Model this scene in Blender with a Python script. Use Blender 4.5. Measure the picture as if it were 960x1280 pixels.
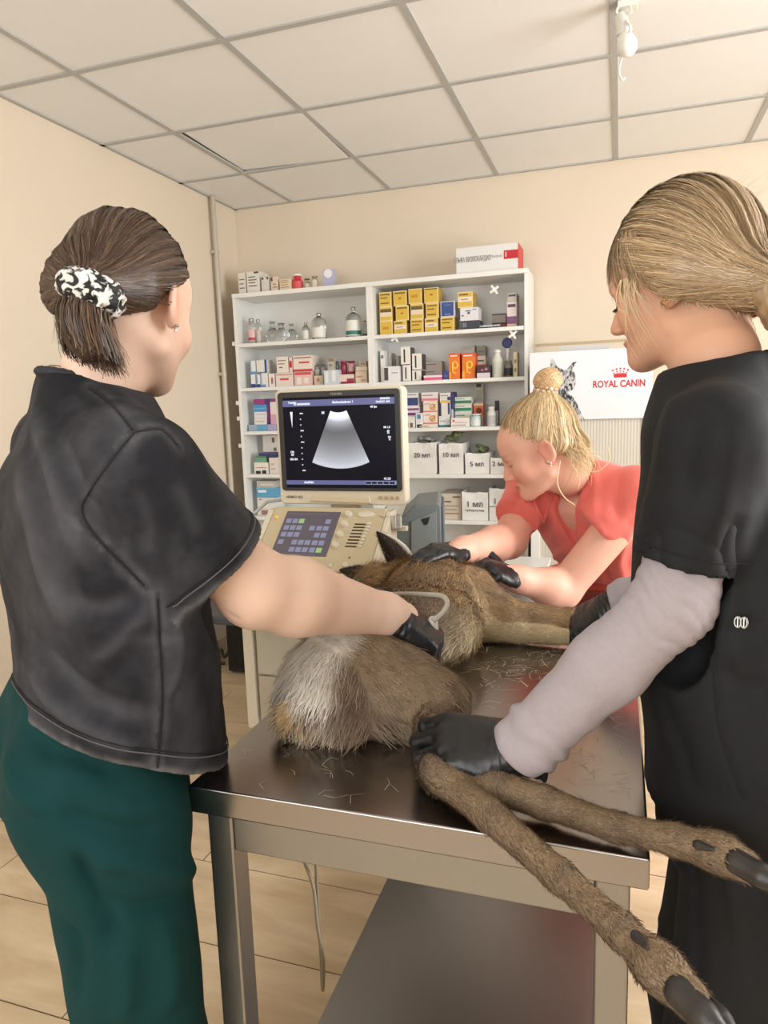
import bpy, bmesh, math, random
import numpy as np
from mathutils import Vector, Matrix
from mathutils.bvhtree import BVHTree

random.seed(7)
RNG = np.random.default_rng(7)
for o in list(bpy.data.objects):
    bpy.data.objects.remove(o)
SC = bpy.context.scene
COL = SC.collection
PI = math.pi

# ------------------------------------------------------------------ camera
FPX, YAW, PITCH, ROLL, CAMZ = 885.0, 0.3222, -0.152, -0.0325, 1.42
_f = np.array([-math.sin(YAW)*math.cos(PITCH), math.cos(YAW)*math.cos(PITCH), math.sin(PITCH)])
_r0 = np.array([math.cos(YAW), math.sin(YAW), 0.0])
_u0 = np.cross(_r0, _f)
_r = _r0*math.cos(ROLL) + _u0*math.sin(ROLL)
_u = -_r0*math.sin(ROLL) + _u0*math.cos(ROLL)
cam_d = bpy.data.cameras.new('camera')
cam = bpy.data.objects.new('camera', cam_d)
COL.objects.link(cam)
cam.matrix_world = Matrix(((_r[0], _u[0], -_f[0], 0), (_r[1], _u[1], -_f[1], 0), (_r[2], _u[2], -_f[2], CAMZ), (0, 0, 0, 1)))
cam_d.sensor_fit = 'HORIZONTAL'
cam_d.sensor_width = 36.0
cam_d.lens = 36.0*FPX/960.0
cam_d.clip_start = 0.05
SC.camera = cam

# ------------------------------------------------------------------ world, lights, exposure
SC.view_settings.view_transform = 'Standard'
SC.view_settings.look = 'None'
SC.view_settings.gamma = 1.0
SC.view_settings.use_curve_mapping = False
SC.view_settings.exposure = 0.14
SC.cycles.use_denoising = True
SC.cycles.max_bounces = 8
SC.cycles.transparent_max_bounces = 12
W = bpy.data.worlds.new('sky'); SC.world = W; W.use_nodes = True
W.node_tree.nodes['Background'].inputs[0].default_value = (0.75, 0.87, 1.0, 1)
W.node_tree.nodes['Background'].inputs[1].default_value = 1.5

def area(name, loc, target, sx, sy, power, col):
    l = bpy.data.lights.new(name, 'AREA'); l.shape = 'RECTANGLE'; l.size = sx; l.size_y = sy
    l.energy = power; l.color = col
    o = bpy.data.objects.new(name, l); COL.objects.link(o); o.location = loc
    d = Vector(target) - Vector(loc)
    o.rotation_euler = d.to_track_quat('-Z', 'Z').to_euler()
    return o
# daylight entering by the two windows behind and to the right of the viewer
area('daylight_right', (2.36, 1.6, 1.62), (-0.2, 1.75, 1.45), 2.0, 1.45, 104, (1.0, 0.985, 0.96))
area('daylight_rear', (-0.7, -1.96, 1.75), (-0.6, 2.0, 1.4), 2.4, 1.5, 44, (1.0, 0.97, 0.93))

# ------------------------------------------------------------------ authoring helpers
def ray(x, y):
    return _f + _r*(x-480.0)/FPX - _u*(y-640.0)/FPX
CAM = np.array([0.0, 0.0, CAMZ])
def at_depth(x, y, d): return CAM + ray(x, y)*d
def at_y(x, y, Y):
    q = ray(x, y); return CAM + q*(Y/q[1])
def at_z(x, y, z):
    q = ray(x, y); return CAM + q*((z-CAMZ)/q[2])

def lin(c):
    c = np.asarray(c, float)/255.0
    return np.where(c <= 0.04045, c/12.92, ((c+0.055)/1.055)**2.4)
def rgb(r, g, b): return tuple(float(v) for v in lin((r, g, b)))

MATS = {}
def mat(name, col=(0.8, 0.8, 0.8), rough=0.5, metal=0.0, bump=0.0, bscale=40.0, var=0.0, vscale=6.0, spec=0.5, attr=False,
        emit=None, estr=1.0, trans=0.0, coat=0.0, sheen=0.0, sss=0.0, aniso=0.0, stretch=(1, 1, 1), bdist=0.01, alpha=1.0):
    m = bpy.data.materials.new(name); m.use_nodes = True
    nt = m.node_tree; N = nt.nodes; L = nt.links
    b = N['Principled BSDF']
    b.inputs['Base Color'].default_value = (*col[:3], 1)
    b.inputs['Roughness'].default_value = rough
    b.inputs['Metallic'].default_value = metal
    b.inputs['Specular IOR Level'].default_value = spec
    b.inputs['Transmission Weight'].default_value = trans
    b.inputs['Coat Weight'].default_value = coat
    b.inputs['Sheen Weight'].default_value = sheen
    b.inputs['Alpha'].default_value = alpha
    if sss:
        b.inputs['Subsurface Weight'].default_value = sss
        b.inputs['Subsurface Radius'].default_value = (0.012, 0.005, 0.003)
        b.inputs['Subsurface Scale'].default_value = 1.0
    if emit:
        b.inputs['Emission Color'].default_value = (*emit[:3], 1); b.inputs['Emission Strength'].default_value = estr
    tc = N.new('ShaderNodeTexCoord'); mp = N.new('ShaderNodeMapping'); mp.inputs['Scale'].default_value = stretch
    L.new(tc.outputs['Object'], mp.inputs['Vector'])
    src = None
    if attr:
        a = N.new('ShaderNodeAttribute'); a.attribute_name = 'Col'; src = a.outputs['Color']
    if var:
        n = N.new('ShaderNodeTexNoise'); n.inputs['Scale'].default_value = vscale; n.inputs['Detail'].default_value = 6
        L.new(mp.outputs['Vector'], n.inputs['Vector'])
        r = N.new('ShaderNodeMapRange'); r.inputs['From Min'].default_value = 0.3; r.inputs['From Max'].default_value = 0.7
        r.inputs['To Min'].default_value = 1-var; r.inputs['To Max'].default_value = 1+var
        L.new(n.outputs['Fac'], r.inputs['Value'])
        x = N.new('ShaderNodeVectorMath'); x.operation = 'SCALE'
        if src is None:
            c = N.new('ShaderNodeRGB'); c.outputs[0].default_value = (*col[:3], 1); src = c.outputs[0]
        L.new(src, x.inputs[0]); L.new(r.outputs['Result'], x.inputs['Scale']); src = x.outputs[0]
    if src is not None: L.new(src, b.inputs['Base Color'])
    if bump:
        n = N.new('ShaderNodeTexNoise'); n.inputs['Scale'].default_value = bscale; n.inputs['Detail'].default_value = 5
        L.new(mp.outputs['Vector'], n.inputs['Vector'])
        bp = N.new('ShaderNodeBump'); bp.inputs['Strength'].default_value = bump; bp.inputs['Distance'].default_value = bdist
        L.new(n.outputs['Fac'], bp.inputs['Height']); L.new(bp.outputs['Normal'], b.inputs['Normal'])
    m.diffuse_color = (*col[:3], 1)
    MATS[name] = m
    return m
_pm = {}
def paint(r, g, b, rough=0.5, **k):
    key = (r, g, b, rough, tuple(sorted(k.items())))
    if key not in _pm:
        _pm[key] = mat('paint_%d_%d_%d' % (r, g, b), rgb(r, g, b), rough, **k)
    return _pm[key]

def base_of(o):
    p = Vector((0, 0, 0))
    while o is not None:
        p += o.location; o = o.parent
    return p
def thing(name, label, cat, loc=(0, 0, 0), group=None):
    o = bpy.data.objects.new(name, None); COL.objects.link(o)
    o.empty_display_size = 0.05
    o.location = [float(v) for v in loc]; o['label'] = label; o['category'] = cat
    if group: o['group'] = group
    return o
def tag(o, label, cat, group=None):
    o['label'] = label; o['category'] = cat
    if group: o['group'] = group
    return o
def finish(name, me, m, parent, kind=None, base=None):
    if m is not None:
        for q in (m if isinstance(m, (list, tuple)) else [m]): me.materials.append(q)
    o = bpy.data.objects.new(name, me); COL.objects.link(o)
    if parent is not None:
        me.transform(Matrix.Translation(-base_of(parent))); o.parent = parent
    elif base is not None:
        me.transform(Matrix.Translation(-Vector(base))); o.location = base
    if kind: o['kind'] = kind
    return o
def obj(name, bm, m, parent=None, bevel=0.0, smooth=False, kind=None, segs=2, base=None, local=False):
    me = bpy.data.meshes.new(name)
    bmesh.ops.recalc_face_normals(bm, faces=bm.faces)
    bm.to_mesh(me); bm.free()
    if local and parent is not None: me.transform(Matrix.Translation(base_of(parent)))
    o = finish(name, me, m, parent, kind, base)
    if bevel:
        md = o.modifiers.new('bevel', 'BEVEL'); md.width = bevel; md.segments = segs; md.limit_method = 'ANGLE'; md.angle_limit = 0.6
        md.harden_normals = True
        smooth = True
    if smooth:
        for p in me.polygons: p.use_smooth = True
        if bevel == 0:
            try: me.set_sharp_from_angle(angle=0.9)
            except Exception: pass
    return o
def nb(): return bmesh.new()
def box(bm, lo, hi, M=None, mi=0):
    (x0, y0, z0), (x1, y1, z1) = lo, hi
    v = [bm.verts.new(p) for p in ((x0,y0,z0),(x1,y0,z0),(x1,y1,z0),(x0,y1,z0),(x0,y0,z1),(x1,y0,z1),(x1,y1,z1),(x0,y1,z1))]
    if M is not None:
        for q in v: q.co = M @ q.co
    for f in ((0,3,2,1),(4,5,6,7),(0,1,5,4),(1,2,6,5),(2,3,7,6),(3,0,4,7)):
        bm.faces.new([v[i] for i in f]).material_index = mi
    return bm
def lathe(bm, prof, c=(0, 0, 0), n=20, M=None):
    rings = []
    for r, z in prof:
        rings.append([bm.verts.new((c[0]+r*math.cos(2*PI*i/n), c[1]+r*math.sin(2*PI*i/n), c[2]+z)) for i in range(n)])
    for a, b in zip(rings, rings[1:]):
        for i in range(n): bm.faces.new((a[i], a[(i+1) % n], b[(i+1) % n], b[i]))
    bm.faces.new(rings[0][::-1]); bm.faces.new(rings[-1])
    if M is not None:
        for rg in rings:
            for v in rg: v.co = M @ v.co
    return bm
def catmull(P, n=8):
    P = [np.asarray(p, float) for p in P]
    Q = [2*P[0]-P[1]] + P + [2*P[-1]-P[-2]]
    out = []
    for i in range(1, len(Q)-2):
        for k in range(n):
            t = k/n
            a, b, c, d = Q[i-1], Q[i], Q[i+1], Q[i+2]
            out.append(0.5*((2*b)+(c-a)*t+(2*a-5*b+4*c-d)*t*t+(3*b-a-3*c+d)*t**3))
    out.append(P[-1])
    return np.array(out)
def tube(bm, pts, r, n=8, closed=False):
    pts = [Vector([float(q) for q in p]) for p in pts]
    m = len(pts); rings = []
    rr = r if hasattr(r, '__len__') else [r]*m
    up = Vector((0, 0, 1)); prev = None
    for i, p in enumerate(pts):
        t = (pts[(i+1) % m] if (closed or i < m-1) else p) - (pts[i-1] if (closed or i > 0) else p)
        if t.length < 1e-9: t = Vector((0, 0, 1))
        t.normalize()
        if prev is None:
            a = t.orthogonal().normalized()
        else:
            a = (prev - t*prev.dot(t))
            a = a.normalized() if a.length > 1e-6 else t.orthogonal().normalized()
        prev = a; b = t.cross(a)
        rings.append([bm.verts.new(p + (a*math.cos(2*PI*k/n)+b*math.sin(2*PI*k/n))*rr[i]) for k in range(n)])
    for i in range(m if closed else m-1):
        A, B = rings[i], rings[(i+1) % m]
        for k in range(n): bm.faces.new((A[k], A[(k+1) % n], B[(k+1) % n], B[k]))
    if not closed:
        bm.faces.new(rings[0][::-1]); bm.faces.new(rings[-1])
    return bm
def prism(bm, poly, depth, M=None):
    """poly: 2-D outline in local x/z; extruded along +y by depth"""
    a = [bm.verts.new((p[0], 0, p[1])) for p in poly]; b = [bm.verts.new((p[0], depth, p[1])) for p in poly]
    if M is not None:
        for v in a+b: v.co = M @ v.co
    bm.faces.new(a); bm.faces.new(b[::-1])
    n = len(poly)
    for i in range(n): bm.faces.new((a[i], b[i], b[(i+1) % n], a[(i+1) % n]))
    return bm
def roundrect(x0, z0, x1, z1, r, n=5):
    out = []
    for cx, cz, a0 in ((x1-r, z1-r, 0), (x0+r, z1-r, 90), (x0+r, z0+r, 180), (x1-r, z0+r, 270)):
        for k in range(n+1):
            a = math.radians(a0+90*k/n); out.append((cx+r*math.cos(a), cz+r*math.sin(a)))
    return out
def text(name, s, size, M, m, parent, bold=0.0, depth=0.0004, align='CENTER', sx=1.0):
    """lettering lying in local x/z of M, reading along +x, seen from -y"""
    cu = bpy.data.curves.new(name, 'FONT'); cu.body = s; cu.size = size; cu.extrude = depth; cu.offset = bold
    cu.align_x = align; cu.align_y = 'CENTER'; cu.resolution_u = 3
    t = bpy.data.objects.new('tmp_text', cu); COL.objects.link(t)
    dg = bpy.context.evaluated_depsgraph_get()
    me = bpy.data.meshes.new_from_object(t.evaluated_get(dg))
    bpy.data.objects.remove(t); bpy.data.curves.remove(cu)
    me.transform(M @ Matrix.Rotation(PI/2, 4, 'X') @ Matrix.Diagonal((sx, 1, 1, 1)))
    me.materials.clear()
    return finish(name, me, m, parent)

# ------------------------------------------------------------------ smooth-blend volume modelling (numpy signed distances)
def _h(ix, iy, iz, seed):
    n = (ix*374761393 + iy*668265263 + iz*2147483647 + seed*144665) & 0xFFFFFFFF
    n = ((n ^ (n >> 13))*1274126177) & 0xFFFFFFFF
    return ((n ^ (n >> 16)) & 0xFFFF)/65535.0
def vnoise(P, seed=0):
    P = np.asarray(P, float); i = np.floor(P).astype(np.int64); f = P-i; f = f*f*(3-2*f)
    r = 0
    for dx in (0, 1):
        for dy in (0, 1):
            for dz in (0, 1):
                w = (f[:, 0] if dx else 1-f[:, 0])*(f[:, 1] if dy else 1-f[:, 1])*(f[:, 2] if dz else 1-f[:, 2])
                r = r + w*_h(i[:, 0]+dx, i[:, 1]+dy, i[:, 2]+dz, seed)
    return r*2-1
def fbm(P, oct=3, seed=0):
    s = 0; a = 1.0; P = np.asarray(P, float)
    for k in range(oct):
        s = s + a*vnoise(P*(2.03**k), seed+k*17); a *= 0.5
    return s
def nz(v):
    v = np.asarray(v, float); return v/np.linalg.norm(v)
def smin(a, b, k):
    if k <= 0: return np.minimum(a, b)
    h = np.clip(0.5+0.5*(b-a)/k, 0, 1)
    return b*(1-h)+a*h-k*h*(1-h)
class Vol:
    def __init__(s, lo, hi, h):
        s.lo = np.array(lo, float); s.h = h
        s.n = np.ceil((np.array(hi)-s.lo)/h).astype(int)+1
        s.d = np.full(s.n, 9.0, np.float32)
    def _blk(s, lo, hi):
        a = np.clip(np.floor((lo-s.lo)/s.h).astype(int), 0, s.n); b = np.clip(np.ceil((hi-s.lo)/s.h).astype(int)+1, 0, s.n)
        if (b <= a).any(): return None, None
        ax = [s.lo[i]+s.h*np.arange(a[i], b[i]) for i in range(3)]
        P = np.stack(np.meshgrid(*ax, indexing='ij'), -1).astype(np.float32)
        return (slice(a[0], b[0]), slice(a[1], b[1]), slice(a[2], b[2])), P
    def put(s, fn, lo, hi, k=0.0, op='u'):
        mg = k+3*s.h
        sl, P = s._blk(np.asarray(lo, float)-mg, np.asarray(hi, float)+mg)
        if sl is None: return s
        d = fn(P); old = s.d[sl]
        if op == 'u': s.d[sl] = smin(old, d, k)
        else: s.d[sl] = -smin(-old, d, k)          # subtract
        return s
    def cap(s, a, b, ra, rb=None, k=0.02, op='u', flat=None, stop=False):
        """tapered capsule; flat=(axis, factor) squashes it across that axis"""
        a = np.asarray(a, float); b = np.asarray(b, float); rb = ra if rb is None else rb
        R = max(ra, rb)
        def fn(P):
            ba = b-a; pa = P-a; L2 = max(ba@ba, 1e-12)
            t = np.clip((pa@ba)/L2, 0, 1)
            q = pa-t[..., None]*ba
            if flat is not None:
                ax = nz(flat[0]); c = q@ax; q = q+(c*(1/flat[1]-1))[..., None]*ax
            d = np.sqrt((q*q).sum(-1))-(ra+(rb-ra)*t)
            return -smin(-d, -(pa-ba)@nz(ba), .004) if stop else d
        return s.put(fn, np.minimum(a, b)-R, np.maximum(a, b)+R, k, op)
    def chain(s, pts, rad, k=0.02, flat=None, stop=False):
        for i in range(len(pts)-1): s.cap(pts[i], pts[i+1], rad[i], rad[i+1], k, flat=flat, stop=stop and i == len(pts)-2)
        return s
    def ell(s, c, r, R=None, k=0.02, op='u'):
        c = np.asarray(c, float); r = np.asarray(r, float); R = np.eye(3) if R is None else np.asarray(R)
        m = r.max()
        def fn(P):
            q = (P-c)@R
            k0 = np.sqrt(((q/r)**2).sum(-1)); k1 = np.sqrt(((q/(r*r))**2).sum(-1))
            return k0*(k0-1)/np.maximum(k1, 1e-9)
        return s.put(fn, c-m, c+m, k, op)
    def loft(s, nodes, e1, e2, up, k=0.02, n=2.3, op='u', capr=0.02, dens=4):
        """nodes: (centre xyz, r1, r2); elliptical sections across `up`"""
        C = catmull([q[0] for q in nodes], dens); R = catmull([np.array([q[1], q[2], 0]) for q in nodes], dens)
        up = nz(up); e1 = nz(e1); e2 = nz(e2)
        t = C@up; o = np.argsort(t); t = t[o]; C = C[o]; R = R[o]
        c1 = C@e1; c2 = C@e2
        m = R.max()
        def fn(P):
            h = P@up
            x = (P@e1-np.interp(h, t, c1)); y = (P@e2-np.interp(h, t, c2))
            r1 = np.interp(h, t, R[:, 0]); r2 = np.interp(h, t, R[:, 1])
            q = (np.abs(x/r1)**n+np.abs(y/r2)**n)**(1/n)
            d = (q-1)*np.minimum(r1, r2)
            return -smin(-d, -np.maximum(t[0]-h, h-t[-1]), capr)
        return s.put(fn, C.min(0)-m, C.max(0)+m, k, op)
    def cut(s, p, nrm, k=0.004):
        """remove everything on the +nrm side of the plane"""
        nrm = nz(nrm); p = np.asarray(p, float)
        sl, P = s._blk(s.lo, s.lo+s.h*s.n)
        s.d[sl] = -smin(-s.d[sl], -((P-p)@nrm).astype(np.float32), k)
        return s
    def mesh(s, smooth=2):
        d = s.d; inside = d < 0
        # pad so that the surface closes
        d = np.pad(d, 1, constant_values=0.5*s.h); inside = np.pad(inside, 1)
        n = np.array(d.shape)
        cs = [inside[i:n[0]-1+i, j:n[1]-1+j, k:n[2]-1+k] for i in (0, 1) for j in (0, 1) for k in (0, 1)]
        sm = np.zeros(cs[0].shape, np.int8)
        for c in cs: sm += c
        act = (sm > 0) & (sm < 8)
        idx = np.full(act.shape, -1, np.int64); A = np.argwhere(act); idx[act] = np.arange(len(A))
        acc = np.zeros((len(A), 3)); cnt = np.zeros(len(A))
        V = np.stack([d[A[:, 0]+i, A[:, 1]+j, A[:, 2]+k] for i in (0, 1) for j in (0, 1) for k in (0, 1)], 1)
        co = np.array([(i, j, k) for i in (0, 1) for j in (0, 1) for k in (0, 1)], float)
        for p in range(8):
            for q in range(p+1, 8):
                if abs(co[p]-co[q]).sum() != 1: continue
                a, b = V[:, p], V[:, q]; x = (a < 0) != (b < 0)
                t = np.where(x, a/np.where(x, a-b, 1), 0)
                acc[x] += (co[p]+(co[q]-co[p])*t[:, None])[x]; cnt[x] += 1
        verts = s.lo+s.h*(A+acc/cnt[:, None]-1)
        F = []
        for ax in range(3):
            u, v = (ax+1) % 3, (ax+2) % 3
            s0 = [slice(1, -1)]*3; s0[ax] = slice(0, -1); s1 = list(s0); s1[ax] = slice(1, None)
            a = inside[tuple(s0)]; b = inside[tuple(s1)]
            E = np.argwhere(a != b); off = np.array([1, 1, 1]); off[ax] = 0; E0 = E+off
            if len(E0) == 0: continue
            sgn = inside[E0[:, 0], E0[:, 1], E0[:, 2]]
            du = np.zeros(3, int); du[u] = 1; dv = np.zeros(3, int); dv[v] = 1
            q = [E0-du-dv, E0-dv, E0, E0-du]
            f = np.stack([idx[c[:, 0], c[:, 1], c[:, 2]] for c in q], 1)
            f[~sgn] = f[~sgn][:, ::-1]
            F.append(f)
        F = np.concatenate(F)
        F = F[(F >= 0).all(1)]
        return relax(verts, F, smooth), F
def relax(v, F, it=2, lam=0.5):
    if it <= 0: return v
    E = np.concatenate([F[:, [0, 1]], F[:, [1, 2]], F[:, [2, 3]], F[:, [3, 0]]])
    for _ in range(it):
        a = np.zeros_like(v); c = np.zeros(len(v))
        for i, j in ((0, 1), (1, 0)):
            for ax in range(3): a[:, ax] += np.bincount(E[:, i], v[E[:, j], ax], len(v))
            c += np.bincount(E[:, i], minlength=len(v))
        v = v+lam*(a/np.maximum(c, 1)[:, None]-v)
    return v
def normals(v, F):
    n = np.cross(v[F[:, 2]]-v[F[:, 0]], v[F[:, 3]]-v[F[:, 1]])
    o = np.zeros_like(v)
    for k in range(4):
        for ax in range(3): o[:, ax] += np.bincount(F[:, k], n[:, ax], len(v))
    return o/np.maximum(np.linalg.norm(o, axis=1), 1e-12)[:, None]
def raw_mesh(name, v, F, col=None):
    me = bpy.data.meshes.new(name)
    F = np.asarray(F); k = F.shape[1]
    me.vertices.add(len(v)); me.vertices.foreach_set('co', np.asarray(v, np.float32).ravel())
    me.loops.add(F.size); me.loops.foreach_set('vertex_index', F.astype(np.int32).ravel())
    me.polygons.add(len(F)); me.polygons.foreach_set('loop_start', np.arange(0, F.size, k, dtype=np.int32))
    me.polygons.foreach_set('loop_total', np.full(len(F), k, np.int32))
    me.polygons.foreach_set('use_smooth', np.ones(len(F), bool))
    me.update(calc_edges=True); me.validate()
    if col is not None:
        a = me.color_attributes.new('Col', 'FLOAT_COLOR', 'POINT')
        c = np.ones((len(v), 4), np.float32); c[:, :3] = col
        a.data.foreach_set('color', c.ravel())
    return me
def skin(name, vf, m, parent, col=None, kind=None, base=None):
    v, F = vf
    return finish(name, raw_mesh(name, v, F, col), m, parent, kind, base)
def ribbons(name, paths, width, m, parent, cols=None, outward=None, kind=None, taper=0.25, base=None):
    """paths (N,M,3): thin hair strands as flat strips facing `outward` (N,M,3)"""
    P = np.asarray(paths, float); N, M, _ = P.shape
    T = np.gradient(P, axis=1); T /= np.maximum(np.linalg.norm(T, axis=2), 1e-9)[..., None]
    O = np.asarray(outward, float) if outward is not None else np.broadcast_to(np.array([0.3, -0.8, 0.5]), P.shape)
    S = np.cross(T, O); S /= np.maximum(np.linalg.norm(S, axis=2), 1e-9)[..., None]
    w = np.broadcast_to(np.asarray(width, float).reshape(-1, 1), (N, 1))*np.linspace(1, taper, M)[None]*0.5
    A = P-S*w[..., None]; B = P+S*w[..., None]
    v = np.stack([A, B], 2).reshape(-1, 3)
    i = (np.arange(N)[:, None]*M+np.arange(M-1)[None]).ravel()*2
    F = np.stack([i, i+1, i+3, i+2], 1)
    c = None
    if cols is not None:
        c = np.asarray(cols, float)
        if c.ndim == 2: c = np.broadcast_to(c[:, None, :], (N, M, 3))
        c = np.repeat(c.reshape(-1, 3), 2, axis=0)
    return finish(name, raw_mesh(name, v, F, c), m, parent, kind, base)
# ------------------------------------------------------------------ the room
CEIL = 2.60; XL, XR, YB, YF = -2.22, 2.40, 4.0, -2.0
M_wall = mat('wall_paint', rgb(222, 208, 188), 0.75, bump=0.05, bscale=220, var=0.02, vscale=2)
M_ceil = mat('ceiling_panel', rgb(240, 240, 238), 0.85, bump=0.10, bscale=500, var=0.012, vscale=3)
M_grid = mat('ceiling_grid_metal', rgb(180, 180, 176), 0.5, spec=0.4)
M_white = mat('white_laminate', rgb(232, 232, 228), 0.35, var=0.01)
M_whitem = mat('white_metal', rgb(230, 230, 226), 0.4)
M_ss = None

def floor_mat():
    m = bpy.data.materials.new('floor_tile'); m.use_nodes = True
    nt = m.node_tree; N = nt.nodes; L = nt.links; b = N['Principled BSDF']
    tc = N.new('ShaderNodeTexCoord'); mp = N.new('ShaderNodeMapping'); mp.inputs['Scale'].default_value = (0.8, 3.6, 1)
    L.new(tc.outputs['Object'], mp.inputs['Vector'])
    n = N.new('ShaderNodeTexNoise'); n.inputs['Scale'].default_value = 2.4; n.inputs['Detail'].default_value = 9; n.inputs['Roughness'].default_value = 0.62
    n.inputs['Distortion'].default_value = 0.5
    L.new(mp.outputs['Vector'], n.inputs['Vector'])
    r = N.new('ShaderNodeValToRGB')
    r.color_ramp.elements[0].position = 0.30; r.color_ramp.elements[0].color = (*rgb(186, 162, 128), 1)
    r.color_ramp.elements[1].position = 0.70; r.color_ramp.elements[1].color = (*rgb(226, 206, 174), 1)
    L.new(n.outputs['Fac'], r.inputs['Fac'])
    L.new(r.outputs['Color'], b.inputs['Base Color']); b.inputs['Roughness'].default_value = 0.32
    return m
M_floor = floor_mat()
M_grout = mat('floor_grout', rgb(96, 72, 54), 0.9)
bm = nb(); box(bm, (XL, YF, -0.06), (XR, YB, -0.002)); fl = obj('floor', bm, M_grout, kind='structure')
# floor tiles of the floor surface: rows along Y, staggered joints
bm = nb()
rows = [1.765-0.305*k for k in range(-8, 13)]
xoff = [-1.842, -1.235]
for i, y1 in enumerate(rows):
    y0 = y1-0.305
    if y1 < YF or y0 > YB: continue
    y0, y1c = max(y0, YF), min(y1, YB)
    x = -1.842-0.607*(i % 2)*1.0-0.607*2
    while x < XR:
        a, bb = max(x, XL), min(x+1.214, XR)
        if bb > a+0.01: box(bm, (a+0.0022, y0+0.0022, -0.01), (bb-0.0022, y1c-0.0022, 0.0))
        x += 1.214
obj('floor_tiling', bm, M_floor, parent=fl, kind='structure')

bm = nb(); box(bm, (XL-0.1, YB, -0.06), (XR+0.1, YB+0.1, CEIL+0.12)); obj('wall_back', bm, M_wall, kind='structure')
bm = nb(); box(bm, (XL-0.1, YF, -0.06), (XL, YB, CEIL+0.12)); obj('wall_left', bm, M_wall, kind='structure')
def holed_wall(name, axis, pos, thick, a0, a1, h0, h1, z0, z1):
    bm = nb()
    def bx(u0, u1, w0, w1):
        if axis == 'x': box(bm, (pos, u0, w0), (pos+thick, u1, w1))
        else: box(bm, (u0, pos, w0), (u1, pos+thick, w1))
    bx(a0, h0, -0.06, CEIL+0.12); bx(h1, a1, -0.06, CEIL+0.12); bx(h0, h1, -0.06, z0); bx(h0, h1, z1, CEIL+0.12)
    return obj(name, bm, M_wall, kind='structure')
holed_wall('wall_right', 'x', XR, 0.1, YF, YB, 0.55, 2.65, 0.85, 2.4)
holed_wall('wall_front', 'y', YF-0.1, 0.1, XL-0.1, XR+0.1, -1.95, 0.55, 0.95, 2.55)
def win(name, lo, hi, axis):
    bm = nb(); t = 0.05
    a0, a1, z0, z1 = lo[0], hi[0], lo[1], hi[1]
    def bx(u0, u1, w0, w1):
        if axis == 'x': box(bm, (XR+0.03, u0, w0), (XR+0.08, u1, w1))
        else: box(bm, (u0, YF-0.08, w0), (u1, YF-0.03, w1))
    bx(a0, a1, z0, z0+t); bx(a0, a1, z1-t, z1); bx(a0, a0+t, z0+t, z1-t); bx(a1-t, a1, z0+t, z1-t)
    c = (a0+a1)/2; bx(c-t/2, c+t/2, z0+t, z1-t)
    obj(name, bm, M_whitem, kind='structure')
win('window_1', (0.55, 0.85), (2.65, 2.4), 'x'); win('window_2', (-1.95, 0.95), (0.55, 2.55), 'y')

# ceiling: slab, panels and T-bar grid
bm = nb(); box(bm, (XL-0.1, YF-0.1, CEIL+0.03), (XR+0.1, YB+0.1, CEIL+0.12)); ce = obj('ceiling', bm, M_ceil, kind='structure')
GX, GY = -1.2385, 3.425
bmp = nb(); bmg = nb(); bml = nb()
xs = [GX+0.6*k for k in range(-2, 8)]; ys = [GY-0.6*k for k in range(-1, 10)]
for x0 in xs:
    for y0 in ys:
        a, b_, c, d = max(x0, XL), min(x0+0.6, XR), max(y0, YF), min(y0+0.6, YB)
        if b_ <= a+0.02 or d <= c+0.02: continue
        if abs(x0-(GX-0.6)) < 0.01 and abs(y0-(GY-0.6)) < 0.01:
            # the one loose panel, sitting crooked in its frame
            Mt = Matrix.Translation((a+0.3, c+0.3, CEIL+0.012)) @ Matrix.Rotation(math.radians(1.5), 4, 'Z') @ Matrix.Rotation(math.radians(1.2), 4, 'Y')
            box(bml, (-0.283, -0.283, -0.008), (0.283, 0.283, 0.008), Mt); continue
        box(bmp, (a+0.006, c+0.006, CEIL+0.004), (b_-0.006, d-0.006, CEIL+0.02))
for x in xs:
    if XL < x < XR: box(bmg, (x-0.012, YF, CEIL-0.001), (x+0.012, YB, CEIL+0.006))
for y in ys:
    if YF < y < YB: box(bmg, (XL, y-0.012, CEIL-0.002), (XR, y+0.012, CEIL+0.005))
for lo, hi in (((XL, YB-0.02, CEIL-0.002), (XR, YB, CEIL+0.006)), ((XL, YF, CEIL-0.002), (XL+0.02, YB, CEIL+0.006)), ((XR-0.02, YF, CEIL-0.002), (XR, YB, CEIL+0.006))):
    box(bmg, lo, hi)
obj('ceiling_panels', bmp, M_ceil, parent=ce, kind='structure')
obj('loose_panel', bml, M_ceil, parent=ce, kind='structure')
obj('ceiling_grid', bmg, M_grid, parent=ce, kind='structure')
M_base = mat('baseboard_tile', rgb(196, 176, 146), 0.4)
bm = nb(); box(bm, (XL, YF, 0), (XL+0.012, YB, 0.08)); obj('baseboard_left', bm, M_base, kind='structure')
bm = nb(); box(bm, (XL+0.012, YB-0.012, 0), (XR, YB, 0.08)); obj('baseboard_back', bm, M_base, kind='structure')
bm = nb(); box(bm, (-0.43, YB-0.006, 1.70), (0.35, YB, 1.712)); obj('trim_1', bm, mat('trim_tan', rgb(190, 170, 138), 0.7), kind='structure')  # thin trim ridge on the back wall, a darker tan than the wall

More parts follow.
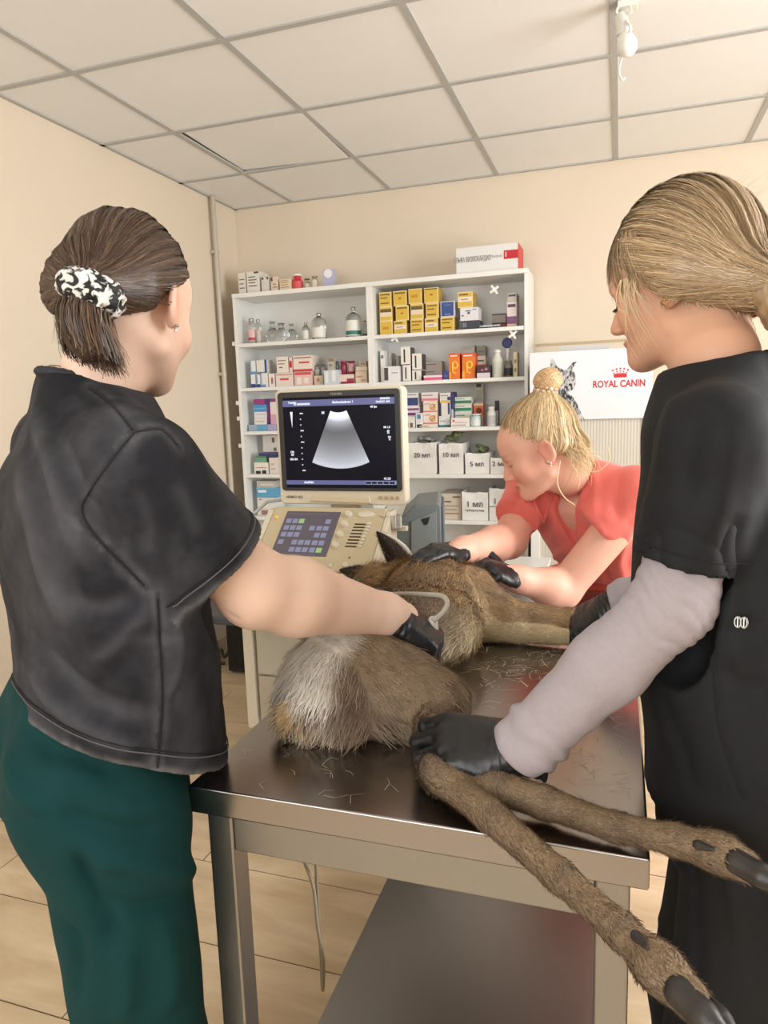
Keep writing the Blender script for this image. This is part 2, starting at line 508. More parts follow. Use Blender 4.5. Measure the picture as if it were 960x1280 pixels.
# grey heating pipe running down beside the shelves
t = thing('pipe', 'thin grey vertical pipe on left wall beside the white shelves', 'pipe', (XL+0.03, 3.70, 0))
M_pipe = mat('pipe_grey', rgb(186, 178, 164), 0.45, metal=0.1)
bm = nb(); tube(bm, [(XL+0.03, 3.70, 0.0), (XL+0.03, 3.70, CEIL)], 0.0145, 12); obj('tube', bm, M_pipe, t, smooth=True)
for z in (0.9, 1.62, 2.30):
    bm = nb(); box(bm, (XL, 3.68, z-0.009), (XL+0.03, 3.72, z+0.009)); lathe(bm, [(0.0175, -0.009), (0.0175, 0.009)], (XL+0.03, 3.70, z), 14)
    obj('bracket', bm, M_pipe, t)

# bare bulb and its wiring under the ceiling
b0 = at_z(776, 2, CEIL); b0 = np.array([b0[0], b0[1], CEIL])
t = thing('ceiling_lamp', 'bare white bulb in a socket hanging from loose wires under the ceiling', 'lamp', b0)
M_plw = mat('lamp_plastic', rgb(226, 224, 216), 0.35)
M_bulb = mat('bulb_glass', rgb(236, 236, 230), 0.2, coat=0.3)
Mb = Matrix.Translation(at_depth(776, 22, 2.16)) @ Matrix.Rotation(math.radians(-14), 4, 'Y')
bm = nb(); lathe(bm, [(0.012, 0.012), (0.020, 0.006), (0.021, -0.030), (0.024, -0.034), (0.024, -0.046), (0.018, -0.05)], n=20, M=Mb); obj('socket', bm, M_plw, t, smooth=True)
bm = nb(); lathe(bm, [(0.017, -0.048), (0.022, -0.058), (0.029, -0.074), (0.030, -0.088), (0.025, -0.104), (0.014, -0.114), (0.003, -0.117)], n=24, M=Mb); obj('bulb', bm, M_bulb, t, smooth=True)
sc_ = Mb @ Vector((0, 0, 0.01))
bm = nb(); tube(bm, catmull([(b0[0], b0[1], CEIL), (b0[0]-0.012, b0[1]-0.01, CEIL-0.03), sc_], 6), 0.004, 8)
tube(bm, catmull([(b0[0]+0.02, b0[1], CEIL), (b0[0]+0.03, b0[1]-0.01, CEIL-0.04), sc_+Vector((0.004, 0, 0))], 6), 0.003, 8); obj('wire', bm, M_plw, t, smooth=True)
P = [at_depth(*q) for q in ((778, 58, 2.2), (779, 66, 2.2), (775, 80, 2.2), (774, 92, 2.2), (778, 100, 2.2), (781, 97, 2.2))]
bm = nb(); tube(bm, catmull([sc_+Vector((0.012, -0.012, -0.02)), sc_+Vector((0.03, -0.03, -0.06))]+P, 6), 0.0035, 8); obj('hook_wire', bm, M_plw, t, smooth=True)
# junction block beside the socket
bm = nb(); box(bm, (b0[0]-0.01, b0[1]-0.012, CEIL-0.02), (b0[0]+0.05, b0[1]+0.03, CEIL)); obj('junction_block', bm, M_plw, t, bevel=0.003)
# ------------------------------------------------------------------ stainless examination table
def steel(name, col, rough, bs=(1, 40, 1)):
    m = bpy.data.materials.new(name); m.use_nodes = True
    nt = m.node_tree; N = nt.nodes; L = nt.links; b = N['Principled BSDF']
    b.inputs['Base Color'].default_value = (*col, 1); b.inputs['Metallic'].default_value = 1.0
    tc = N.new('ShaderNodeTexCoord'); mp = N.new('ShaderNodeMapping'); mp.inputs['Scale'].default_value = bs
    L.new(tc.outputs['Object'], mp.inputs['Vector'])
    n = N.new('ShaderNodeTexNoise'); n.inputs['Scale'].default_value = 30; n.inputs['Detail'].default_value = 4; L.new(mp.outputs['Vector'], n.inputs['Vector'])
    n2 = N.new('ShaderNodeTexNoise'); n2.inputs['Scale'].default_value = 5; n2.inputs['Detail'].default_value = 6; L.new(tc.outputs['Object'], n2.inputs['Vector'])
    ad = N.new('ShaderNodeMath'); ad.operation = 'ADD'; L.new(n.outputs['Fac'], ad.inputs[0]); L.new(n2.outputs['Fac'], ad.inputs[1])
    r = N.new('ShaderNodeMapRange'); r.inputs['From Min'].default_value = 0.6; r.inputs['From Max'].default_value = 1.4
    r.inputs['To Min'].default_value = rough-0.04; r.inputs['To Max'].default_value = rough+0.05
    L.new(ad.outputs[0], r.inputs['Value']); L.new(r.outputs['Result'], b.inputs['Roughness'])
    bp = N.new('ShaderNodeBump'); bp.inputs['Strength'].default_value = 0.02; bp.inputs['Distance'].default_value = 0.001
    L.new(n.outputs['Fac'], bp.inputs['Height']); L.new(bp.outputs['Normal'], b.inputs['Normal'])
    return m
M_steel = steel('brushed_steel', rgb(162, 158, 156), 0.22)
M_steel2 = steel('dull_steel', rgb(160, 158, 155), 0.36)
TX0, TX1, TY0, TY1, TZ = -0.565, 0.042, 0.785, 1.955, 0.90
t = thing('examination_table', 'stainless steel examination table the deer lies on', 'table', ((TX0+TX1)/2, (TY0+TY1)/2, 0))
bm = nb(); box(bm, (TX0, TY0, TZ-0.040), (TX1, TY1, TZ)); obj('table_top', bm, M_steel, t, bevel=0.003)
bm = nb()
LX0, LX1, LY0, LY1 = TX0+0.014, TX1-0.020, TY0+0.02, TY1-0.02
box(bm, (LX0+0.04, LY0+0.004, TZ-0.105), (LX1-0.04, LY0+0.02, TZ-0.040)); obj('apron', bm, M_steel2, t, bevel=0.002)
bm = nb(); box(bm, (LX0+0.04, LY1-0.02, TZ-0.105), (LX1-0.04, LY1-0.004, TZ-0.040)); obj('apron', bm, M_steel2, t, bevel=0.002)
for x in (LX0+0.004, LX1-0.02):
    bm = nb(); box(bm, (x, LY0+0.04, TZ-0.105), (x+0.016, LY1-0.04, TZ-0.040)); obj('apron', bm, M_steel2, t, bevel=0.002)
for x in (LX0, LX1-0.04):
    for y in (LY0, LY1-0.04):
        bm = nb(); box(bm, (x, y, 0.02), (x+0.04, y+0.04, TZ-0.040)); l = obj('leg', bm, M_steel2, t, bevel=0.004)
        bm = nb(); lathe(bm, [(0.017, 0.0), (0.02, 0.006), (0.018, 0.02), (0.01, 0.024)], (x+0.02, y+0.02, 0), 16); obj('foot', bm, paint(30, 30, 32, 0.6), l, smooth=True)
bm = nb(); box(bm, (LX0+0.012, LY0+0.01, 0.20), (LX1-0.012, LY1-0.01, 0.23)); obj('lower_shelf', bm, M_steel2, t, bevel=0.003)

# ------------------------------------------------------------------ white open shelving, two units side by side
SYF, SYB = 3.72, 3.985
SHZ = [1.787, 1.535, 1.283, 1.030, 0.778]
STOP = 2.066
def shelving(x0, x1, label):
    t = thing('shelf_unit', label, 'shelf', ((x0+x1)/2, (SYF+SYB)/2, 0), 'white shelf units on the back wall')
    w = 0.018
    for a in (x0, x1-w):
        bm = nb(); box(bm, (a, SYF, 0), (a+w, SYB, STOP-0.024)); obj('side_panel', bm, M_white, t, bevel=0.0015)
    bm = nb(); box(bm, (x0, SYF-0.004, STOP-0.024), (x1, SYB, STOP)); obj('top_panel', bm, M_white, t, bevel=0.0015)
    bm = nb(); box(bm, (x0+w, SYB-0.006, 0.06), (x1-w, SYB, STOP-0.024)); obj('back_panel', bm, M_white, t)
    for z in SHZ+[0.40, 0.08]:
        bm = nb(); box(bm, (x0+w, SYF+0.004, z-0.02), (x1-w, SYB-0.006, z)); obj('shelf', bm, M_white, t, bevel=0.0015)
    bm = nb(); box(bm, (x0+w, SYF+0.02, 0.0), (x1-w, SYF+0.036, 0.06)); obj('plinth', bm, M_white, t)
    return t
SXL, SXM, SXR = -2.117, -1.287, -0.445
su1 = shelving(SXL, SXM, 'white open shelf unit standing next to the grey pipe in the corner')
su2 = shelving(SXM, SXR, 'white open shelf unit on the right, stocked with yellow cartons')
M_hinge = mat('hinge_white', rgb(236, 236, 230), 0.3)
def hinge(par, x, y, z, side):
    bm = nb()
    for k in range(4):
        a = math.radians(45+90*k+10)
        M = Matrix.Translation((x, y, z)) @ Matrix.Rotation(a, 4, 'Y')
        box(bm, (0.0, -0.004, -0.006), (0.026, 0.004, 0.006), M)
    lathe(bm, [(0.011, -0.005), (0.011, 0.005)], n=14, M=Matrix.Translation((x, y, z)) @ Matrix.Rotation(PI/2, 4, 'X'))
    obj('hinge', bm, M_hinge, par, bevel=0.001)
for q in ((618, 362), (641, 418)):
    p = at_y(*q, 3.75); hinge(su2, min(p[0], SXR-0.04), 3.75, p[2], 1)
p = at_y(494, 421, 3.75); hinge(su2, p[0], 3.75, p[2]-0.006, 1)
for zz in (1.79, 1.45, 1.36, 1.20):
    bm = nb(); box(bm, (SXL-0.022, SYF+0.005, zz-0.012), (SXL, SYF+0.022, zz+0.012)); obj('hinge', bm, M_hinge, su1, bevel=0.002)

# ---- the stock on the shelves
SHELF_TOPS = [STOP]+SHZ
placed = []          # (x0, x1, ztop)
def support(z, x0, x1):
    c = [q for q in SHELF_TOPS]+[p[2] for p in placed if min(p[1], x1)-max(p[0], x0) > 0.25*(x1-x0)]
    return min(c, key=lambda q: abs(q-z))
WH = (226, 222, 214)
def foot(x0, x1, yt, yb, Y):
    xm = (x0+x1)/2
    a = at_y(x0, yb, Y)[0]; b = at_y(x1, yb, Y)[0]
    z0 = at_y(xm, yb, Y)[2]; z1 = at_y(xm, yt, Y)[2]
    z = support(z0, a, b); h = max(z1-z0, 0.012)
    lim = 9.0
    for s in SHELF_TOPS[:-1]:
        if s > z+0.05: lim = min(lim, s-0.026)
    if z+h > lim: h = lim-z
    placed.append((a, b, z+h))
    return a+0.0012, b-0.0012, z+0.0004, z+h
def carton(x0, x1, yt, yb, label, body=WH, bands=(), depth=0.09, Y=3.765, group='medicine cartons on the shelves', name='medicine_carton', cat='carton', side=None, lid=None, writing=()):
    """bands: (u0,v0,u1,v1,colour) printed fields on the front, in fractions of it"""
    a, b, z0, z1 = foot(x0, x1, yt, yb, Y)
    depth = min(depth, SYB-0.012-Y)
    t = thing(name, label, cat, ((a+b)/2, Y+depth/2, z0), group)
    bm = nb(); box(bm, (a, Y, z0), (b, Y+depth, z1)); obj('box_body', bm, paint(*body, 0.5), t, bevel=0.0012)
    w, h = b-a, z1-z0
    for i, (u0, v0, u1, v1, c) in enumerate(bands):
        bm = nb(); e = 0.0006+0.00025*i
        box(bm, (a+w*u0, Y-e, z0+h*v0), (a+w*u1, Y+0.0004, z0+h*v1)); obj('printed_field', bm, paint(*c, 0.45), t)
    if side:
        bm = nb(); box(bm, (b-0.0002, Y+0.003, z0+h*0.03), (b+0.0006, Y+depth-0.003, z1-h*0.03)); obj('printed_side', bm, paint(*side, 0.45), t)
    return t, (a, b, z0, z1)
def lines(u0, u1, vs, c=(120, 112, 104), th=0.05): return tuple((u0, v-th/2, u1-(0.12*(i % 2)), v+th/2, c) for i, v in enumerate(vs))
YEL, YED, BLK = (214, 178, 64), (120, 92, 30), (52, 46, 40)
# top boards
carton(298.5, 308, 340, 367, 'narrow white carton at the far left end on top of the shelves', (222, 218, 208), lines(.15, .85, (.3, .5, .7)), 0.12)
carton(309, 325, 338, 366, 'larger white carton second from left on top of the shelves', (224, 221, 212), lines(.15, .8, (.35, .5, .62, .75))+((.62, .9, .98, .98, (70, 68, 66)),), 0.12)
carton(327, 337, 344, 364, 'small plain white carton third from left on top of the shelves', (216, 210, 204), ((.05, .82, .3, .97, (90, 84, 78)), (.7, .82, .95, .97, (90, 84, 78))), 0.06)
carton(338.5, 348, 344, 363, 'pale pink carton left of the cream one on top of the shelves', (222, 200, 184), ((.05, .72, .3, .96, (86, 70, 54)), (0, 0, 1, .06, (140, 40, 44)))+lines(.3, .9, (.3, .5)), 0.07)
carton(349.5, 364, 347, 362, 'cream carton just left of the red bottle on top', (226, 208, 178), lines(.1, .85, (.3, .5, .7, .85), (150, 120, 90))+((0, 0, 1, .07, (120, 40, 40)),), 0.07)
carton(403.5, 417, 333, 356, 'lilac carton with white round emblem, on top of the shelves', (178, 180, 206), ((0, .66, 1, 1, (196, 186, 206)),), 0.05)
px = at_y(410, 342, 3.765)
bm = nb(); lathe(bm, [(0.024, 0), (0.024, 0.0016)], n=24, M=Matrix.Translation((px[0], 3.7648, px[2])) @ Matrix.Rotation(PI/2, 4, 'X')); em = obj('emblem', bm, paint(236, 236, 240), [o for o in COL.objects if o.get('label', '').startswith('lilac')][0])

M_glass = mat('clear_glass', (0.93, 0.95, 0.94), 0.03, trans=1.0, spec=0.5)
M_alu = mat('alu_cap', rgb(176, 174, 172), 0.3, metal=0.9)
def bottle(x0, x1, yt, yb, label, body=None, cap=(190, 190, 188), lab=None, Y=3.80, neck=0.35, shoulder=0.72, capm=None, group='bottles and vials on the shelves', labz=(0.1, 0.55), band=None, name='medicine_bottle', cat='bottle'):
    a, b, z0, z1 = foot(x0, x1, yt, yb, Y)
    r = (b-a)/2; h = z1-z0; c = ((a+b)/2, Y, z0)
    t = thing(name, label, cat, c, group)
    bm = nb()
    lathe(bm, [(r*0.9, 0), (r, h*0.03), (r, h*(shoulder-0.1)), (r*0.93, h*(shoulder-0.04)), (r*0.72, h*(shoulder+0.04)), (r*neck, h*(shoulder+0.12)), (r*neck, h*0.9), (r*neck*0.98, h*0.93)], c, 24)
    obj('glass_body' if body is None else 'bottle_body', bm, M_glass if body is None else paint(*body, 0.3), t, smooth=True)
    bm = nb(); rc = r*neck*1.12
    lathe(bm, [(rc, h*0.885), (rc*1.08, h*0.9), (rc*1.08, h*0.975), (rc*0.9, h)], c, 20); obj('cap', bm, capm or paint(*cap, 0.35), t, smooth=True)
    if lab:
        bm = nb(); n = 24; rr = r*1.006
        za, zb = h*labz[0], h*labz[1]
        rings = [[bm.verts.new((c[0]+rr*math.cos(q), c[1]+rr*math.sin(q), c[2]+z)) for q in np.linspace(PI*1.02, PI*1.98, n)] for z in (za, zb)]
        for i in range(n-1): bm.faces.new((rings[0][i], rings[0][i+1], rings[1][i+1], rings[1][i]))
        l = obj('label_sticker', bm, paint(*lab, 0.5), t, smooth=True)
        if band:
            bm = nb(); rr = r*1.012
            rings = [[bm.verts.new((c[0]+rr*math.cos(q), c[1]+rr*math.sin(q), c[2]+z)) for q in np.linspace(PI*1.1, PI*1.95, n)] for z in (za+(zb-za)*0.06, za+(zb-za)*0.32)]
            for i in range(n-1): bm.faces.new((rings[0][i], rings[0][i+1], rings[1][i+1], rings[1][i]))
            obj('label_band', bm, paint(*band, 0.5), l, smooth=True)
    return t
bottle(366, 379, 340, 360.5, 'red plastic bottle with white cap on top of the shelves', (196, 44, 60), (238, 236, 228), (214, 86, 92), neck=0.7, shoulder=0.62)
bottle(380.5, 388, 344, 358, 'small clear vial with dark cap beside the red bottle', None, (96, 82, 66), (206, 194, 172), neck=0.75)
bottle(389.5, 398, 341, 357.5, 'small clear vial with cream label, right of another vial on top', None, (170, 150, 110), (220, 206, 186), neck=0.7, labz=(.1, .7))
# first shelf, left unit
bottle(311, 320, 396, 428, 'clear glass bottle with pink label at left of the bottle shelf', None, lab=(222, 182, 180), capm=M_alu, Y=3.775, neck=0.55, shoulder=0.8, band=(176, 70, 84))
bottle(320.5, 327.5, 397, 427.5, 'slimmer glass bottle with grey label, second on the bottle shelf', None, lab=(196, 184, 176), capm=M_alu, Y=3.79, neck=0.55, shoulder=0.8)
bottle(378, 388, 401, 424, 'small clear vial with white label, left of the round flask bottle', None, lab=(224, 222, 214), capm=M_alu, labz=(.08, .55))
bottle(391, 408, 389, 423, 'round shouldered glass bottle with white label in middle of the shelf', None, lab=(226, 224, 216), capm=M_alu, neck=0.26, shoulder=0.75, labz=(.08, .45))
bottle(433, 452, 381, 419.5, 'tall glass infusion bottle with white and green label', None, lab=(228, 230, 222), capm=M_alu, neck=0.24, shoulder=0.7, labz=(.05, .55), band=(50, 120, 106), Y=3.79)
bottle(453, 459.5, 396, 418.5, 'glass bottle half hidden behind the shelf divider', None, lab=(216, 218, 206), capm=M_alu, neck=0.5, band=(60, 110, 90), Y=3.87)
def flask(x0, x1, yt, yb, label, Y):
    a, b, z0, z1 = foot(x0, x1, yt, yb, Y); r = (b-a)/2; h = z1-z0; c = ((a+b)/2, Y, z0)
    t = thing('glass_flask', label, 'flask', c, 'clear glass flasks on the bottle shelf')
    prof = [(r*math.sin(math.radians(q))*1.0, h*0.36*(1-math.cos(math.radians(q)))) for q in (18, 40, 62, 85, 108, 130, 150)]
    bm = nb(); lathe(bm, prof+[(r*0.34, h*0.74), (r*0.34, h*0.97), (r*0.42, h)], c, 24); obj('glass_body', bm, M_glass, t, smooth=True)
    bm = nb(); lathe(bm, [(r*0.30, h*0.9), (r*0.44, h*0.985), (r*0.44, h*1.03), (r*0.2, h*1.05)], c, 18); obj('stopper', bm, M_glass, t, smooth=True)
flask(333, 350, 399, 426.5, 'clear round glass flask, leftmost of the flasks', 3.86)
flask(343, 362, 403, 426, 'clear round glass flask standing in front of the other flasks', 3.775)
flask(358, 372, 402, 425, 'clear round glass flask at the right end of the flasks', 3.86)
# second shelf, left unit
NB, LB, PK = (40, 70, 140), (92, 150, 200), (206, 96, 110)
carton(314, 320, 468, 485, 'slim white carton with navy foot, lower left of the second shelf', (222, 226, 230), ((0, 0, 1, .28, NB),), .08)
carton(320.6, 326, 468, 485, 'slim white carton with navy foot, next to its twin', (226, 226, 226), ((0, 0, 1, .26, NB), (.1, .3, .3, .95, (90, 110, 160))), .08)
carton(326.6, 335.5, 467, 485, 'white carton with light blue corner on the second shelf', (228, 224, 222), ((0, 0, .7, .2, LB), (0, .2, .18, 1, (160, 190, 215))), .08)
carton(336.2, 344, 467, 484, 'white carton with small brown barcode on the second shelf', (230, 222, 214), ((.4, .25, .75, .7, (150, 120, 106)),), .08)
carton(313, 320, 450, 467, 'white carton with blue foot, top of the left stack on the second shelf', (226, 228, 230), ((0, 0, 1, .2, LB), (.0, .2, .2, 1, (130, 170, 205))), .08)
carton(320.8, 334, 450, 466.5, 'white carton with navy side stripe, above the slim cartons', (224, 222, 216), ((.8, 0, 1, 1, NB), (.0, 0, .8, .1, (120, 140, 170))), .08)
carton(345, 367, 466.5, 484, 'white carton with red slanted print, lower one at left of the pair', (228, 214, 206), ((.25, .45, .75, .6, (200, 80, 80)), (.05, .8, .95, .9, (190, 150, 140))), .1)
carton(368, 391, 465, 483, 'clear pinkish blister pack below the red striped carton', (222, 190, 184), ((.05, .75, .95, .95, (206, 90, 92)), (.15, .1, .4, .6, (236, 220, 216)), (.55, .15, .8, .55, (236, 220, 216))), .1, cat='package')
carton(346, 361, 446, 466, 'white carton with dark heading, upper left of the pink cartons', (230, 222, 212), lines(.1, .8, (.75, .55), (96, 84, 76))+((.2, .3, .5, .36, (60, 50, 50)),), .1)
carton(361.6, 366, 447, 466, 'thin white carton with red spot between two upper cartons', (230, 206, 200), ((.1, .3, .9, .75, (196, 40, 52)),), .1)
carton(366.6, 391, 444.5, 464.5, 'white carton with red arrow print, upper right of the pink cartons', (230, 218, 208), ((.3, .5, .85, .62, (206, 86, 84)), (.05, .82, .95, .9, (160, 120, 110)), (.0, .0, 1, .14, (196, 60, 66))), .1)
carton(392.5, 404.5, 470, 482, 'small beige carton left of the silver packet', (206, 190, 166), ((.3, .4, .6, .7, (176, 110, 90)),), .07)
bottle(394, 400, 457, 470, 'small grey vial on the beige carton', (150, 150, 144), (70, 70, 70), (186, 180, 168), neck=.6)
bottle(401, 408, 456, 470, 'small pale vial behind the silver packet', (176, 180, 182), (110, 110, 112), (200, 200, 196), neck=.6, Y=3.84)
carton(405, 424, 463, 481, 'silver foil packet in front on the second shelf', (200, 206, 212), ((.1, .1, .3, .9, (226, 232, 238)), (.55, .2, .8, .95, (226, 232, 238))), .05, Y=3.74, cat='packet', name='foil_packet')
carton(409.5, 418, 448, 462.5, 'grey carton standing on the silver packet', (182, 178, 166), ((.1, .75, 1, 1, (140, 120, 104)), (.2, .3, .7, .55, (140, 136, 124))), .06)
bottle(418.8, 424.5, 452, 463, 'small dark vial beside the grey carton on the second shelf', (84, 88, 92), (40, 40, 44), None, neck=.7)
carton(425, 443, 468.5, 480.5, 'white carton with burgundy diagonal under the burgundy tins', (224, 206, 196), ((0, 0, 1, .25, (140, 36, 56)), (.5, .25, 1, .55, (150, 44, 62))), .09)
for i, (a, b, s) in enumerate(((426, 434, 'left'), (435, 444, 'right'))):
    bottle(a, b, 451, 468, 'burgundy tin with dark foot, %s one of the pair' % s, (136, 34, 62), (150, 50, 76), (190, 150, 150) if i else None, neck=0.92, shoulder=0.8, name='medicine_tin', cat='tin', labz=(.2, .8))
carton(444.5, 459, 465, 480, 'cream carton with pink print beside the shelf divider', (226, 206, 190), ((.1, .5, .6, .6, (200, 120, 110)), (.5, .2, .9, .3, (200, 120, 110))), .09)
carton(444.5, 459, 459, 465, 'flat cream carton on top of the cream one by the divider', (226, 210, 190), ((.0, 0, 1, .15, (190, 170, 150)),), .09)
carton(449, 458, 452.5, 459, 'tiny brown printed carton highest in the pile by the divider', (190, 170, 150), lines(.2, .8, (.5,), (130, 100, 84), .2), .06)
# third, fourth, fifth shelf, left unit
carton(311, 346, 533, 541, 'flat blue carton lying lowest on the third shelf', (100, 160, 196), ((.0, .0, .3, 1, (150, 170, 186)), (.7, 0, 1, 1, (170, 160, 200))), .12)
carton(318, 334, 525, 533, 'flat white carton directly on the flat blue one', (224, 220, 216), lines(.1, .8, (.5,), (150, 150, 150), .1), .1)
carton(318, 334, 517, 525, 'flat white carton under the blue carton of the stack', (222, 222, 222), lines(.1, .9, (.6,), (160, 160, 170), .1), .1)
carton(317, 334, 508, 517, 'bright blue carton in the middle of the third shelf stack', (76, 146, 200), ((0, .4, 1, .55, (120, 180, 216)),), .1)
carton(317, 338, 501, 508, 'magenta and navy carton topping the third shelf stack', (150, 60, 120), ((.7, 0, 1, 1, (70, 56, 110)),), .1)
carton(334.6, 338, 508, 533, 'thin purple carton standing upright on the third shelf', (110, 44, 110), ((0, 0, 1, .12, (60, 30, 90)),), .1)
carton(338.6, 346, 505, 533, 'white carton with pink edge standing beside the purple one', (226, 214, 216), ((0, 0, 1, .45, (206, 160, 184)),), .1)
carton(318, 336, 579, 593, 'white carton with black shapes on the fourth shelf', (226, 224, 216), ((.1, 0, .45, .25, BLK), (.55, 0, .85, .3, BLK), (.1, .5, .9, .56, (190, 110, 100))), .09)
carton(320, 333, 571, 579, 'small green carton on the carton with black shapes', (110, 160, 130), ((0, .7, 1, 1, (80, 130, 104)),), .08)
carton(337, 347, 573, 593, 'plain white carton next to the monitor on the fourth shelf', (220, 212, 204), lines(.2, .8, (.3, .6), (180, 140, 130)), .09)
carton(323, 346, 566, 572, 'flat navy carton lying across the fourth shelf pile', (52, 52, 96), ((0, .8, 1, 1, (80, 80, 124)),), .08)
carton(329, 347, 545, 566, 'pale carton with two brown marks at the top of the fourth shelf', (218, 214, 208), ((.65, .55, .85, .85, (120, 100, 90)), (.75, .05, .95, .25, (120, 100, 90))), .08, Y=3.85)
carton(322, 337, 639, 647, 'small carton with brown field at the bottom of the left shelves', (214, 208, 202), ((.35, .1, .9, .8, (146, 120, 106)),), .1)
carton(322, 346, 625, 639, 'white carton below the sky blue carton on the fifth shelf', (222, 220, 214), ((.1, .8, .25, .9, (120, 120, 120)), (.1, .1, .25, .2, (120, 120, 120))), .11)
carton(321, 346, 612, 625, 'sky blue carton with white line on the fifth shelf', (96, 166, 206), ((.08, .5, .5, .75, (226, 236, 240)), (0, .9, 1, 1, (130, 190, 220))), .11)
carton(321, 345, 604, 612, 'grey carton on top of the sky blue carton', (190, 184, 178), ((.2, .3, .9, .6, (216, 212, 208)),), .1)
# right unit: yellow suture cartons
def ycart(x0, x1, yt, yb, where, style, side=None):
    B = [(.05, .06, .95, .94, YEL)]
    if style == 'head': B += [(.1, .80, .9, .90, YED), (.4, .45, .6, .53, YED)]
    if style == 'pale': B += [(.05, .38, .95, .68, (232, 216, 196)), (.1, .78, .7, .88, YED), (.2, .5, .7, .56, (150, 130, 110))]
    if style == 'lines': B += [(.1, .78, .9, .87, YED), (.12, .56, .7, .64, YED), (.12, .2, .8, .28, YED)]
    if style == 'dark': B += [(.05, .62, .95, .84, (96, 80, 48)), (.05, .3, .95, .6, (228, 208, 186))]
    if style == 'plain': B += [(.2, .4, .7, .6, (196, 140, 40))]
    if style == 'top': B += [(.05, .88, .95, .94, BLK), (.42, .5, .62, .58, YED)]
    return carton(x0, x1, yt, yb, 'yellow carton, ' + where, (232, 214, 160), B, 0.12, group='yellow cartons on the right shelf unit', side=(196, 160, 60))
R1 = [(475, 491, 399.5, 417, 'bottom row, first from left, with orange smudge', 'plain'), (492.5, 508.5, 399, 416, 'bottom row, second from left, with pale middle band', 'pale'),
      (513, 529.5, 398, 415.5, 'bottom row, third from left, with dark printed lines', 'lines'), (531, 547.5, 396, 413.5, 'bottom row, fourth from left, with pale band', 'pale'),
      (550.5, 568, 394, 412, 'bottom row, at right under the blue carton', 'lines')]
for q in R1: ycart(*q)
R2 = [(474.5, 490.5, 381, 399, 'middle row, first from left, with dark heading over white', 'dark'), (494.5, 511, 379.5, 398, 'middle row, second from left, plain with one heading', 'head'),
      (513, 529.5, 377.5, 397, 'middle row, third from left, with white strip', 'dark'), (532, 548.5, 376, 395, 'middle row, fourth from left, with two dark headings', 'lines')]
for q in R2: ycart(*q)
carton(550.5, 568.5, 374, 393.5, 'dark blue carton with white edge in the yellow stack', (216, 216, 222), ((.06, .05, .94, .95, (48, 76, 138)), (.3, .12, .7, .2, (110, 130, 176)), (.25, .72, .75, .8, (84, 110, 160))), .12, group='yellow cartons on the right shelf unit')
R3 = [(474, 489.5, 362, 380.5, 'top row, first from left, with dark handwriting', 'lines'), (491.5, 508.5, 360, 379, 'top row, second from left, with black heading', 'head'),
      (510.5, 527.5, 358, 377, 'top row, third from left, with orange scribble', 'plain'), (530, 548, 356, 375.5, 'top row, rightmost, with black heading and visible side', 'top')]
for q in R3: ycart(*q)
carton(576, 600, 398.5, 410, 'dark grey carton under the scribbled white carton', (56, 60, 68), ((.06, .3, .3, .8, (110, 116, 124)),), .1)
carton(575, 598, 381.5, 398, 'white carton with dark scribbles on the yellow shelf', (224, 220, 226), ((.3, .7, .6, .78, (90, 90, 110)), (.4, .5, .55, .66, (90, 90, 110)), (.1, .35, .2, .45, (90, 90, 110)), (.7, .8, .9, .86, (90, 90, 110))), .1)
ycart(572, 591, 361, 381, 'alone on top of the scribbled white carton', 'pale')
carton(614.5, 632.5, 383.5, 392.5, 'dull red carton below a grey one at the back right', (168, 60, 56), ((.0, .75, 1, 1, (70, 50, 50)),), .08, Y=3.87)
carton(614.5, 632.5, 372.5, 384, 'grey carton on the dull red one at the back right', (176, 164, 158), ((.0, .85, 1, 1, (80, 70, 70)),), .08, Y=3.87)
carton(633.5, 646, 374, 406, 'tall white and purple carton at the right end of the yellow shelf', (222, 210, 210), ((.0, .12, 1, .42, (120, 76, 116)), (.0, .0, 1, .1, (200, 170, 110)), (.1, .78, .9, .9, (90, 70, 80))), .1)
carton(634, 646, 363.5, 374, 'small greyish carton on the white and purple one', (196, 186, 182), ((.1, .6, .9, .85, (80, 72, 76)),), .1)
# ampoule tray: glass ampoules lying in a clear tray
a, b, z0, z1 = foot(600, 626, 399, 409, 3.76)
t = thing('ampoule_tray', 'clear tray of glass ampoules in front of the dull red carton', 'tray', ((a+b)/2, 3.80, z0), None)
bm = nb(); box(bm, (a, 3.745, z0), (b, 3.84, z0+0.006)); box(bm, (a, 3.745, z0), (b, 3.749, z0+0.016)); box(bm, (a, 3.836, z0), (b, 3.84, z0+0.016)); obj('tray_base', bm, M_glass, t)
for k in range(6):
    xx = a+0.012+(b-a-0.024)*k/5
    bm = nb(); lathe(bm, [(0.003, 0), (0.0075, 0.006), (0.0075, 0.05), (0.003, 0.056), (0.004, 0.066), (0.002, 0.078)], n=12, M=Matrix.Translation((xx, 3.835, z0+0.015)) @ Matrix.Rotation(PI/2+0.12, 4, 'X')); obj('ampoule', bm, M_glass, t, smooth=True)
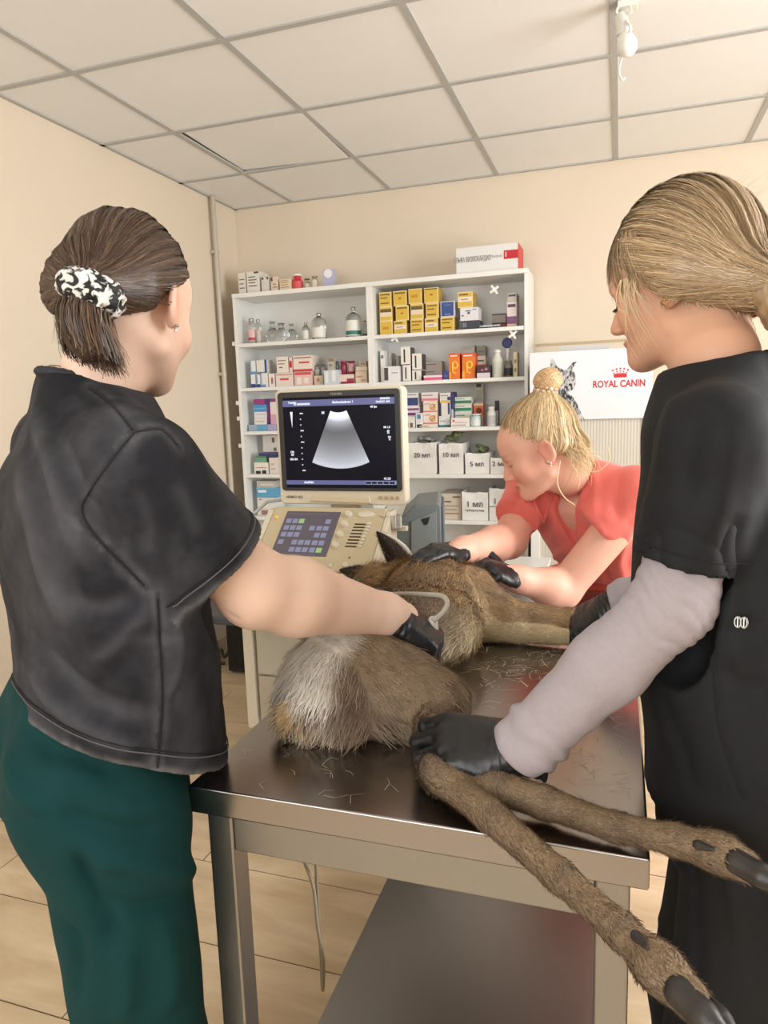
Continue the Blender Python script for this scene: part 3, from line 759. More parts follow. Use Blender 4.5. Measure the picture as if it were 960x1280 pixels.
# right unit, second shelf
carton(476, 481.5, 437, 477, 'thin white carton at far left of the second right shelf', (220, 220, 214), ((.2, .75, .8, .85, (110, 110, 110)),), .09)
carton(480, 499.5, 458, 477.5, 'white carton with black swirl, front left of the second right shelf', (228, 226, 228), ((.02, .1, .28, .92, (70, 66, 66)), (.5, .55, .9, .6, (120, 116, 120))), .06, Y=3.745)
carton(483, 490.5, 440, 477, 'plain tall white carton behind the swirl carton', (218, 214, 206), ((.8, .1, 1, .9, (190, 186, 178)),), .08, Y=3.84)
carton(494.5, 499.5, 444, 477, 'narrow grey carton behind the swirl carton', (172, 166, 158), ((.0, .1, .2, .9, (84, 80, 78)),), .06, Y=3.84)
def vcarton(x0, x1, yt, yb, where):
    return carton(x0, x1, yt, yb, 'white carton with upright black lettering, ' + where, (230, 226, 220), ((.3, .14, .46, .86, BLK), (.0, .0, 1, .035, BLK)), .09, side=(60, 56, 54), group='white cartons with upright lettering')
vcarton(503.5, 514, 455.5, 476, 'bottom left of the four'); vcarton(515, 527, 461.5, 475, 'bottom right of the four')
vcarton(501, 513.5, 432.5, 455.5, 'top left of the four'); vcarton(515, 527.5, 440.5, 461.5, 'top right of the four')
carton(529.5, 553, 470, 476, 'flat pink carton on the second right shelf', (226, 100, 142), ((.0, .6, 1, 1, (232, 220, 222)),), .09, Y=3.74)
carton(530, 553, 451, 469.5, 'pale carton behind and above the flat pink one', (206, 200, 190), lines(.1, .7, (.8, .3), (130, 124, 116)), .06, Y=3.87)
carton(554, 560, 464, 475, 'small blue packet left of the orange cartons', (52, 64, 132), ((.2, .3, .8, .6, (90, 100, 170)),), .05, Y=3.745)
for x0, x1, yt, yb, w in ((561, 575, 441.5, 474, 'left'), (577.5, 594.5, 441, 473, 'right')):
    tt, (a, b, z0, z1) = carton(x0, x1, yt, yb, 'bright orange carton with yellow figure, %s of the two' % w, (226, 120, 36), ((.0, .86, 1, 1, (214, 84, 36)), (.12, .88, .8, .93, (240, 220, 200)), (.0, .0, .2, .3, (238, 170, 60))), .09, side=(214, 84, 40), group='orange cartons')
    bm = nb(); c = ((a+b)/2+0.004, 3.7645, z0+(z1-z0)*0.55)
    tube(bm, [(c[0]+0.014*math.cos(q), c[1], c[2]+0.017*math.sin(q)) for q in np.linspace(0, 2*PI, 16)[:-1]], 0.004, 6, True)
    tube(bm, [(c[0]-0.014, c[1], c[2]+0.005), (c[0]-0.013, c[1], c[2]-0.038), (c[0]+0.006, c[1], c[2]-0.045)], 0.004, 6); obj('figure', bm, paint(248, 206, 70), tt)
carton(596, 613, 456, 472, 'dark carton with pink speckles right of the orange cartons', (64, 44, 54), ((.0, .0, 1, .4, (214, 204, 214)), (.3, .55, .5, .7, (186, 90, 110)), (.6, .6, .8, .78, (186, 130, 140))), .06, Y=3.745)
carton(596, 607.5, 443.5, 472, 'red and white carton behind the dark speckled one', (214, 204, 194), ((.0, .45, 1, .62, (196, 80, 56)), (.1, .75, .8, .82, (90, 80, 76))), .06, Y=3.83)
carton(576.5, 593.5, 431.5, 474, 'silver carton standing behind the right orange carton', (172, 170, 164), lines(.1, .9, (.95, .9), (140, 138, 132), .02), .06, Y=3.87)
carton(596, 607.5, 431.5, 473, 'tall grey carton behind the red and white one', (164, 156, 146), ((.1, .8, .9, .86, (136, 128, 118)),), .06, Y=3.905)
bottle(615, 628.5, 436, 471, 'white plastic bottle on the second right shelf', (226, 224, 214), (232, 230, 222), (212, 216, 206), neck=.55, shoulder=.72, Y=3.785)
bottle(630, 641, 449, 470, 'grey bottle with dark label under the blue round stopper', (120, 118, 112), (140, 134, 126), (44, 46, 52), neck=.7, shoulder=.8, Y=3.80)
p = at_y(634.5, 429, 3.80); a = at_y(634.5, 446, 3.80)
t = thing('stopper_spray', 'dark blue round stopper with a clear stem on grey bottle', 'stopper', (a[0], 3.80, a[2]))
bm = nb(); lathe(bm, [(0.024, -0.006), (0.027, 0), (0.024, 0.006)], n=22, M=Matrix.Translation((p[0], 3.78, p[2])) @ Matrix.Rotation(PI/2-0.1, 4, 'X')); obj('disc', bm, paint(30, 34, 84, 0.3), t, smooth=True)
bm = nb(); lathe(bm, [(0.007, -0.018), (0.012, 0.03), (0.014, p[2]-a[2]-0.018)], (a[0], 3.80, a[2]), 16); obj('stem', bm, paint(206, 200, 196, 0.3), t, smooth=True)
carton(641.5, 647, 440, 471, 'narrow cream carton at the right end of the second right shelf', (214, 204, 170), ((.2, .2, .8, .35, (150, 130, 90)), (.2, .55, .8, .7, (150, 130, 90))), .08)
# right unit, third shelf
carton(505, 519, 520, 534, 'white carton with brown figures beside monitor on the third right shelf', (224, 222, 216), ((.15, .05, .4, .5, (110, 84, 70)), (.55, .05, .8, .45, (110, 84, 70))), .06, Y=3.745)
carton(519.6, 528, 515, 533.5, 'small white carton with blue spot on the third right shelf', (220, 222, 226), ((.2, .6, .8, .9, (80, 130, 170)),), .06, Y=3.745)
carton(505, 524, 506, 520, 'carton with purple stripes left on the third right shelf', (222, 216, 222), ((.0, .1, 1, .35, (110, 50, 110)), (.0, .55, 1, .75, (130, 70, 130))), .09)
carton(505, 523, 490, 506, 'navy carton with white head at the top left of the third right shelf', (222, 222, 222), ((.0, .0, 1, .6, (44, 60, 116)), (.0, .8, .9, .86, (110, 120, 160))), .09)
carton(521, 546.5, 530, 534.5, 'flat cream carton under the ticked cartons', (226, 218, 206), ((.1, .2, .6, .6, (190, 170, 150)),), .09, Y=3.745)
for yt, yb, w in ((515, 530, 'lower'), (501, 514.5, 'upper')):
    tt, (a, b, z0, z1) = carton(529, 547, yt, yb, 'pale pink carton with orange tick, %s of the two' % w, (230, 214, 202), ((.0, .0, 1, .1, (206, 120, 120)), (.1, .7, .5, .78, (180, 150, 140))), .09, group='cartons with an orange tick')
    cx, cz = a+(b-a)*.68, z0+(z1-z0)*.45
    bm = nb(); tube(bm, [(cx+0.014*math.cos(q), 3.7645, cz+0.014*math.sin(q)) for q in np.linspace(0, 2*PI, 14)[:-1]], .0028, 6, True); tube(bm, [(cx-.006, 3.764, cz), (cx, 3.764, cz-.007), (cx+.014, 3.764, cz+.016)], .003, 6); obj('tick_mark', bm, paint(206, 146, 52), tt)
carton(526.5, 547.5, 490, 501, 'white carton with pink stripe on the ticked cartons', (226, 218, 214), ((.0, .05, 1, .3, (214, 120, 140)), (.05, .6, .7, .7, (140, 120, 120))), .09)
carton(548.5, 563, 520, 534, 'white carton with teal foot on the third right shelf', (220, 222, 222), ((.0, .0, 1, .2, (60, 120, 140)), (.1, .5, .6, .58, (150, 160, 170))), .09)
carton(550, 563.5, 501, 520, 'white carton with navy and yellow edges above the teal foot one', (222, 218, 212), ((.0, .0, .12, 1, (60, 50, 110)), (.75, .1, .95, .85, (50, 70, 120)), (.0, .86, 1, 1, (214, 180, 80))), .09)
carton(549.5, 563.5, 491, 501, 'white carton with navy corner on the yellow edged one', (218, 216, 210), ((.7, .05, 1, .5, (52, 60, 110)), (.1, .6, .8, .7, (140, 140, 140))), .09)
carton(564.3, 567.5, 490, 534, 'thin dark navy carton standing upright on the third right shelf', (48, 52, 92), ((.0, .0, 1, .5, (190, 196, 204)),), .09)
carton(563.5, 587, 523, 534.5, 'white carton with red line in front on the third right shelf', (230, 226, 222), ((.1, .55, .2, .8, (206, 90, 90)), (.2, .45, .9, .52, (206, 150, 150)), (.1, .15, .8, .25, (170, 160, 160))), .05, Y=3.74)
for yt, yb, w in ((514.5, 533, 'lowest'), (505, 514.5, 'middle'), (496, 505, 'topmost')):
    carton(568.5, 589.5, yt, yb, 'white carton with green stripe, %s of the three' % w, (222, 224, 214), ((.0, .1, 1, .5, (44, 128, 100)), (.05, .7, .6, .8, (130, 150, 140))), .08, Y=3.80, group='cartons with a green stripe')
bottle(588, 601, 517, 533, 'round pale teal tub on the third right shelf', (184, 206, 206), (200, 214, 210), (214, 220, 216), neck=.94, shoulder=.82, Y=3.765, name='medicine_tub', cat='tub')
tt, (a, b, z0, z1) = carton(592, 604.5, 505, 533.5, 'orange carton with dark round picture on the third right shelf', (206, 110, 70), ((.0, .9, 1, 1, (214, 190, 160)), (.0, 0, 1, .45, (190, 180, 160))), .06, Y=3.82)
bm = nb(); lathe(bm, [(.016, 0), (.016, .0014)], n=18, M=Matrix.Translation(((a+b)/2+.003, 3.8194, z0+(z1-z0)*.68)) @ Matrix.Rotation(PI/2, 4, 'X')); obj('picture', bm, paint(110, 40, 26), tt)
carton(593.5, 604.5, 479, 533, 'tall grey carton with black lid, back of the third right shelf', (196, 192, 182), ((.2, .92, .8, 1, (50, 48, 46)), (.15, .6, .85, .85, (170, 166, 156))), .05, Y=3.90)
bottle(609, 620, 508, 532.5, 'white bottle with grey text by the woman in coral', (226, 226, 222), (230, 230, 226), (196, 196, 196), neck=.62, shoulder=.75, Y=3.77)
carton(618.5, 623, 501, 532, 'slim dark carton behind the white bottle by the woman in coral', (44, 44, 48), ((.0, .0, 1, .6, (170, 166, 160)),), .05, Y=3.86)

# hand-lettered paper boxes for syringes
def paperbox(x0, x1, yt, yb, s, label, size, sub=None, Y=3.745, depth=0.2, dz=0.0, dx=0.0, extra=False):
    a, b, z0, z1 = foot(x0, x1, yt, yb, Y)
    t = thing('paper_box', label, 'box', ((a+b)/2, Y+depth/2, z0), 'white paper syringe boxes')
    P = paint(228, 227, 224, 0.7, bump=0.25, bscale=30)
    th = 0.003; bm = nb()
    for lo, hi in (((a, Y, z0), (b, Y+th, z1)), ((a, Y+depth-th, z0), (b, Y+depth, z1)), ((a, Y+th, z0), (a+th, Y+depth-th, z1)), ((b-th, Y+th, z0), (b, Y+depth-th, z1)), ((a, Y, z0), (b, Y+depth, z0+th))):
        box(bm, lo, hi)
    bmesh.ops.subdivide_edges(bm, edges=[e for e in bm.edges if e.calc_length() > 0.05], cuts=5, use_grid_fill=True)
    for v in bm.verts:
        tz = (v.co.z-z0)/(z1-z0)
        v.co.z += (0.006*math.sin(v.co.x*60+x0)+0.004*math.sin(v.co.x*131))*max(0, tz-0.6)
        v.co.y += 0.003*math.sin(v.co.x*43+v.co.z*37+x0)*tz
    obj('box_body', bm, P, t)
    ink = paint(52, 50, 54, 0.6)
    text('lettering', s, size, Matrix.Translation(((a+b)/2+dx, Y-0.005, z0+(z1-z0)*(0.57+dz))), ink, t, bold=0.0001)
    if sub: text('small_lettering', sub, size*0.42, Matrix.Translation(((a+b)/2, Y-0.005, z0+(z1-z0)*0.36)), paint(110, 108, 110, 0.6), t)
    if extra:
        bm = nb(); box(bm, (a, Y-0.0055, z0+(z1-z0)*.44), (b, Y-0.004, z0+(z1-z0)*.455)); obj('ruled_line', bm, ink, t)
    return a, b, z0, z1
pb1 = paperbox(511, 546, 553, 592, '20 мл', 'white paper box lettered 20 мл, leftmost on its shelf', 0.036, dz=.03)
pb2 = paperbox(549, 579.5, 553, 591.5, '10 мл', 'white paper box lettered 10 мл, second on its shelf', 0.036, dz=.05)
pb3 = paperbox(581.5, 612, 565, 591, '5 мл', 'white paper box lettered 5 мл, third on its shelf', 0.036, dz=-.1)
pb4 = paperbox(612.8, 642, 570, 590.5, '2 мл', 'white paper box lettered 2, partly behind the head of the woman in coral', 0.036, dz=.05, dx=-0.012)
paperbox(577.5, 610.5, 617, 652, '1 мл', 'white paper box lettered 1 мл with smaller writing under it', 0.044, sub='туберкулин')
paperbox(611.5, 644, 611, 651.5, '1 мл', 'white paper box lettered 1 мл with a ruled line below', 0.044, extra=True, dz=.03)
carton(549, 577, 620, 652, 'beige printed carton left of the 1 мл boxes', (206, 196, 180), ((.06, .82, .16, .92, BLK), (.62, .84, .95, .9, (110, 96, 84)), (.06, .66, .55, .71, (90, 78, 70)), (.06, .5, .9, .54, (160, 140, 122)), (.06, .36, .8, .4, (160, 140, 122)), (.06, .2, .9, .25, (170, 130, 110))), .2, name='printed_carton')
# clear bags of syringe packs sticking out of the paper boxes
M_bag = mat('clear_bag_green', rgb(120, 128, 92), 0.25, spec=0.6, bump=0.6, bscale=60, var=0.35, vscale=30)
M_bag2 = mat('clear_bag_grey', rgb(150, 152, 146), 0.25, spec=0.6, bump=0.6, bscale=60, var=0.3, vscale=30)
def bag(c, r, m, label, seed):
    g = Vol(np.array(c)-np.array(r)*1.5, np.array(c)+np.array(r)*1.5, 0.006); rg = np.random.default_rng(seed)
    for k in range(7):
        a = np.array(c)+np.array(r)*rg.uniform(-.6, .6, 3); d = np.array(r)*rg.uniform(-.9, .9, 3); d[2] = abs(d[2])*0.7
        g.cap(a-d*.5, a+d*.5, .012, .007, .012)
    v, F = g.mesh(1)
    zlo = v[:, 2].min()
    v += normals(v, F)*(vnoise(v*70, seed)*.004)[:, None]
    o = skin('plastic_bag', (v, F), m, None, base=c); tag(o, label, 'bag', 'clear bags on the paper boxes')
def top(pb, dx, dz, dy=0.09): return ((pb[0]+pb[1])/2+dx, 3.745+dy, pb[3]+dz)
bag(top(pb1, 0, .010), (.062, .06, .035), M_bag2, 'crumpled grey bag in the 20 мл box', 3)
bag(top(pb2, .0, .022), (.060, .06, .045), M_bag, 'crumpled green bag sticking out of the 10 мл box', 4)
bag(top(pb3, .0, .016), (.055, .06, .035), M_bag, 'crumpled yellow-green bag in the 5 мл box', 5)

# the long white and red carton on the very top
Yb = 3.74; a, b, z0, z1 = foot(570, 648, 306.5, 340, Yb)
t = thing('long_carton', 'long white carton with red end on top of the right shelves', 'box', ((a+b)/2, Yb+.1, z0))
bm = nb(); box(bm, (a, Yb, z0), (b, Yb+0.2, z1)); obj('box_body', bm, paint(224, 224, 222), t, bevel=0.002)
bm = nb(); box(bm, (b-0.001, Yb, z0+.001), (b+0.001, Yb+0.2, z1-.001)); obj('red_end', bm, paint(206, 62, 66), t)
w, h = b-a, z1-z0
bm = nb(); box(bm, (a+w*.775, Yb-.001, z0+h*.42), (b, Yb+.001, z0+h*.74)); rf = obj('red_field', bm, paint(190, 34, 46), t)
bm = nb(); box(bm, (a+w*.80, Yb-.0016, z0+h*.5), (a+w*.815, Yb-.0005, z0+h*.68)); obj('field_mark', bm, paint(240, 220, 220), rf)
text('lettering', 'АЛЬФА ВИЗИОКАРДИО', 0.036, Matrix.Translation((a+w*.265, Yb-.0012, z0+h*.52)), paint(150, 146, 146), t, sx=0.46, bold=.0004)
text('small_lettering', 'Medical', 0.02, Matrix.Translation((a+w*.65, Yb-.0012, z0+h*.56)), paint(170, 168, 170), t)

# ------------------------------------------------------------------ tall white cabinet with the poster, to the right of the shelves
CX0, CX1, CYF = -0.418, 0.148, 3.62
t = thing('tall_cabinet', 'tall white cabinet with ribbed grey door panel behind the poster', 'cabinet', ((CX0+CX1)/2, 3.8, 0))
bm = nb()
box(bm, (CX0, CYF+.02, 0.05), (CX1, 3.985, 1.60)); obj('body', bm, paint(216, 214, 206), t, bevel=.003)
def ribbed():
    m = mat('ribbed_panel', rgb(204, 200, 188), 0.45)
    N = m.node_tree.nodes; L = m.node_tree.links; tc = N.new('ShaderNodeTexCoord'); wv = N.new('ShaderNodeTexWave'); wv.inputs['Scale'].default_value = 22; wv.bands_direction = 'X'
    L.new(tc.outputs['Object'], wv.inputs['Vector']); bp = N.new('ShaderNodeBump'); bp.inputs['Strength'].default_value = .35; bp.inputs['Distance'].default_value = .003
    L.new(wv.outputs['Fac'], bp.inputs['Height']); L.new(bp.outputs['Normal'], N['Principled BSDF'].inputs['Normal']); return m
bm = nb(); box(bm, (CX0+.045, CYF, 0.12), (CX1-.036, CYF+.02, 1.56)); obj('door_panel', bm, ribbed(), t)
bm = nb()
for lo, hi in (((CX0, CYF-.012, .05), (CX0+.045, CYF+.02, 1.60)), ((CX1-.036, CYF-.012, .05), (CX1, CYF+.02, 1.60)), ((CX0+.045, CYF-.012, 1.56), (CX1-.036, CYF+.02, 1.60)), ((CX0+.045, CYF-.012, .05), (CX1-.036, CYF+.02, .12))):
    box(bm, lo, hi)
obj('door_frame', bm, M_whitem, t, bevel=.002)
for x in (CX0+.06, CX1-.06):
    bm = nb(); lathe(bm, [(.018, 0), (.018, .05)], (x, 3.8, 0), 14); obj('foot', bm, paint(60, 60, 62), t)
PY = CYF-.016
pl, pr, pz0, pz1 = -0.422, 0.146, 1.313, 1.642
t = thing('poster', 'white poster with red crown logo and a grey cat on the cabinet', 'poster', ((pl+pr)/2, PY, pz0))
bm = nb(); box(bm, (pl, PY-.002, pz0), (pr, PY+.002, pz1)); obj('sheet', bm, paint(226, 228, 234, .35), t)
RED = paint(196, 30, 48, .4)
lx, lz = -0.004, 1.476
text('lettering', 'ROYAL CANIN', 0.045, Matrix.Translation((lx, PY-.0024, lz)), RED, t, bold=.0012, sx=.80)
bm = nb()
for k, (u, v) in enumerate([(-.034, .0), (-.017, .006), (0, .008), (.017, .006), (.034, .0)]):
    lathe(bm, [(.0042, 0), (.0042, .0012)], n=12, M=Matrix.Translation((lx+.006+u, PY-.0024, lz+.064+v)) @ Matrix.Rotation(PI/2, 4, 'X'))
    lathe(bm, [(.0032, 0), (.0032, .0012)], n=10, M=Matrix.Translation((lx+.006+u*.85, PY-.0024, lz+.052+v)) @ Matrix.Rotation(PI/2, 4, 'X'))
prism(bm, [(lx-.022, lz+.030), (lx+.034, lz+.030), (lx+.036, lz+.044), (lx+.006, lz+.048), (lx-.024, lz+.044)], .0012, Matrix.Translation((0, PY-.0036, 0)))
prism(bm, [(lx-.024, lz+.047), (lx-.021, lz+.044), (lx+.006, lz+.050), (lx+.033, lz+.044), (lx+.036, lz+.047), (lx+.006, lz+.053)], .0012, Matrix.Translation((0, PY-.0036, 0)))
obj('crown_logo', bm, RED, t)
def fur_print():
    m = mat('cat_print', rgb(120, 120, 120), .45); N = m.node_tree.nodes; L = m.node_tree.links
    tc = N.new('ShaderNodeTexCoord'); mp = N.new('ShaderNodeMapping'); mp.inputs['Scale'].default_value = (60, 60, 26); mp.inputs['Rotation'].default_value = (0, .5, 0)
    n = N.new('ShaderNodeTexNoise'); n.inputs['Scale'].default_value = 1.0; n.inputs['Detail'].default_value = 4; n.inputs['Distortion'].default_value = 1.2
    r = N.new('ShaderNodeValToRGB'); r.color_ramp.elements[0].position = .42; r.color_ramp.elements[0].color = (.015, .015, .015, 1); r.color_ramp.elements[1].position = .58; r.color_ramp.elements[1].color = (.62, .62, .62, 1)
    L.new(tc.outputs['Object'], mp.inputs['Vector']); L.new(mp.outputs['Vector'], n.inputs['Vector']); L.new(n.outputs['Fac'], r.inputs['Fac']); L.new(r.outputs['Color'], N['Principled BSDF'].inputs['Base Color'])
    return m
M_cat = fur_print()
def pz(x, y):
    p = at_y(x, y, PY-.003); return (p[0], p[2])
cat_poly = [pz(*q) for q in [(688, 449), (691, 448), (697, 458), (705, 463), (711, 459), (716, 453), (721, 452), (716, 460), (719, 468), (720, 478), (717, 486), (711, 491), (716, 496), (722, 506), (727, 518), (731, 524.5), (694, 525), (690, 505), (688, 490), (689, 475)]]
bm = nb(); prism(bm, cat_poly, .0012, Matrix.Translation((0, PY-.0032, 0))); cf = obj('cat_picture', bm, M_cat, t)
for (x, y) in ((705, 474), (715, 473)):
    p = pz(x, y); bm = nb(); lathe(bm, [(.006, 0), (.006, .0012)], n=12, M=Matrix.Translation((p[0], PY-.0034, p[1])) @ Matrix.Rotation(PI/2, 4, 'X')); obj('cat_eye', bm, paint(196, 200, 196), cf)
p = pz(712, 481); bm = nb(); lathe(bm, [(.005, 0), (.005, .0012)], n=12, M=Matrix.Translation((p[0], PY-.0034, p[1])) @ Matrix.Rotation(PI/2, 4, 'X')); obj('cat_nose', bm, paint(28, 28, 28), cf)
# sheet of paper lying flat behind the poster top
p0, p1 = at_y(700, 437, 3.7), at_y(762, 428, 3.7)
o = obj('paper_sheet', box(nb(), (p0[0], 3.66, 1.602), (p1[0], 3.70, 1.668)), paint(206, 206, 206), base=(p0[0], 3.68, 1.602)); tag(o, 'pale grey folder standing on the cabinet behind the poster', 'folder')

# low white trolley between the shelves and the woman in coral
q0 = at_y(560, 712, 3.05); q1 = at_y(712, 712, 3.05)
X0, X1, Z = -0.86, -0.30, 0.66
t = thing('low_trolley', 'low white trolley behind the table, in front of the shelves', 'trolley', ((X0+X1)/2, 3.2, 0))
bm = nb(); box(bm, (X0, 3.0, Z-.02), (X1, 3.42, Z)); obj('top', bm, M_white, t, bevel=.002)
bm = nb(); box(bm, (X0+.02, 3.02, Z-.40), (X1-.02, 3.40, Z-.38)); obj('lower_tray', bm, M_white, t, bevel=.002)
for x in (X0+.005, X1-.03):
    for y in (3.005, 3.39):
        bm = nb(); box(bm, (x, y, 0), (x+.025, y+.025, Z-.02)); obj('leg', bm, M_whitem, t, bevel=.002)
q = at_y(574, 690, 3.30)
t = thing('tissue_pack', 'small white and red packet behind the gloved hand', 'packet', (q[0], 3.3, Z+.0005))
bm = nb(); box(bm, (q[0]-.045, 3.26, Z+.0005), (q[0]+.045, 3.34, Z+.075)); obj('pack_body', bm, paint(214, 210, 206), t, bevel=.004)
bm = nb(); box(bm, (q[0]-.044, 3.2585, Z+.045), (q[0]-.02, 3.262, Z+.073)); obj('red_print', bm, paint(190, 60, 56), t)
# ------------------------------------------------------------------ ultrasound machine
BEI = paint(200, 187, 156, 0.42); BEI2 = paint(218, 210, 190, 0.42); BEID = paint(182, 167, 126, 0.45)
M_dark = paint(44, 42, 40, 0.4)
M_scr = mat('screen_glass', (0.003, 0.003, 0.006), 0.2, emit=rgb(7, 8, 20), estr=1.0, spec=0.12)
def glow(name, col, s=1.0): return mat(name, (0.02, 0.02, 0.02), 0.3, emit=col, estr=s)
M_bar = glow('screen_bar', rgb(84, 88, 140)); M_wtx = glow('screen_white', rgb(226, 230, 240)); M_wdim = glow('screen_dim', rgb(170, 176, 196))
t = thing('ultrasound_machine', 'beige ultrasound machine with a lit monitor behind the deer', 'ultrasound machine', (-0.95, 2.35, 0))
MY = 2.22
A = [at_y(*q, MY) for q in ((345, 487), (503, 481.5), (507.5, 629), (349, 633))]
mx0, mx1 = (A[0][0]+A[3][0])/2, (A[1][0]+A[2][0])/2; mz1, mz0 = (A[0][2]+A[1][2])/2, (A[2][2]+A[3][2])/2
# monitor: shell > bezel, screen ...
bm = nb(); prism(bm, roundrect(mx0, mz0, mx1, mz1, .020), .055, Matrix.Translation((0, MY, 0))); mon = obj('monitor', bm, BEI2, t, bevel=.006, segs=3)
bm = nb(); prism(bm, roundrect(mx0+.06, mz0+.05, mx1-.06, mz1-.05, .02), .06, Matrix.Translation((0, MY+.05, 0))); obj('rear_housing', bm, BEI2, mon, bevel=.012)
bx0, bx1, bz0, bz1 = mx0+.012, mx1-.010, mz0+.048, mz1-.010
bm = nb(); prism(bm, roundrect(bx0, bz0, bx1, bz1, .012), .010, Matrix.Translation((0, MY-.006, 0))); obj('bezel', bm, M_dark, mon, bevel=.002)
S = [at_y(*q, MY-.007) for q in ((353, 498), (493, 492), (496, 608), (359, 612))]
sx0, sx1 = (S[0][0]+S[3][0])/2, (S[1][0]+S[2][0])/2; sz1, sz0 = (S[0][2]+S[1][2])/2, (S[2][2]+S[3][2])/2
bm = nb(); box(bm, (sx0, MY-.0075, sz0), (sx1, MY-.004, sz1)); scr = obj('screen', bm, M_scr, mon)
sw, sh = sx1-sx0, sz1-sz0
SYc = MY-.0078
def sbox(u0, v0, u1, v1, m, name, e=0.0):
    bm = nb(); box(bm, (sx0+sw*u0, SYc-.0004-e, sz1-sh*v1), (sx0+sw*u1, SYc+.0003, sz1-sh*v0)); return obj(name, bm, m, mon)
sbox(.0, .03, 1, .10, M_bar, 'screen_bar'); sbox(.0, .915, 1, .962, M_bar, 'screen_bar')
# the grey fan of the scan
def fan_mat():
    m = bpy.data.materials.new('scan_fan'); m.use_nodes = True; N = m.node_tree.nodes; L = m.node_tree.links; b = N['Principled BSDF']
    b.inputs['Base Color'].default_value = (.02, .02, .02, 1)
    a = N.new('ShaderNodeAttribute'); a.attribute_name = 'Col'
    tc = N.new('ShaderNodeTexCoord'); n = N.new('ShaderNodeTexNoise'); n.inputs['Scale'].default_value = 420; n.inputs['Detail'].default_value = 2; L.new(tc.outputs['Object'], n.inputs['Vector'])
    r = N.new('ShaderNodeMapRange'); r.inputs['To Min'].default_value = .6; r.inputs['To Max'].default_value = 1.4; L.new(n.outputs['Fac'], r.inputs['Value'])
    x = N.new('ShaderNodeVectorMath'); x.operation = 'SCALE'; L.new(a.outputs['Color'], x.inputs[0]); L.new(r.outputs['Result'], x.inputs['Scale'])
    L.new(x.outputs[0], b.inputs['Emission Color']); b.inputs['Emission Strength'].default_value = 1.0
    return m
fu = .505; apz = -.20; h0 = math.radians(23.5)
def sp(u, v): return (sx0+sw*u, sz1-sh*v)
F0 = sp(.51, -.06); Rin, Rout = sh*.235, sh*.845
na, nr = 26, 30; V = []; Fc = []; Cc = []
prof = [(0, .95), (.06, .95), (.12, .85), (.17, .42), (.27, .20), (.36, .11), (.5, .16), (.62, .22), (.75, .32), (.88, .46), (.97, .62), (1, .55)]
for i in range(nr+1):
    tt_ = i/nr
    for j in range(na+1):
        q = -h0+2*h0*j/na; r_ = Rin+(Rout-Rin)*tt_
        V.append((F0[0]+r_*math.sin(q), SYc-.0006, F0[1]-r_*math.cos(q)))
        g = np.interp(tt_, [p[0] for p in prof], [p[1] for p in prof])
        Cc.append((g*.93, g*.96, g*1.08))
for i in range(nr):
    for j in range(na):
        k = i*(na+1)+j; Fc.append((k, k+1, k+na+2, k+na+1))
skin('scan_image', (np.array(V), np.array(Fc)), fan_mat(), mon, np.array(Cc))
Mtx = lambda u, v: Matrix.Translation((sp(u, v)[0], SYc-.0008, sp(u, v)[1]))
text('screen_text', 'TOSHIBA', .0105, Matrix.Translation(((mx0+mx1)/2, MY-.0066, mz1-.021)), paint(150, 146, 138), mon, sx=1.0, bold=.0002)
for s, u, v, z in (('Testsite', .09, .055, .0095), ('ID 0000000000', .18, .075, .0095), ('Abdominalscan 1', .55, .065, .011), ('09/04/23', .92, .042, .0095), ('10:45:01 AM', .90, .075, .0095), ('43 fps', .82, .125, .0095), ('Abd/Mid', .21, .938, .010), ('M', .37, .175, .013), ('MI 1.5', .93, .345, .009), ('69', .94, .385, .008), ('75', .94, .405, .008), ('2D', .95, .45, .008), ('G', .95, .475, .008), ('DR', .07, .60, .010), ('60', .07, .63, .010), ('GN 84', .08, .68, .010)):
    text('screen_text', s, z, Mtx(u, v), M_wtx, mon, bold=.0004)
for k in range(11):
    v = .175+.063*k; big = k in (0, 3, 5, 10)
    sbox(.155, v-.006, .185 if big else .165, v+.006, M_wtx, 'depth_mark')
bm = nb(); prism(bm, [sp(.065, .155), sp(.090, .155), sp(.080, .33)][::-1], .0006, Matrix.Translation((0, SYc-.0006, 0))); obj('gray_wedge', bm, M_wtx, mon)
sbox(.722, .924, .995, .958, M_wtx, 'key_frame')
for k in range(5): sbox(.73+.052*k, .93, .775+.052*k, .952, M_scr, 'screen_key', .0004)
text('screen_text', '41:33', .011, Mtx(.92, .895), M_wtx, mon, bold=.0003)
# lower lip of the monitor: logo, grip, buttons
text('model_lettering', 'NEMIO XG', .013, Matrix.Translation((mx0+.055, MY-.0012, mz0+.025)), paint(120, 108, 84), mon, bold=.0002)
bm = nb(); prism(bm, [(mx0+.112, mz0+.012), (mx0+.34, mz0+.006), (mx0+.335, mz0+.030), (mx0+.13, mz0+.034)], .012, Matrix.Translation((0, MY-.010, 0))); obj('grip', bm, paint(214, 200, 170, .35), mon, bevel=.004)
for k in range(4):
    c = (mx1-.088+.020*k, MY-.001, mz0+.026)
    bm = nb(); lathe(bm, [(.0058, -.002), (.0066, .0), (.0058, .003)], n=16, M=Matrix.Translation(c) @ Matrix.Rotation(PI/2, 4, 'X')); obj('button', bm, paint(190, 160, 120), mon, smooth=True)
bm = nb(); box(bm, ((mx0+mx1)/2-.05, MY+.02, mz0-.06), ((mx0+mx1)/2+.05, MY+.08, mz0+.02)); obj('monitor_neck', bm, BEI, t, bevel=.008)
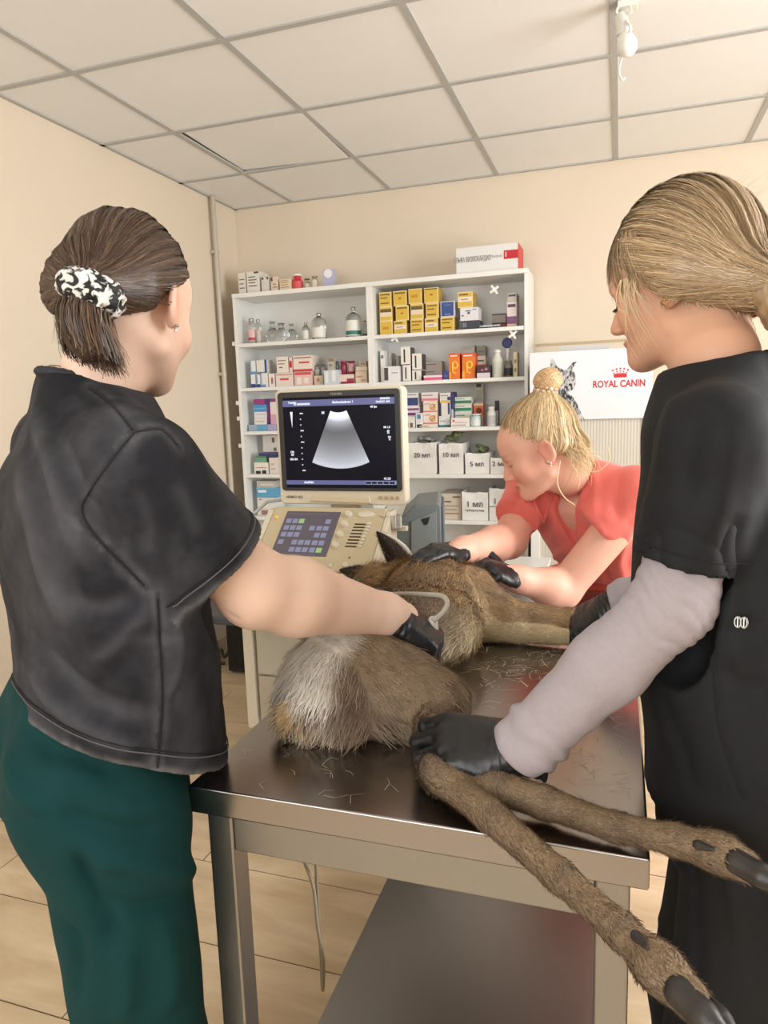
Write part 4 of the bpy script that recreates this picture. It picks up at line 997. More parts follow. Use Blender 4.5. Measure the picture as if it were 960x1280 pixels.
# tilted control console
TL, TR = at_y(345, 634, 2.215), at_y(476, 632.5, 2.215); BL, BR = at_y(316, 713, 2.01), at_y(470, 712, 2.01)
cz1 = (TL[2]+TR[2])/2; cz0 = (BL[2]+BR[2])/2
cx0, cx1 = (TL[0]+BL[0])/2-.006, (TR[0]+BR[0])/2
clen = math.hypot(2.215-2.01, cz1-cz0); ang = math.atan2(cz1-cz0, 2.215-2.01)
MC = Matrix.Translation((cx0, 2.01, cz0)) @ Matrix.Rotation(ang, 4, 'X')        # local x across, y up the slope, z out of the panel
cw = cx1-cx0
bm = nb(); box(bm, (0, 0, -.04), (cw, clen, 0), MC); con = obj('console', bm, BEI, t, bevel=.006)
def cbox(u0, v0, u1, v1, z, m, name, par=None, bev=0.0, z0=0.0):
    bm = nb(); box(bm, (cw*u0, clen*(1-v1), z0-.0004), (cw*u1, clen*(1-v0), z), MC); return obj(name, bm, m, par or con, bevel=bev)
ts = cbox(.135, .09, .615, .80, .0012, mat('touch_screen', (.02, .018, .02), .25, emit=rgb(88, 78, 84), estr=.9), 'touch_screen')
M_key = glow('touch_key', rgb(132, 134, 160), .9); M_keyg = glow('touch_key_green', rgb(150, 190, 120), .9); M_keyl = glow('touch_line', rgb(120, 112, 116), .8)
def kx(u): return .135+.48*u
def ky(v): return .09+.71*v
rowsk = [(.18, [(.05, 0), (.17, 0), (.29, 1), (.78, 0)]), (.335, [(.05, 0), (.17, 0), (.29, 0), (.53, 0), (.66, 0), (.78, 0)]), (.49, [(.05, 0), (.17, 0), (.29, 0), (.66, 0), (.78, 0)]),
         (.66, [(.05, 0), (.30, 0), (.42, 0), (.54, 0), (.67, 0), (.79, 0)]), (.82, [(.30, 0), (.42, 0), (.54, 0), (.67, 0), (.79, 1)])]
for v, ks in rowsk:
    for u, g in ks:
        k_ = cbox(kx(u), ky(v), kx(u+.095), ky(v+.10), .0018, M_keyg if g else M_key, 'touch_key', ts)
for v in (.06, .97): cbox(kx(.04), ky(v), kx(.8), ky(v+.008), .0018, M_keyl, 'touch_line', ts)
def cknob(u, v, r, h, m, name, sx=1.0):
    bm = nb(); lathe(bm, [(r, 0), (r*.96, h*.7), (r*.75, h)], n=20, M=MC @ Matrix.Translation((cw*u, clen*(1-v), 0)) @ Matrix.Diagonal((sx, 1, 1, 1))); return obj(name, bm, m, con, smooth=True)
for k in range(4): cknob(.69-.008*k, .13+.165*k, .013, .012, BEI2, 'knob')
cknob(.835, .12, .0135, .005, BEI2, 'button', 2.3)
for k in range(8):
    v = .27+.05*k
    cbox(.765-.003*k, v, .86-.003*k, v+.020, .0008, paint(64, 54, 40), 'slider_slot')
    cbox(.875-.003*k+.006*(k % 2), v-.012, .905-.003*k, v+.026, .006, BEI2, 'slider_cap', bev=.001)
cknob(.055, .20, .009, .006, paint(236, 206, 110, .3), 'round_button'); cknob(.048, .66, .009, .006, paint(222, 200, 120, .3), 'round_button')
for k in range(3): cknob(.25+.095*k, .90, .008, .006, BEI2, 'small_knob')
for k in range(2): cknob(.60+.08*k, .93, .007, .006, BEI2, 'small_knob')
cknob(.80, .92, .010, .010, BEI2, 'small_knob')
bm = nb(); prism(bm, [(0, 0), (.008, 0), (.004, .009)], .0015, MC @ Matrix.Translation((cw*.80, clen*.19, .0015)) @ Matrix.Rotation(-PI/2, 4, 'X')); obj('warning_mark', bm, paint(80, 66, 40), con)
# keyboard ledge below the slope, side cheeks and pad
kz = cz0-.012
bm = nb(); prism(bm, [(cx0-.01, 0), (cx1+.03, 0), (cx1+.045, .02), (cx1+.03, .045), (cx0-.01, .045)], .1, Matrix.Translation((0, 1.915, kz-.045)))
bm2 = nb(); box(bm2, (cx0-.015, 1.985, kz-.05), (cx1+.005, 2.10, kz)); led = obj('keyboard_ledge', bm2, BEID, t, bevel=.008); bm.free()
for k in range(3):
    for j in range(4):
        c = (cx0+.20+.055*j+.012*k, 1.997+.0, kz)
        if k == 0:
            bm = nb(); box(bm, (c[0], 1.992, kz-.0005), (c[0]+.026, 2.004, kz+.006)); obj('key', bm, paint(226, 214, 150, .35), led, bevel=.002)
for j, x in enumerate((.08, .15)):
    bm = nb(); box(bm, (cx0+x, 1.992, kz-.0005), (cx0+x+.024, 2.005, kz+.005)); obj('key', bm, paint(226, 214, 150, .35), led, bevel=.002)
for x0, x1 in ((cx0-.02, cx0), (cx1, cx1+.02)):
    bm = nb()
    pr = [(1.985, kz-.05), (2.25, kz-.05), (2.25, cz1-.01), (2.20, cz1-.012), (2.0, cz0-.004)]
    a_ = [bm.verts.new((x0, *q)) for q in pr]; b_ = [bm.verts.new((x1, *q)) for q in pr]
    bm.faces.new(a_); bm.faces.new(b_[::-1])
    for i in range(5): bm.faces.new((a_[i], b_[i], b_[(i+1) % 5], a_[(i+1) % 5]))
    obj('side_cheek', bm, BEI2, t, bevel=.004)
bm = nb(); box(bm, (cx0+.01, 2.225, kz-.1), (cx1-.01, 2.335, cz1-.035)); box(bm, (cx0+.01, 2.05, kz-.1), (cx1-.01, 2.225, kz-.045)); obj('console_base', bm, BEI, t, bevel=.01)
# dark padded shelf and the cabinet body with its trays
W0 = at_y(262, 764, 2.12)
bm = nb(); box(bm, (W0[0]-.06, 2.03, W0[2]-.018), (-0.62, 2.335, W0[2]+.012)); box(bm, (W0[0]-.06, 2.33, W0[2]-.018), (-0.97, 2.75, W0[2]+.012)); obj('dark_ledge', bm, paint(56, 60, 68, .45), t, bevel=.008)
BY = 2.42
pL = at_y(303, 800, BY)[0]; zt = W0[2]-.018; pz_ = 0.12
bm = nb(); box(bm, (pL, BY, pz_), (pL+.045, BY+.05, zt)); obj('corner_post', bm, BEI2, t, bevel=.005)
bm = nb(); box(bm, (pL+.045, BY+.03, pz_), (pL+.40, BY+.55, zt)); bd = obj('body', bm, paint(200, 192, 172, .45), t, bevel=.004)
bm = nb(); box(bm, (pL, BY+.05, pz_), (pL+.045, BY+.55, zt)); obj('side_panel', bm, BEI2, t, bevel=.004)
bm = nb(); box(bm, (pL+.35, BY, pz_), (pL+.395, BY+.028, zt)); obj('corner_post', bm, BEI2, t, bevel=.005)
z = zt-.01
for k, (hh, c) in enumerate(((.035, (170, 160, 136)), (.075, (176, 160, 128)), (.20, (190, 184, 168)), (.19, (184, 176, 156)))):
    bm = nb(); box(bm, (pL+.055, BY+.012, z-hh), (pL+.345, BY+.032, z)); dr = obj('drawer_front', bm, paint(*c, .45), bd, bevel=.003)
    if k < 2:
        for j in range(8):
            bm = nb(); box(bm, (pL+.075+.032*j, BY+.0105, z-hh+.004), (pL+.085+.032*j, BY+.0125, z-hh+.010)); obj('vent_slot', bm, paint(96, 88, 70), bd)
    z -= hh+.008
for x in (pL+.03, pL+.36):
    for y in (BY+.05, BY+.48):
        bm = nb(); lathe(bm, [(.05, -.015), (.055, -.01), (.055, .01), (.05, .015)], n=22, M=Matrix.Translation((x, y, .055)) @ Matrix.Rotation(PI/2, 4, 'Y')); w_ = obj('caster', bm, paint(40, 40, 42, .5), t, smooth=True)
        bm = nb(); box(bm, (x-.02, y-.025, .09), (x+.02, y+.025, .125)); obj('caster_fork', bm, paint(90, 88, 84), w_, bevel=.004)
# arm with cup on the left (cream disc and grey rod)
p = at_y(303, 655, 2.2); q = at_y(332, 628, 2.25)
bm = nb(); tube(bm, [p, (q[0], 2.26, q[2]), (mx0+.06, 2.27, q[2]+.02)], .006, 8); rod = obj('holder_rod', bm, paint(176, 178, 176, .3), t, smooth=True)
bm = nb(); lathe(bm, [(.012, -.006), (.030, -.004), (.032, .0), (.030, .004), (.012, .006)], n=20, M=Matrix.Translation(p) @ Matrix.Rotation(PI/2, 4, 'Y') @ Matrix.Diagonal((1.15, .7, 1, 1))); obj('holder_cup', bm, BEI2, rod, smooth=True)
# clear probe holders on the right of the console
for k, xx in enumerate((482, 495)):
    c = at_y(xx, 652, 2.2)
    bm = nb(); lathe(bm, [(.016, -.028), (.020, -.02), (.021, .022), (.017, .022), (.015, -.018)], c, 18); obj('probe_holder', bm, mat('clear_plastic', (.95, .95, .93), .08, trans=.85), t, smooth=True)
c0, c1 = at_y(476, 660, 2.2), at_y(503, 656, 2.2)
bm = nb(); box(bm, (c0[0]-.02, 2.215, c0[2]-.012), (c1[0]+.01, 2.235, c0[2]+.004)); obj('holder_bracket', bm, BEI2, t, bevel=.003)
bm = nb(); lathe(bm, [(.012, 0), (.016, .02), (.012, .05)], tuple(at_y(487, 676, 2.2)), 14); obj('holder_stem', bm, BEI2, t, smooth=True)

# grey printer box on the right, with a sheet of paper on it
GY_ = 2.43
g = [at_y(*q, GY_) for q in ((505, 640), (551, 628), (551, 724))]
gx0, gx1, gz1 = g[0][0], g[1][0], (g[1][2])
t = thing('printer', 'grey printer with a door notch between the monitor and the woman in coral', 'printer', ((gx0+gx1)/2, GY_+.2, .66))
GR = paint(112, 120, 122, .4); GR2 = paint(128, 136, 138, .4)
MP = Matrix.Translation((gx1, GY_, 0)) @ Matrix.Rotation(math.radians(13), 4, 'Z') @ Matrix.Translation((-gx1, -GY_, 0))
bm = nb(); prism(bm, [(gx0-.09, .66), (gx1, .66), (gx1, gz1-.012), (gx1-.012, gz1), (gx0+.045, gz1-.006), (gx0, gz1-.05), (gx0-.09, gz1-.055)], .32, MP @ Matrix.Translation((0, GY_, 0))); obj('housing', bm, GR, t, bevel=.006)
bm = nb(); prism(bm, [(gx0+.022, .70), (gx1-.016, .70), (gx1-.016, gz1-.03), (gx0+.03, gz1-.066)], .006, MP @ Matrix.Translation((0, GY_-.005, 0))); dr = obj('door', bm, GR2, t, bevel=.002)
nx = (gx0+gx1)/2+.012
bm = nb(); prism(bm, [(nx-.014, gz1-.058), (nx+.018, gz1-.050), (nx+.008, gz1-.078), (nx-.004, gz1-.080)], .003, MP @ Matrix.Translation((0, GY_-.007, 0))); obj('notch', bm, paint(30, 32, 34), dr)
bm = nb(); box(bm, (gx1, GY_+.03, .68), (gx1+.010, GY_+.30, gz1-.02), MP); obj('side_panel', bm, paint(92, 102, 112, .4), t, bevel=.003)
bm = nb(); box(bm, (gx0-.08, GY_+.03, .0), (gx1-.005, GY_+.30, .659), MP); obj('stand', bm, paint(120, 120, 118, .5), t, bevel=.004)
o = obj('paper_sheet', box(nb(), (gx0-.075, GY_+.04, gz1-.0485), (gx0-.002, GY_+.30, gz1-.0465), MP), paint(230, 230, 226), base=(gx0-.04, GY_+.2, gz1-.0535)); tag(o, 'white paper lying on the grey printer beside the monitor', 'paper')
# black computer tower and its cable on the floor by the left wall
c = at_z(292, 842, 0)
t = thing('computer_tower', 'black computer tower on the floor behind the woman in dark grey', 'computer', (c[0], c[1], 0))
bm = nb(); box(bm, (c[0]-.03, c[1], .012), (c[0]+.15, c[1]+.40, .43)); obj('case', bm, paint(26, 26, 28, .45), t, bevel=.005)
bm = nb(); box(bm, (c[0]-.02, c[1]-.006, .04), (c[0]+.14, c[1]+.002, .42)); fp = obj('front_panel', bm, paint(20, 20, 22, .3), t, bevel=.003)
for k in range(4):
    bm = nb(); lathe(bm, [(.012, 0), (.012, .012)], (c[0]-.015+.15*(k % 2), c[1]+.04+.3*(k//2), 0), 12); obj('foot', bm, paint(20, 20, 20), t)
P = [at_y(283, 806, c[1]+.1)]+[at_z(*q, .012) for q in ((276, 812), (266, 820), (262, 826), (270, 829), (284, 828))]
P[0] = np.array([c[0]-.045, c[1]+.1, .16]); P.insert(1, np.array([c[0]-.075, c[1]+.05, .07])); P[-1] = at_z(281, 829, .012)
o = obj('power_cable', tube(nb(), catmull(P, 8), .009, 8), paint(24, 24, 26, .5), smooth=True, base=tuple(P[3])); tag(o, 'black cable curling on the floor beside the black computer tower', 'cable')
# beige cable hanging under the table
P = [at_y(*q, 1.36) for q in ((357, 1040), (364, 1062), (375, 1088), (391, 1112), (402, 1150), (410, 1190), (405, 1234), (397, 1200), (391, 1140), (390, 1050), (390, 1010))]
P = [np.array(p)*1.0 for p in P]
for i, p in enumerate(P): p[1] += .03*math.sin(i)
o = obj('hanging_cable', tube(nb(), catmull(P, 6), .0042, 8), paint(150, 138, 116, .5), smooth=True, base=tuple(P[0])); tag(o, 'beige cable looping down under the steel table', 'cable')
# ------------------------------------------------------------------ people
def yawdir(deg):
    a = math.radians(deg); return np.array([math.sin(a), math.cos(a), 0.0])
def headframe(yaw, pitch, roll=0.0):
    """columns: right, forward, up"""
    f0 = yawdir(yaw); r = np.array([f0[1], -f0[0], 0]); p = math.radians(pitch)
    f = f0*math.cos(p)+np.array([0, 0, 1])*math.sin(p); u = np.cross(r, f)
    q = math.radians(roll); r, u = r*math.cos(q)+u*math.sin(q), -r*math.sin(q)+u*math.cos(q)
    return np.stack([r, f, u], 1)
def head(g, c, R, s, neck, neck_r=(.050, .058), eyes_closed=True):
    c = np.asarray(c, float)
    T = lambda x, y, z: c+R@(np.array([x, y, z])*s)
    E = lambda p, r, k=.02, op='u', RR=None: g.ell(T(*p), np.array(r)*s, R if RR is None else RR, k*s, op)
    C = lambda a, b, ra, rb=None, k=.01, op='u': g.cap(T(*a), T(*b), ra*s, (rb if rb is not None else ra)*s, k*s, op)
    E((0, -.006, .040), (.076, .091, .086))
    E((0, .040, -.020), (.062, .052, .080), .03)
    E((0, .050, .045), (.058, .045, .045), .03)
    for q in (-1, 1):
        C((q*.052, .005, -.060), (q*.018, .073, -.088), .017, .014, .035)
        E((q*.040, .062, -.026), (.024, .022, .024), .025)
    E((0, .083, -.089), (.017, .014, .014), .02)
    C((-.034, .080, .022), (.034, .080, .022), .011, None, .018)
    C((0, .090, .012), (0, .109, -.026), .0075, .0095, .012)
    E((0, .108, -.031), (.010, .010, .008), .008)
    for q in (-1, 1):
        E((q*.011, .099, -.034), (.0075, .0095, .0065), .006)
        E((q*.0055, .101, -.041), (.0035, .005, .003), .003, 's')
        E((q*.031, .100, .004), (.017, .014, .011), .012, 's')
        E((q*.031, .0755, .004), (.0135, .0135, .0120), .004)
        C((q*.018, .086, .0015), (q*.043, .078, .0005), .0022, .002, .003)
    C((-.019, .086, -.060), (0, .096, -.0575), .0055, .006, .007); C((0, .096, -.0575), (.019, .086, -.060), .006, .0055, .007)
    C((-.016, .087, -.070), (.016, .087, -.070), .0068, None, .007); E((0, .091, -.070), (.010, .006, .006), .006)
    C((-.021, .094, -.0645), (.021, .094, -.0645), .0016, None, .003, 's')
    # ears: helix, lobe and hollow
    for q in (-1, 1):
        RR = R@np.array([[math.cos(q*.45), -math.sin(q*.45), 0], [math.sin(q*.45), math.cos(q*.45), 0], [0, 0, 1]])
        E((q*.083, -.013, -.004), (.0075, .020, .032), .006, 'u', RR)
        E((q*.077, -.004, -.027), (.008, .010, .012), .008, 'u', RR)
        E((q*.0905, -.010, .002), (.0058, .0120, .020), .003, 's', RR)
        C((q*.076, .004, .004), (q*.080, .003, -.010), .004, .003, .003)
    nk = np.asarray(neck, float)
    g.chain([T(0, -.030, -.035), T(0, -.026, -.080)*.55+nk*.45, nk], [neck_r[0]*s, neck_r[0]*.99, neck_r[1]], .03)
    return T
def head_cols(v, c, R, s, base, lips=(0.42, 0.14, 0.12), brow=(0.22, 0.14, 0.09), blush=0.5):
    q = (v-np.asarray(c))@R/s
    col = np.tile(np.asarray(base, float), (len(v), 1))
    col *= (1+0.05*fbm(v*22, 3, 5))[:, None]
    def mix(w, k): col[:] = col*(1-w[:, None])+np.asarray(k)*w[:, None]
    g = lambda p, r: np.exp(-(((q-np.array(p))/np.array(r))**2).sum(1))
    red = np.asarray(base)*np.array([1.0, 0.70, 0.66])
    for sg in (-1, 1):
        mix(blush*.8*g((sg*.042, .066, -.032), (.03, .04, .026)), red)
        mix(.85*g((sg*.082, -.010, 0), (.014, .03, .038)), red)
        mix(.9*g((sg*.031, .088, .0275), (.019, .02, .0042))*(q[:, 1] > .05), brow)
        mix(.95*g((sg*.031, .088, -.0015), (.017, .02, .0034))*(q[:, 1] > .06), np.asarray(base)*np.array([.25, .18, .16]))
    mix(.5*g((0, .112, -.030), (.014, .014, .012)), red)
    mix(np.clip(1.3*g((0, .094, -.0645), (.019, .016, .0105)), 0, 1)*(q[:, 1] > .07), lips)
    return np.clip(col, 0.002, 1)
def hand(name, wrist, fwd, back, right, parent, m, curls, size=1.0, thumb=(35, 20, 25), spread=4, cuff=.06, res=.0022, cols=None, seed=1, twist=0.0):
    """five separate fingers bent at their joints; local x=thumb side, y=towards the fingertips, z=back of the hand"""
    y = nz(fwd); z = nz(np.asarray(back, float)-np.dot(back, y)*y); x = np.cross(y, z)*(-1 if right else 1)
    w = np.asarray(wrist, float); B = np.stack([x, y, z], 1)
    T = lambda p: w+B@(np.asarray(p, float)*size)
    pts = []
    fing = [(.030, .086, (.040, .025, .022), .0094), (.0105, .091, (.044, .028, .023), .0096), (-.0095, .087, (.041, .026, .022), .0092), (-.0290, .077, (.032, .021, .019), .0084)]
    chains = []
    for i, (fx, fy, L, r) in enumerate(fing):
        p = np.array([fx, fy, 0.002]); a = 0; sp = math.radians(spread*(1.5-i)*1.0)
        ch = [np.array([fx*.5, .030, 0]), p.copy()]
        for j in range(3):
            a += math.radians(curls[i][j] if hasattr(curls[i], '__len__') else curls[i]*(0.9, 1.1, .7)[j])
            d = np.array([math.sin(sp)*math.cos(a), math.cos(sp)*math.cos(a), -math.sin(a)])
            p = p+d*L[j]; ch.append(p.copy())
        chains.append((ch, [.011, r*1.08, r*1.0, r*.95, r*.82]))
    t0 = np.array([.022, .022, -.006]); a, b, c = [math.radians(q) for q in thumb]
    d1 = nz([math.sin(a), math.cos(a), -math.sin(b)*.8]); p1 = t0+d1*.042
    d2 = nz([math.sin(a-c*.5), math.cos(a-c*.5), -math.sin(b+c)*.8]); p2 = p1+d2*.030
    d3 = nz([math.sin(a-c), math.cos(a-c), -math.sin(b+c*1.6)*.8]); p3 = p2+d3*.024
    chains.append(([t0, p1, p2, p3], [.015, .0115, .0105, .0085]))
    allp = np.array([T(q) for ch, _ in chains for q in ch]+[T((0, -cuff, 0))])
    g = Vol(allp.min(0)-.045, allp.max(0)+.045, res)
    g.ell(T((0, .050, 0)), np.array([.042, .050, .0165])*size, B, .01)
    g.ell(T((0.004, .022, -.002)), np.array([.032, .034, .019])*size, B, .012)
    g.cap(T((0, -cuff, 0)), T((0, .012, 0)), .0315*size, .0285*size, .016, flat=(z, .82))
    for ch, rr in chains:
        g.chain([T(q) for q in ch[:2]], [q*size for q in rr[:2]], .012)
        for k in range(1, len(ch)-1): g.cap(T(ch[k]), T(ch[k+1]), rr[k]*size, rr[k+1]*size, .0035)
    # rolled rim of the cuff
    th = np.linspace(0, 2*PI, 17)
    ring = [T((.0315*math.cos(q), -cuff+.006, .0315*.82*math.sin(q))) for q in th]
    g.chain(ring, [.0024]*17, .003)
    g.cut(T((0, -cuff+.002, 0)), -y, .001)
    v, F = g.mesh(2); n = normals(v, F)
    q = (v-w)@B/size
    wr = np.sin(q[:, 1]*620+3*vnoise(q*np.array([40, 14, 40])+seed, seed))*np.exp(-((q[:, 1]+.005)/.03)**2)*.0010
    wr += fbm(q*np.array([70, 90, 70]), 2, seed)*.0007
    v = v+n*wr[:, None]
    return skin(name, (v, F), m, parent, cols)

M_skin = mat('skin', (0.7, 0.5, 0.4), 0.48, attr=True, sss=0.12, spec=0.35, bump=0.06, bscale=420, bdist=.004)
M_glove = mat('black_nitrile', rgb(26, 27, 30), 0.36, spec=0.5, bump=0.15, bscale=120, bdist=.003)
def cloth_mat(name, attr=True, col=(.5, .5, .5), rough=.85, weave=900, bump=.25, sheen=.0, var=.05, vscale=14, spec=.2):
    return mat(name, col, rough, attr=attr, bump=bump, bscale=weave, bdist=.002, sheen=sheen, var=var, vscale=vscale, spec=spec)
def folds(v, lines):
    """raised or sunk creases: (points, width, height) -> displacement per vertex"""
    d = np.zeros(len(v))
    for pts, w, h in lines:
        P = catmull(pts, 6) if 2 < len(pts) < 8 else np.asarray(pts, float)
        lo, hi = P.min(0)-3*w, P.max(0)+3*w
        m = ((v > lo) & (v < hi)).all(1)
        if not m.any(): continue
        q = v[m]; best = np.full(len(q), 9.0); tt = np.zeros(len(q))
        for i in range(len(P)-1):
            a, b = P[i], P[i+1]; ba = b-a; t = np.clip(((q-a)@ba)/max(ba@ba, 1e-12), 0, 1)
            e = np.linalg.norm(q-a-t[:, None]*ba, axis=1); k = e < best
            best[k] = e[k]; tt[k] = (i+t[k])/(len(P)-1)
        d[m] += h*np.exp(-(best/w)**2)*np.clip(np.sin(np.clip(tt, 0.02, .98)*PI)*1.6, 0, 1)
    return d
def near(v, pts, w):
    P = np.asarray(pts, float); best = np.full(len(v), 9.0)
    for i in range(len(P)-1):
        a, b = P[i], P[i+1]; ba = b-a; t = np.clip(((v-a)@ba)/max(ba@ba, 1e-12), 0, 1)
        best = np.minimum(best, np.linalg.norm(v-a-t[:, None]*ba, axis=1))
    return np.exp(-(best/w)**2)
def onsurf(vf, pts2d, D):
    """drop a line of points on to a modelled surface along the sight line (used once, to lay seams where the garment has them)"""
    v, F = vf; bv = BVHTree.FromPolygons([Vector(p) for p in v], [tuple(int(i) for i in f) for f in F])
    out = []; pts2d = catmull([np.array(q, float) for q in pts2d], 8) if len(pts2d) > 1 else pts2d
    for x, y in pts2d:
        d = Vector(ray(x, y)).normalized(); h = bv.ray_cast(Vector(CAM), d)
        out.append(np.array(h[0]) if h[0] is not None else at_depth(x, y, D))
    return out
def section_loop(v, p, n, off, rmax=None, bins=84, w=.0045):
    """closed line round a garment at a given distance from its hem plane"""
    h = (v-p)@n; m = np.abs(h-off) < w
    if rmax: m &= np.linalg.norm(v-p-h[:, None]*n, axis=1) < rmax
    q = v[m]; c = (q.min(0)+q.max(0))/2; a = nz(np.cross(n, [.3, .2, .9])); b = np.cross(n, a); x, y = (q-c)@a, (q-c)@b
    k = ((np.arctan2(y, x)/(2*PI)+.5)*bins).astype(int) % bins; r = np.hypot(x, y); R_ = np.array([np.percentile(r[k == i], 85) if (k == i).any() else np.nan for i in range(bins)])
    ok = ~np.isnan(R_); R_ = np.interp(np.arange(bins), np.arange(bins)[ok], R_[ok]); R_ = (np.roll(R_, 1)+2*R_+np.roll(R_, -1))/4
    th = ((np.arange(bins)+.5)/bins-.5)*2*PI
    cc = c-n*((c-p)@n-off)
    return [cc+(a*math.cos(t)+b*math.sin(t))*(r_+.0006) for t, r_ in zip(th, R_)]
def hair_cap(g_h, c, R, s, planes, extra=(), r=(.086, .1075, .098), off=(0, -.014, .041), lift=None):
    lo = np.asarray(c)-.2*s; hi = np.asarray(c)+.2*s
    g = Vol(lo, hi, g_h)
    T = lambda p: np.asarray(c)+R@(np.asarray(p, float)*s)
    g.ell(T(off), np.array(r)*s, R, .01)
    for p, rr in extra: g.ell(T(p), np.array(rr)*s, R, .025)
    for p, n in planes: g.cut(T(p), R@np.asarray(n, float), .012)
    return g, T
def strands_on(vf, c, R, s, tie, n, m, name, parent, colfn, width=.0013, lift=(.0008, .0035), seed=0, mind=-2, npts=12, jitter=.15, origin=(0, -.01, .02), tend=1.0, skinvf=None, back=.0):
    """fine strands that hug the hair mass and run from their root to the tie point"""
    v, F = vf; rg = np.random.default_rng(seed)
    bv = BVHTree.FromPolygons([Vector(p) for p in v], [tuple(int(i) for i in f) for f in F])
    bvs = [bv]+([BVHTree.FromPolygons([Vector(p) for p in skinvf[0]], [tuple(int(i) for i in f) for f in skinvf[1]])] if skinvf is not None else [])
    o = np.asarray(c)+R@(np.asarray(origin)*s); tp = np.asarray(tie, float)
    n = int(n*1.5); td = nz(tp-o); idx = rg.integers(0, len(v), n); P0 = v[idx]
    paths = np.zeros((n, npts, 3)); outs = np.zeros((n, npts, 3)); ok = np.ones(n, bool)
    for i in range(n):
        d0 = nz(P0[i]-o); cs = np.clip(d0@td, -1, 1); an = math.acos(cs)
        if an < .12: ok[i] = False; continue
        h = bv.ray_cast(Vector(o+d0*.22), Vector(-d0), .2)
        if h[0] is None or np.linalg.norm(np.array(h[0])-P0[i]) > .006: ok[i] = False; continue
        if len(bvs) > 1:
            h = bvs[1].ray_cast(Vector(o+d0*.22), Vector(-d0), .2)
            if h[0] is not None and np.linalg.norm(np.array(h[0])-o) > np.linalg.norm(P0[i]-o)+.002: ok[i] = False; continue
        L = rg.uniform(lift[0], lift[1]); te = tend*rg.uniform(.75, 1.0); side = nz(np.cross(d0, td))*rg.normal(0, jitter)
        tb = -rg.uniform(0, back)/max(an, .3) if back else 0.0
        for k in range(npts):
            t = tb+(te-tb)*k/(npts-1)
            d = (math.sin((1-t)*an)*d0+math.sin(t*an)*td)/max(math.sin(an), 1e-6)
            d = nz(d+side*math.sin(t*PI)*.35)
            rad = 0.0
            for b_ in bvs:
                h = b_.ray_cast(Vector(o+d*.22), Vector(-d), .2)
                if h[0] is not None: rad = max(rad, np.linalg.norm(np.array(h[0])-o))
            if rad == 0.0: rad = np.linalg.norm(tp-o)
            paths[i, k] = o+d*(rad+.0004+L*math.sin(PI*min(1, max(0, t)*.8+.12*(t > 0)))); outs[i, k] = d
    paths, outs = paths[ok], outs[ok]
    return ribbons(name, paths, width*rg.uniform(.7, 1.3, len(paths)), m, parent, colfn(rg, len(paths)), outs, kind='stuff', taper=.5)
def hair_shade(base, spread=.25, hi=None, hiw=.15):
    def fn(rg, n):
        c = np.asarray(base)*(1+rg.normal(0, spread, (n, 1)))
        if hi is not None:
            w = (rg.random(n) < hiw)[:, None]; c = np.where(w, np.asarray(hi)*(1+rg.normal(0, .12, (n, 1))), c)
        return np.clip(c, .003, 1)
    return fn
M_hair = mat('hair', (.1, .06, .04), .42, attr=True, spec=.5)
def flow_displace(vf, c, tie, amp, freq, seed):
    v, F = vf; n = normals(v, F); ax = nz(np.asarray(tie)-np.asarray(c)); a = np.cross(ax, [0.3, 0.2, 1]); a = nz(a); b = np.cross(ax, a)
    q = v-np.asarray(c); ang = np.arctan2(q@a, q@b)
    d = fbm(np.stack([np.cos(ang)*freq, np.sin(ang)*freq, (q@ax)*6], 1), 3, seed)
    return v+n*(amp*d)[:, None], F, d
# ================= woman on the left: dark washed T-shirt, green trousers =================
SKA = np.array(rgb(234, 200, 180))
pA = thing('person', 'woman with brown ponytail in washed dark T-shirt and green trousers, holding the probe', 'person', (-.72, .80, 0))
cA = np.array([-.648, .853, 1.562]); RA = headframe(-3, -17); sA = .95
fA = yawdir(35); rA = np.array([fA[1], -fA[0], 0]); UPZ = np.array([0, 0, 1.0])
mid = np.array([-.70, .825, 1.366])
shR = mid+rA*.158+np.array([0, 0, -.012]); shL = mid-rA*.165
neckA = mid+np.array([0.0, 0, .075])
elR = at_depth(320, 736, 1.0); wrR = at_depth(482, 768, 1.165)
elL = np.array([-.74, 1.10, 1.16]); wrL = np.array([-.55, 1.24, 1.075])
g = Vol((-.98, .56, .98), (-.22, 1.32, 1.74), .0036)
TA = head(g, cA, RA, sA, neckA, (.046, .048))
g.loft([(mid+(0, 0, -.36), .13, .10), (mid+(0, 0, -.2), .14, .105), (mid+(0, 0, -.06), .140, .088), (mid+(0, 0, .0), .095, .062)], rA, fA, UPZ, .04)
g.chain([mid+rA*.09+(0, 0, .012), shR, elR], [.040, .052, .052], .03)
g.chain([elR, elR*.72+wrR*.28, wrR, wrR+nz(wrR-elR)*.04], [.053, .056, .0325, .027], .02)
g.chain([mid-rA*.09+(0, 0, .012), shL, elL], [.045, .050, .044], .03)
g.chain([elL, elL*.7+wrL*.3, wrL, wrL+nz(wrL-elL)*.04], [.045, .044, .029, .026], .02)
v, F = g.mesh(2)
col = head_cols(v, cA, RA, sA, SKA, brow=(.10, .06, .04))
w = near(v, [elR+(-.01, -.03, -.02), elR+(.0, -.03, .03)], .02)[:, None]*.35; col = col*(1-w)+col*np.array([.95, .75, .7])*w
n = normals(v, F)
v = v+n*folds(v, [([elR+np.array([.012, -.046, .03]), elR+np.array([.018, -.05, 0]), elR+np.array([.0, -.04, -.03])], .006, -.0022), ([elR+np.array([-.02, -.05, -.01]), elR+np.array([0, -.05, -.035])], .005, -.002)])[:, None]
skin('body', (v, F), M_skin, pA, col); bodyA = (v, F)
M_earA = paint(206, 200, 190, .25, metal=.8)
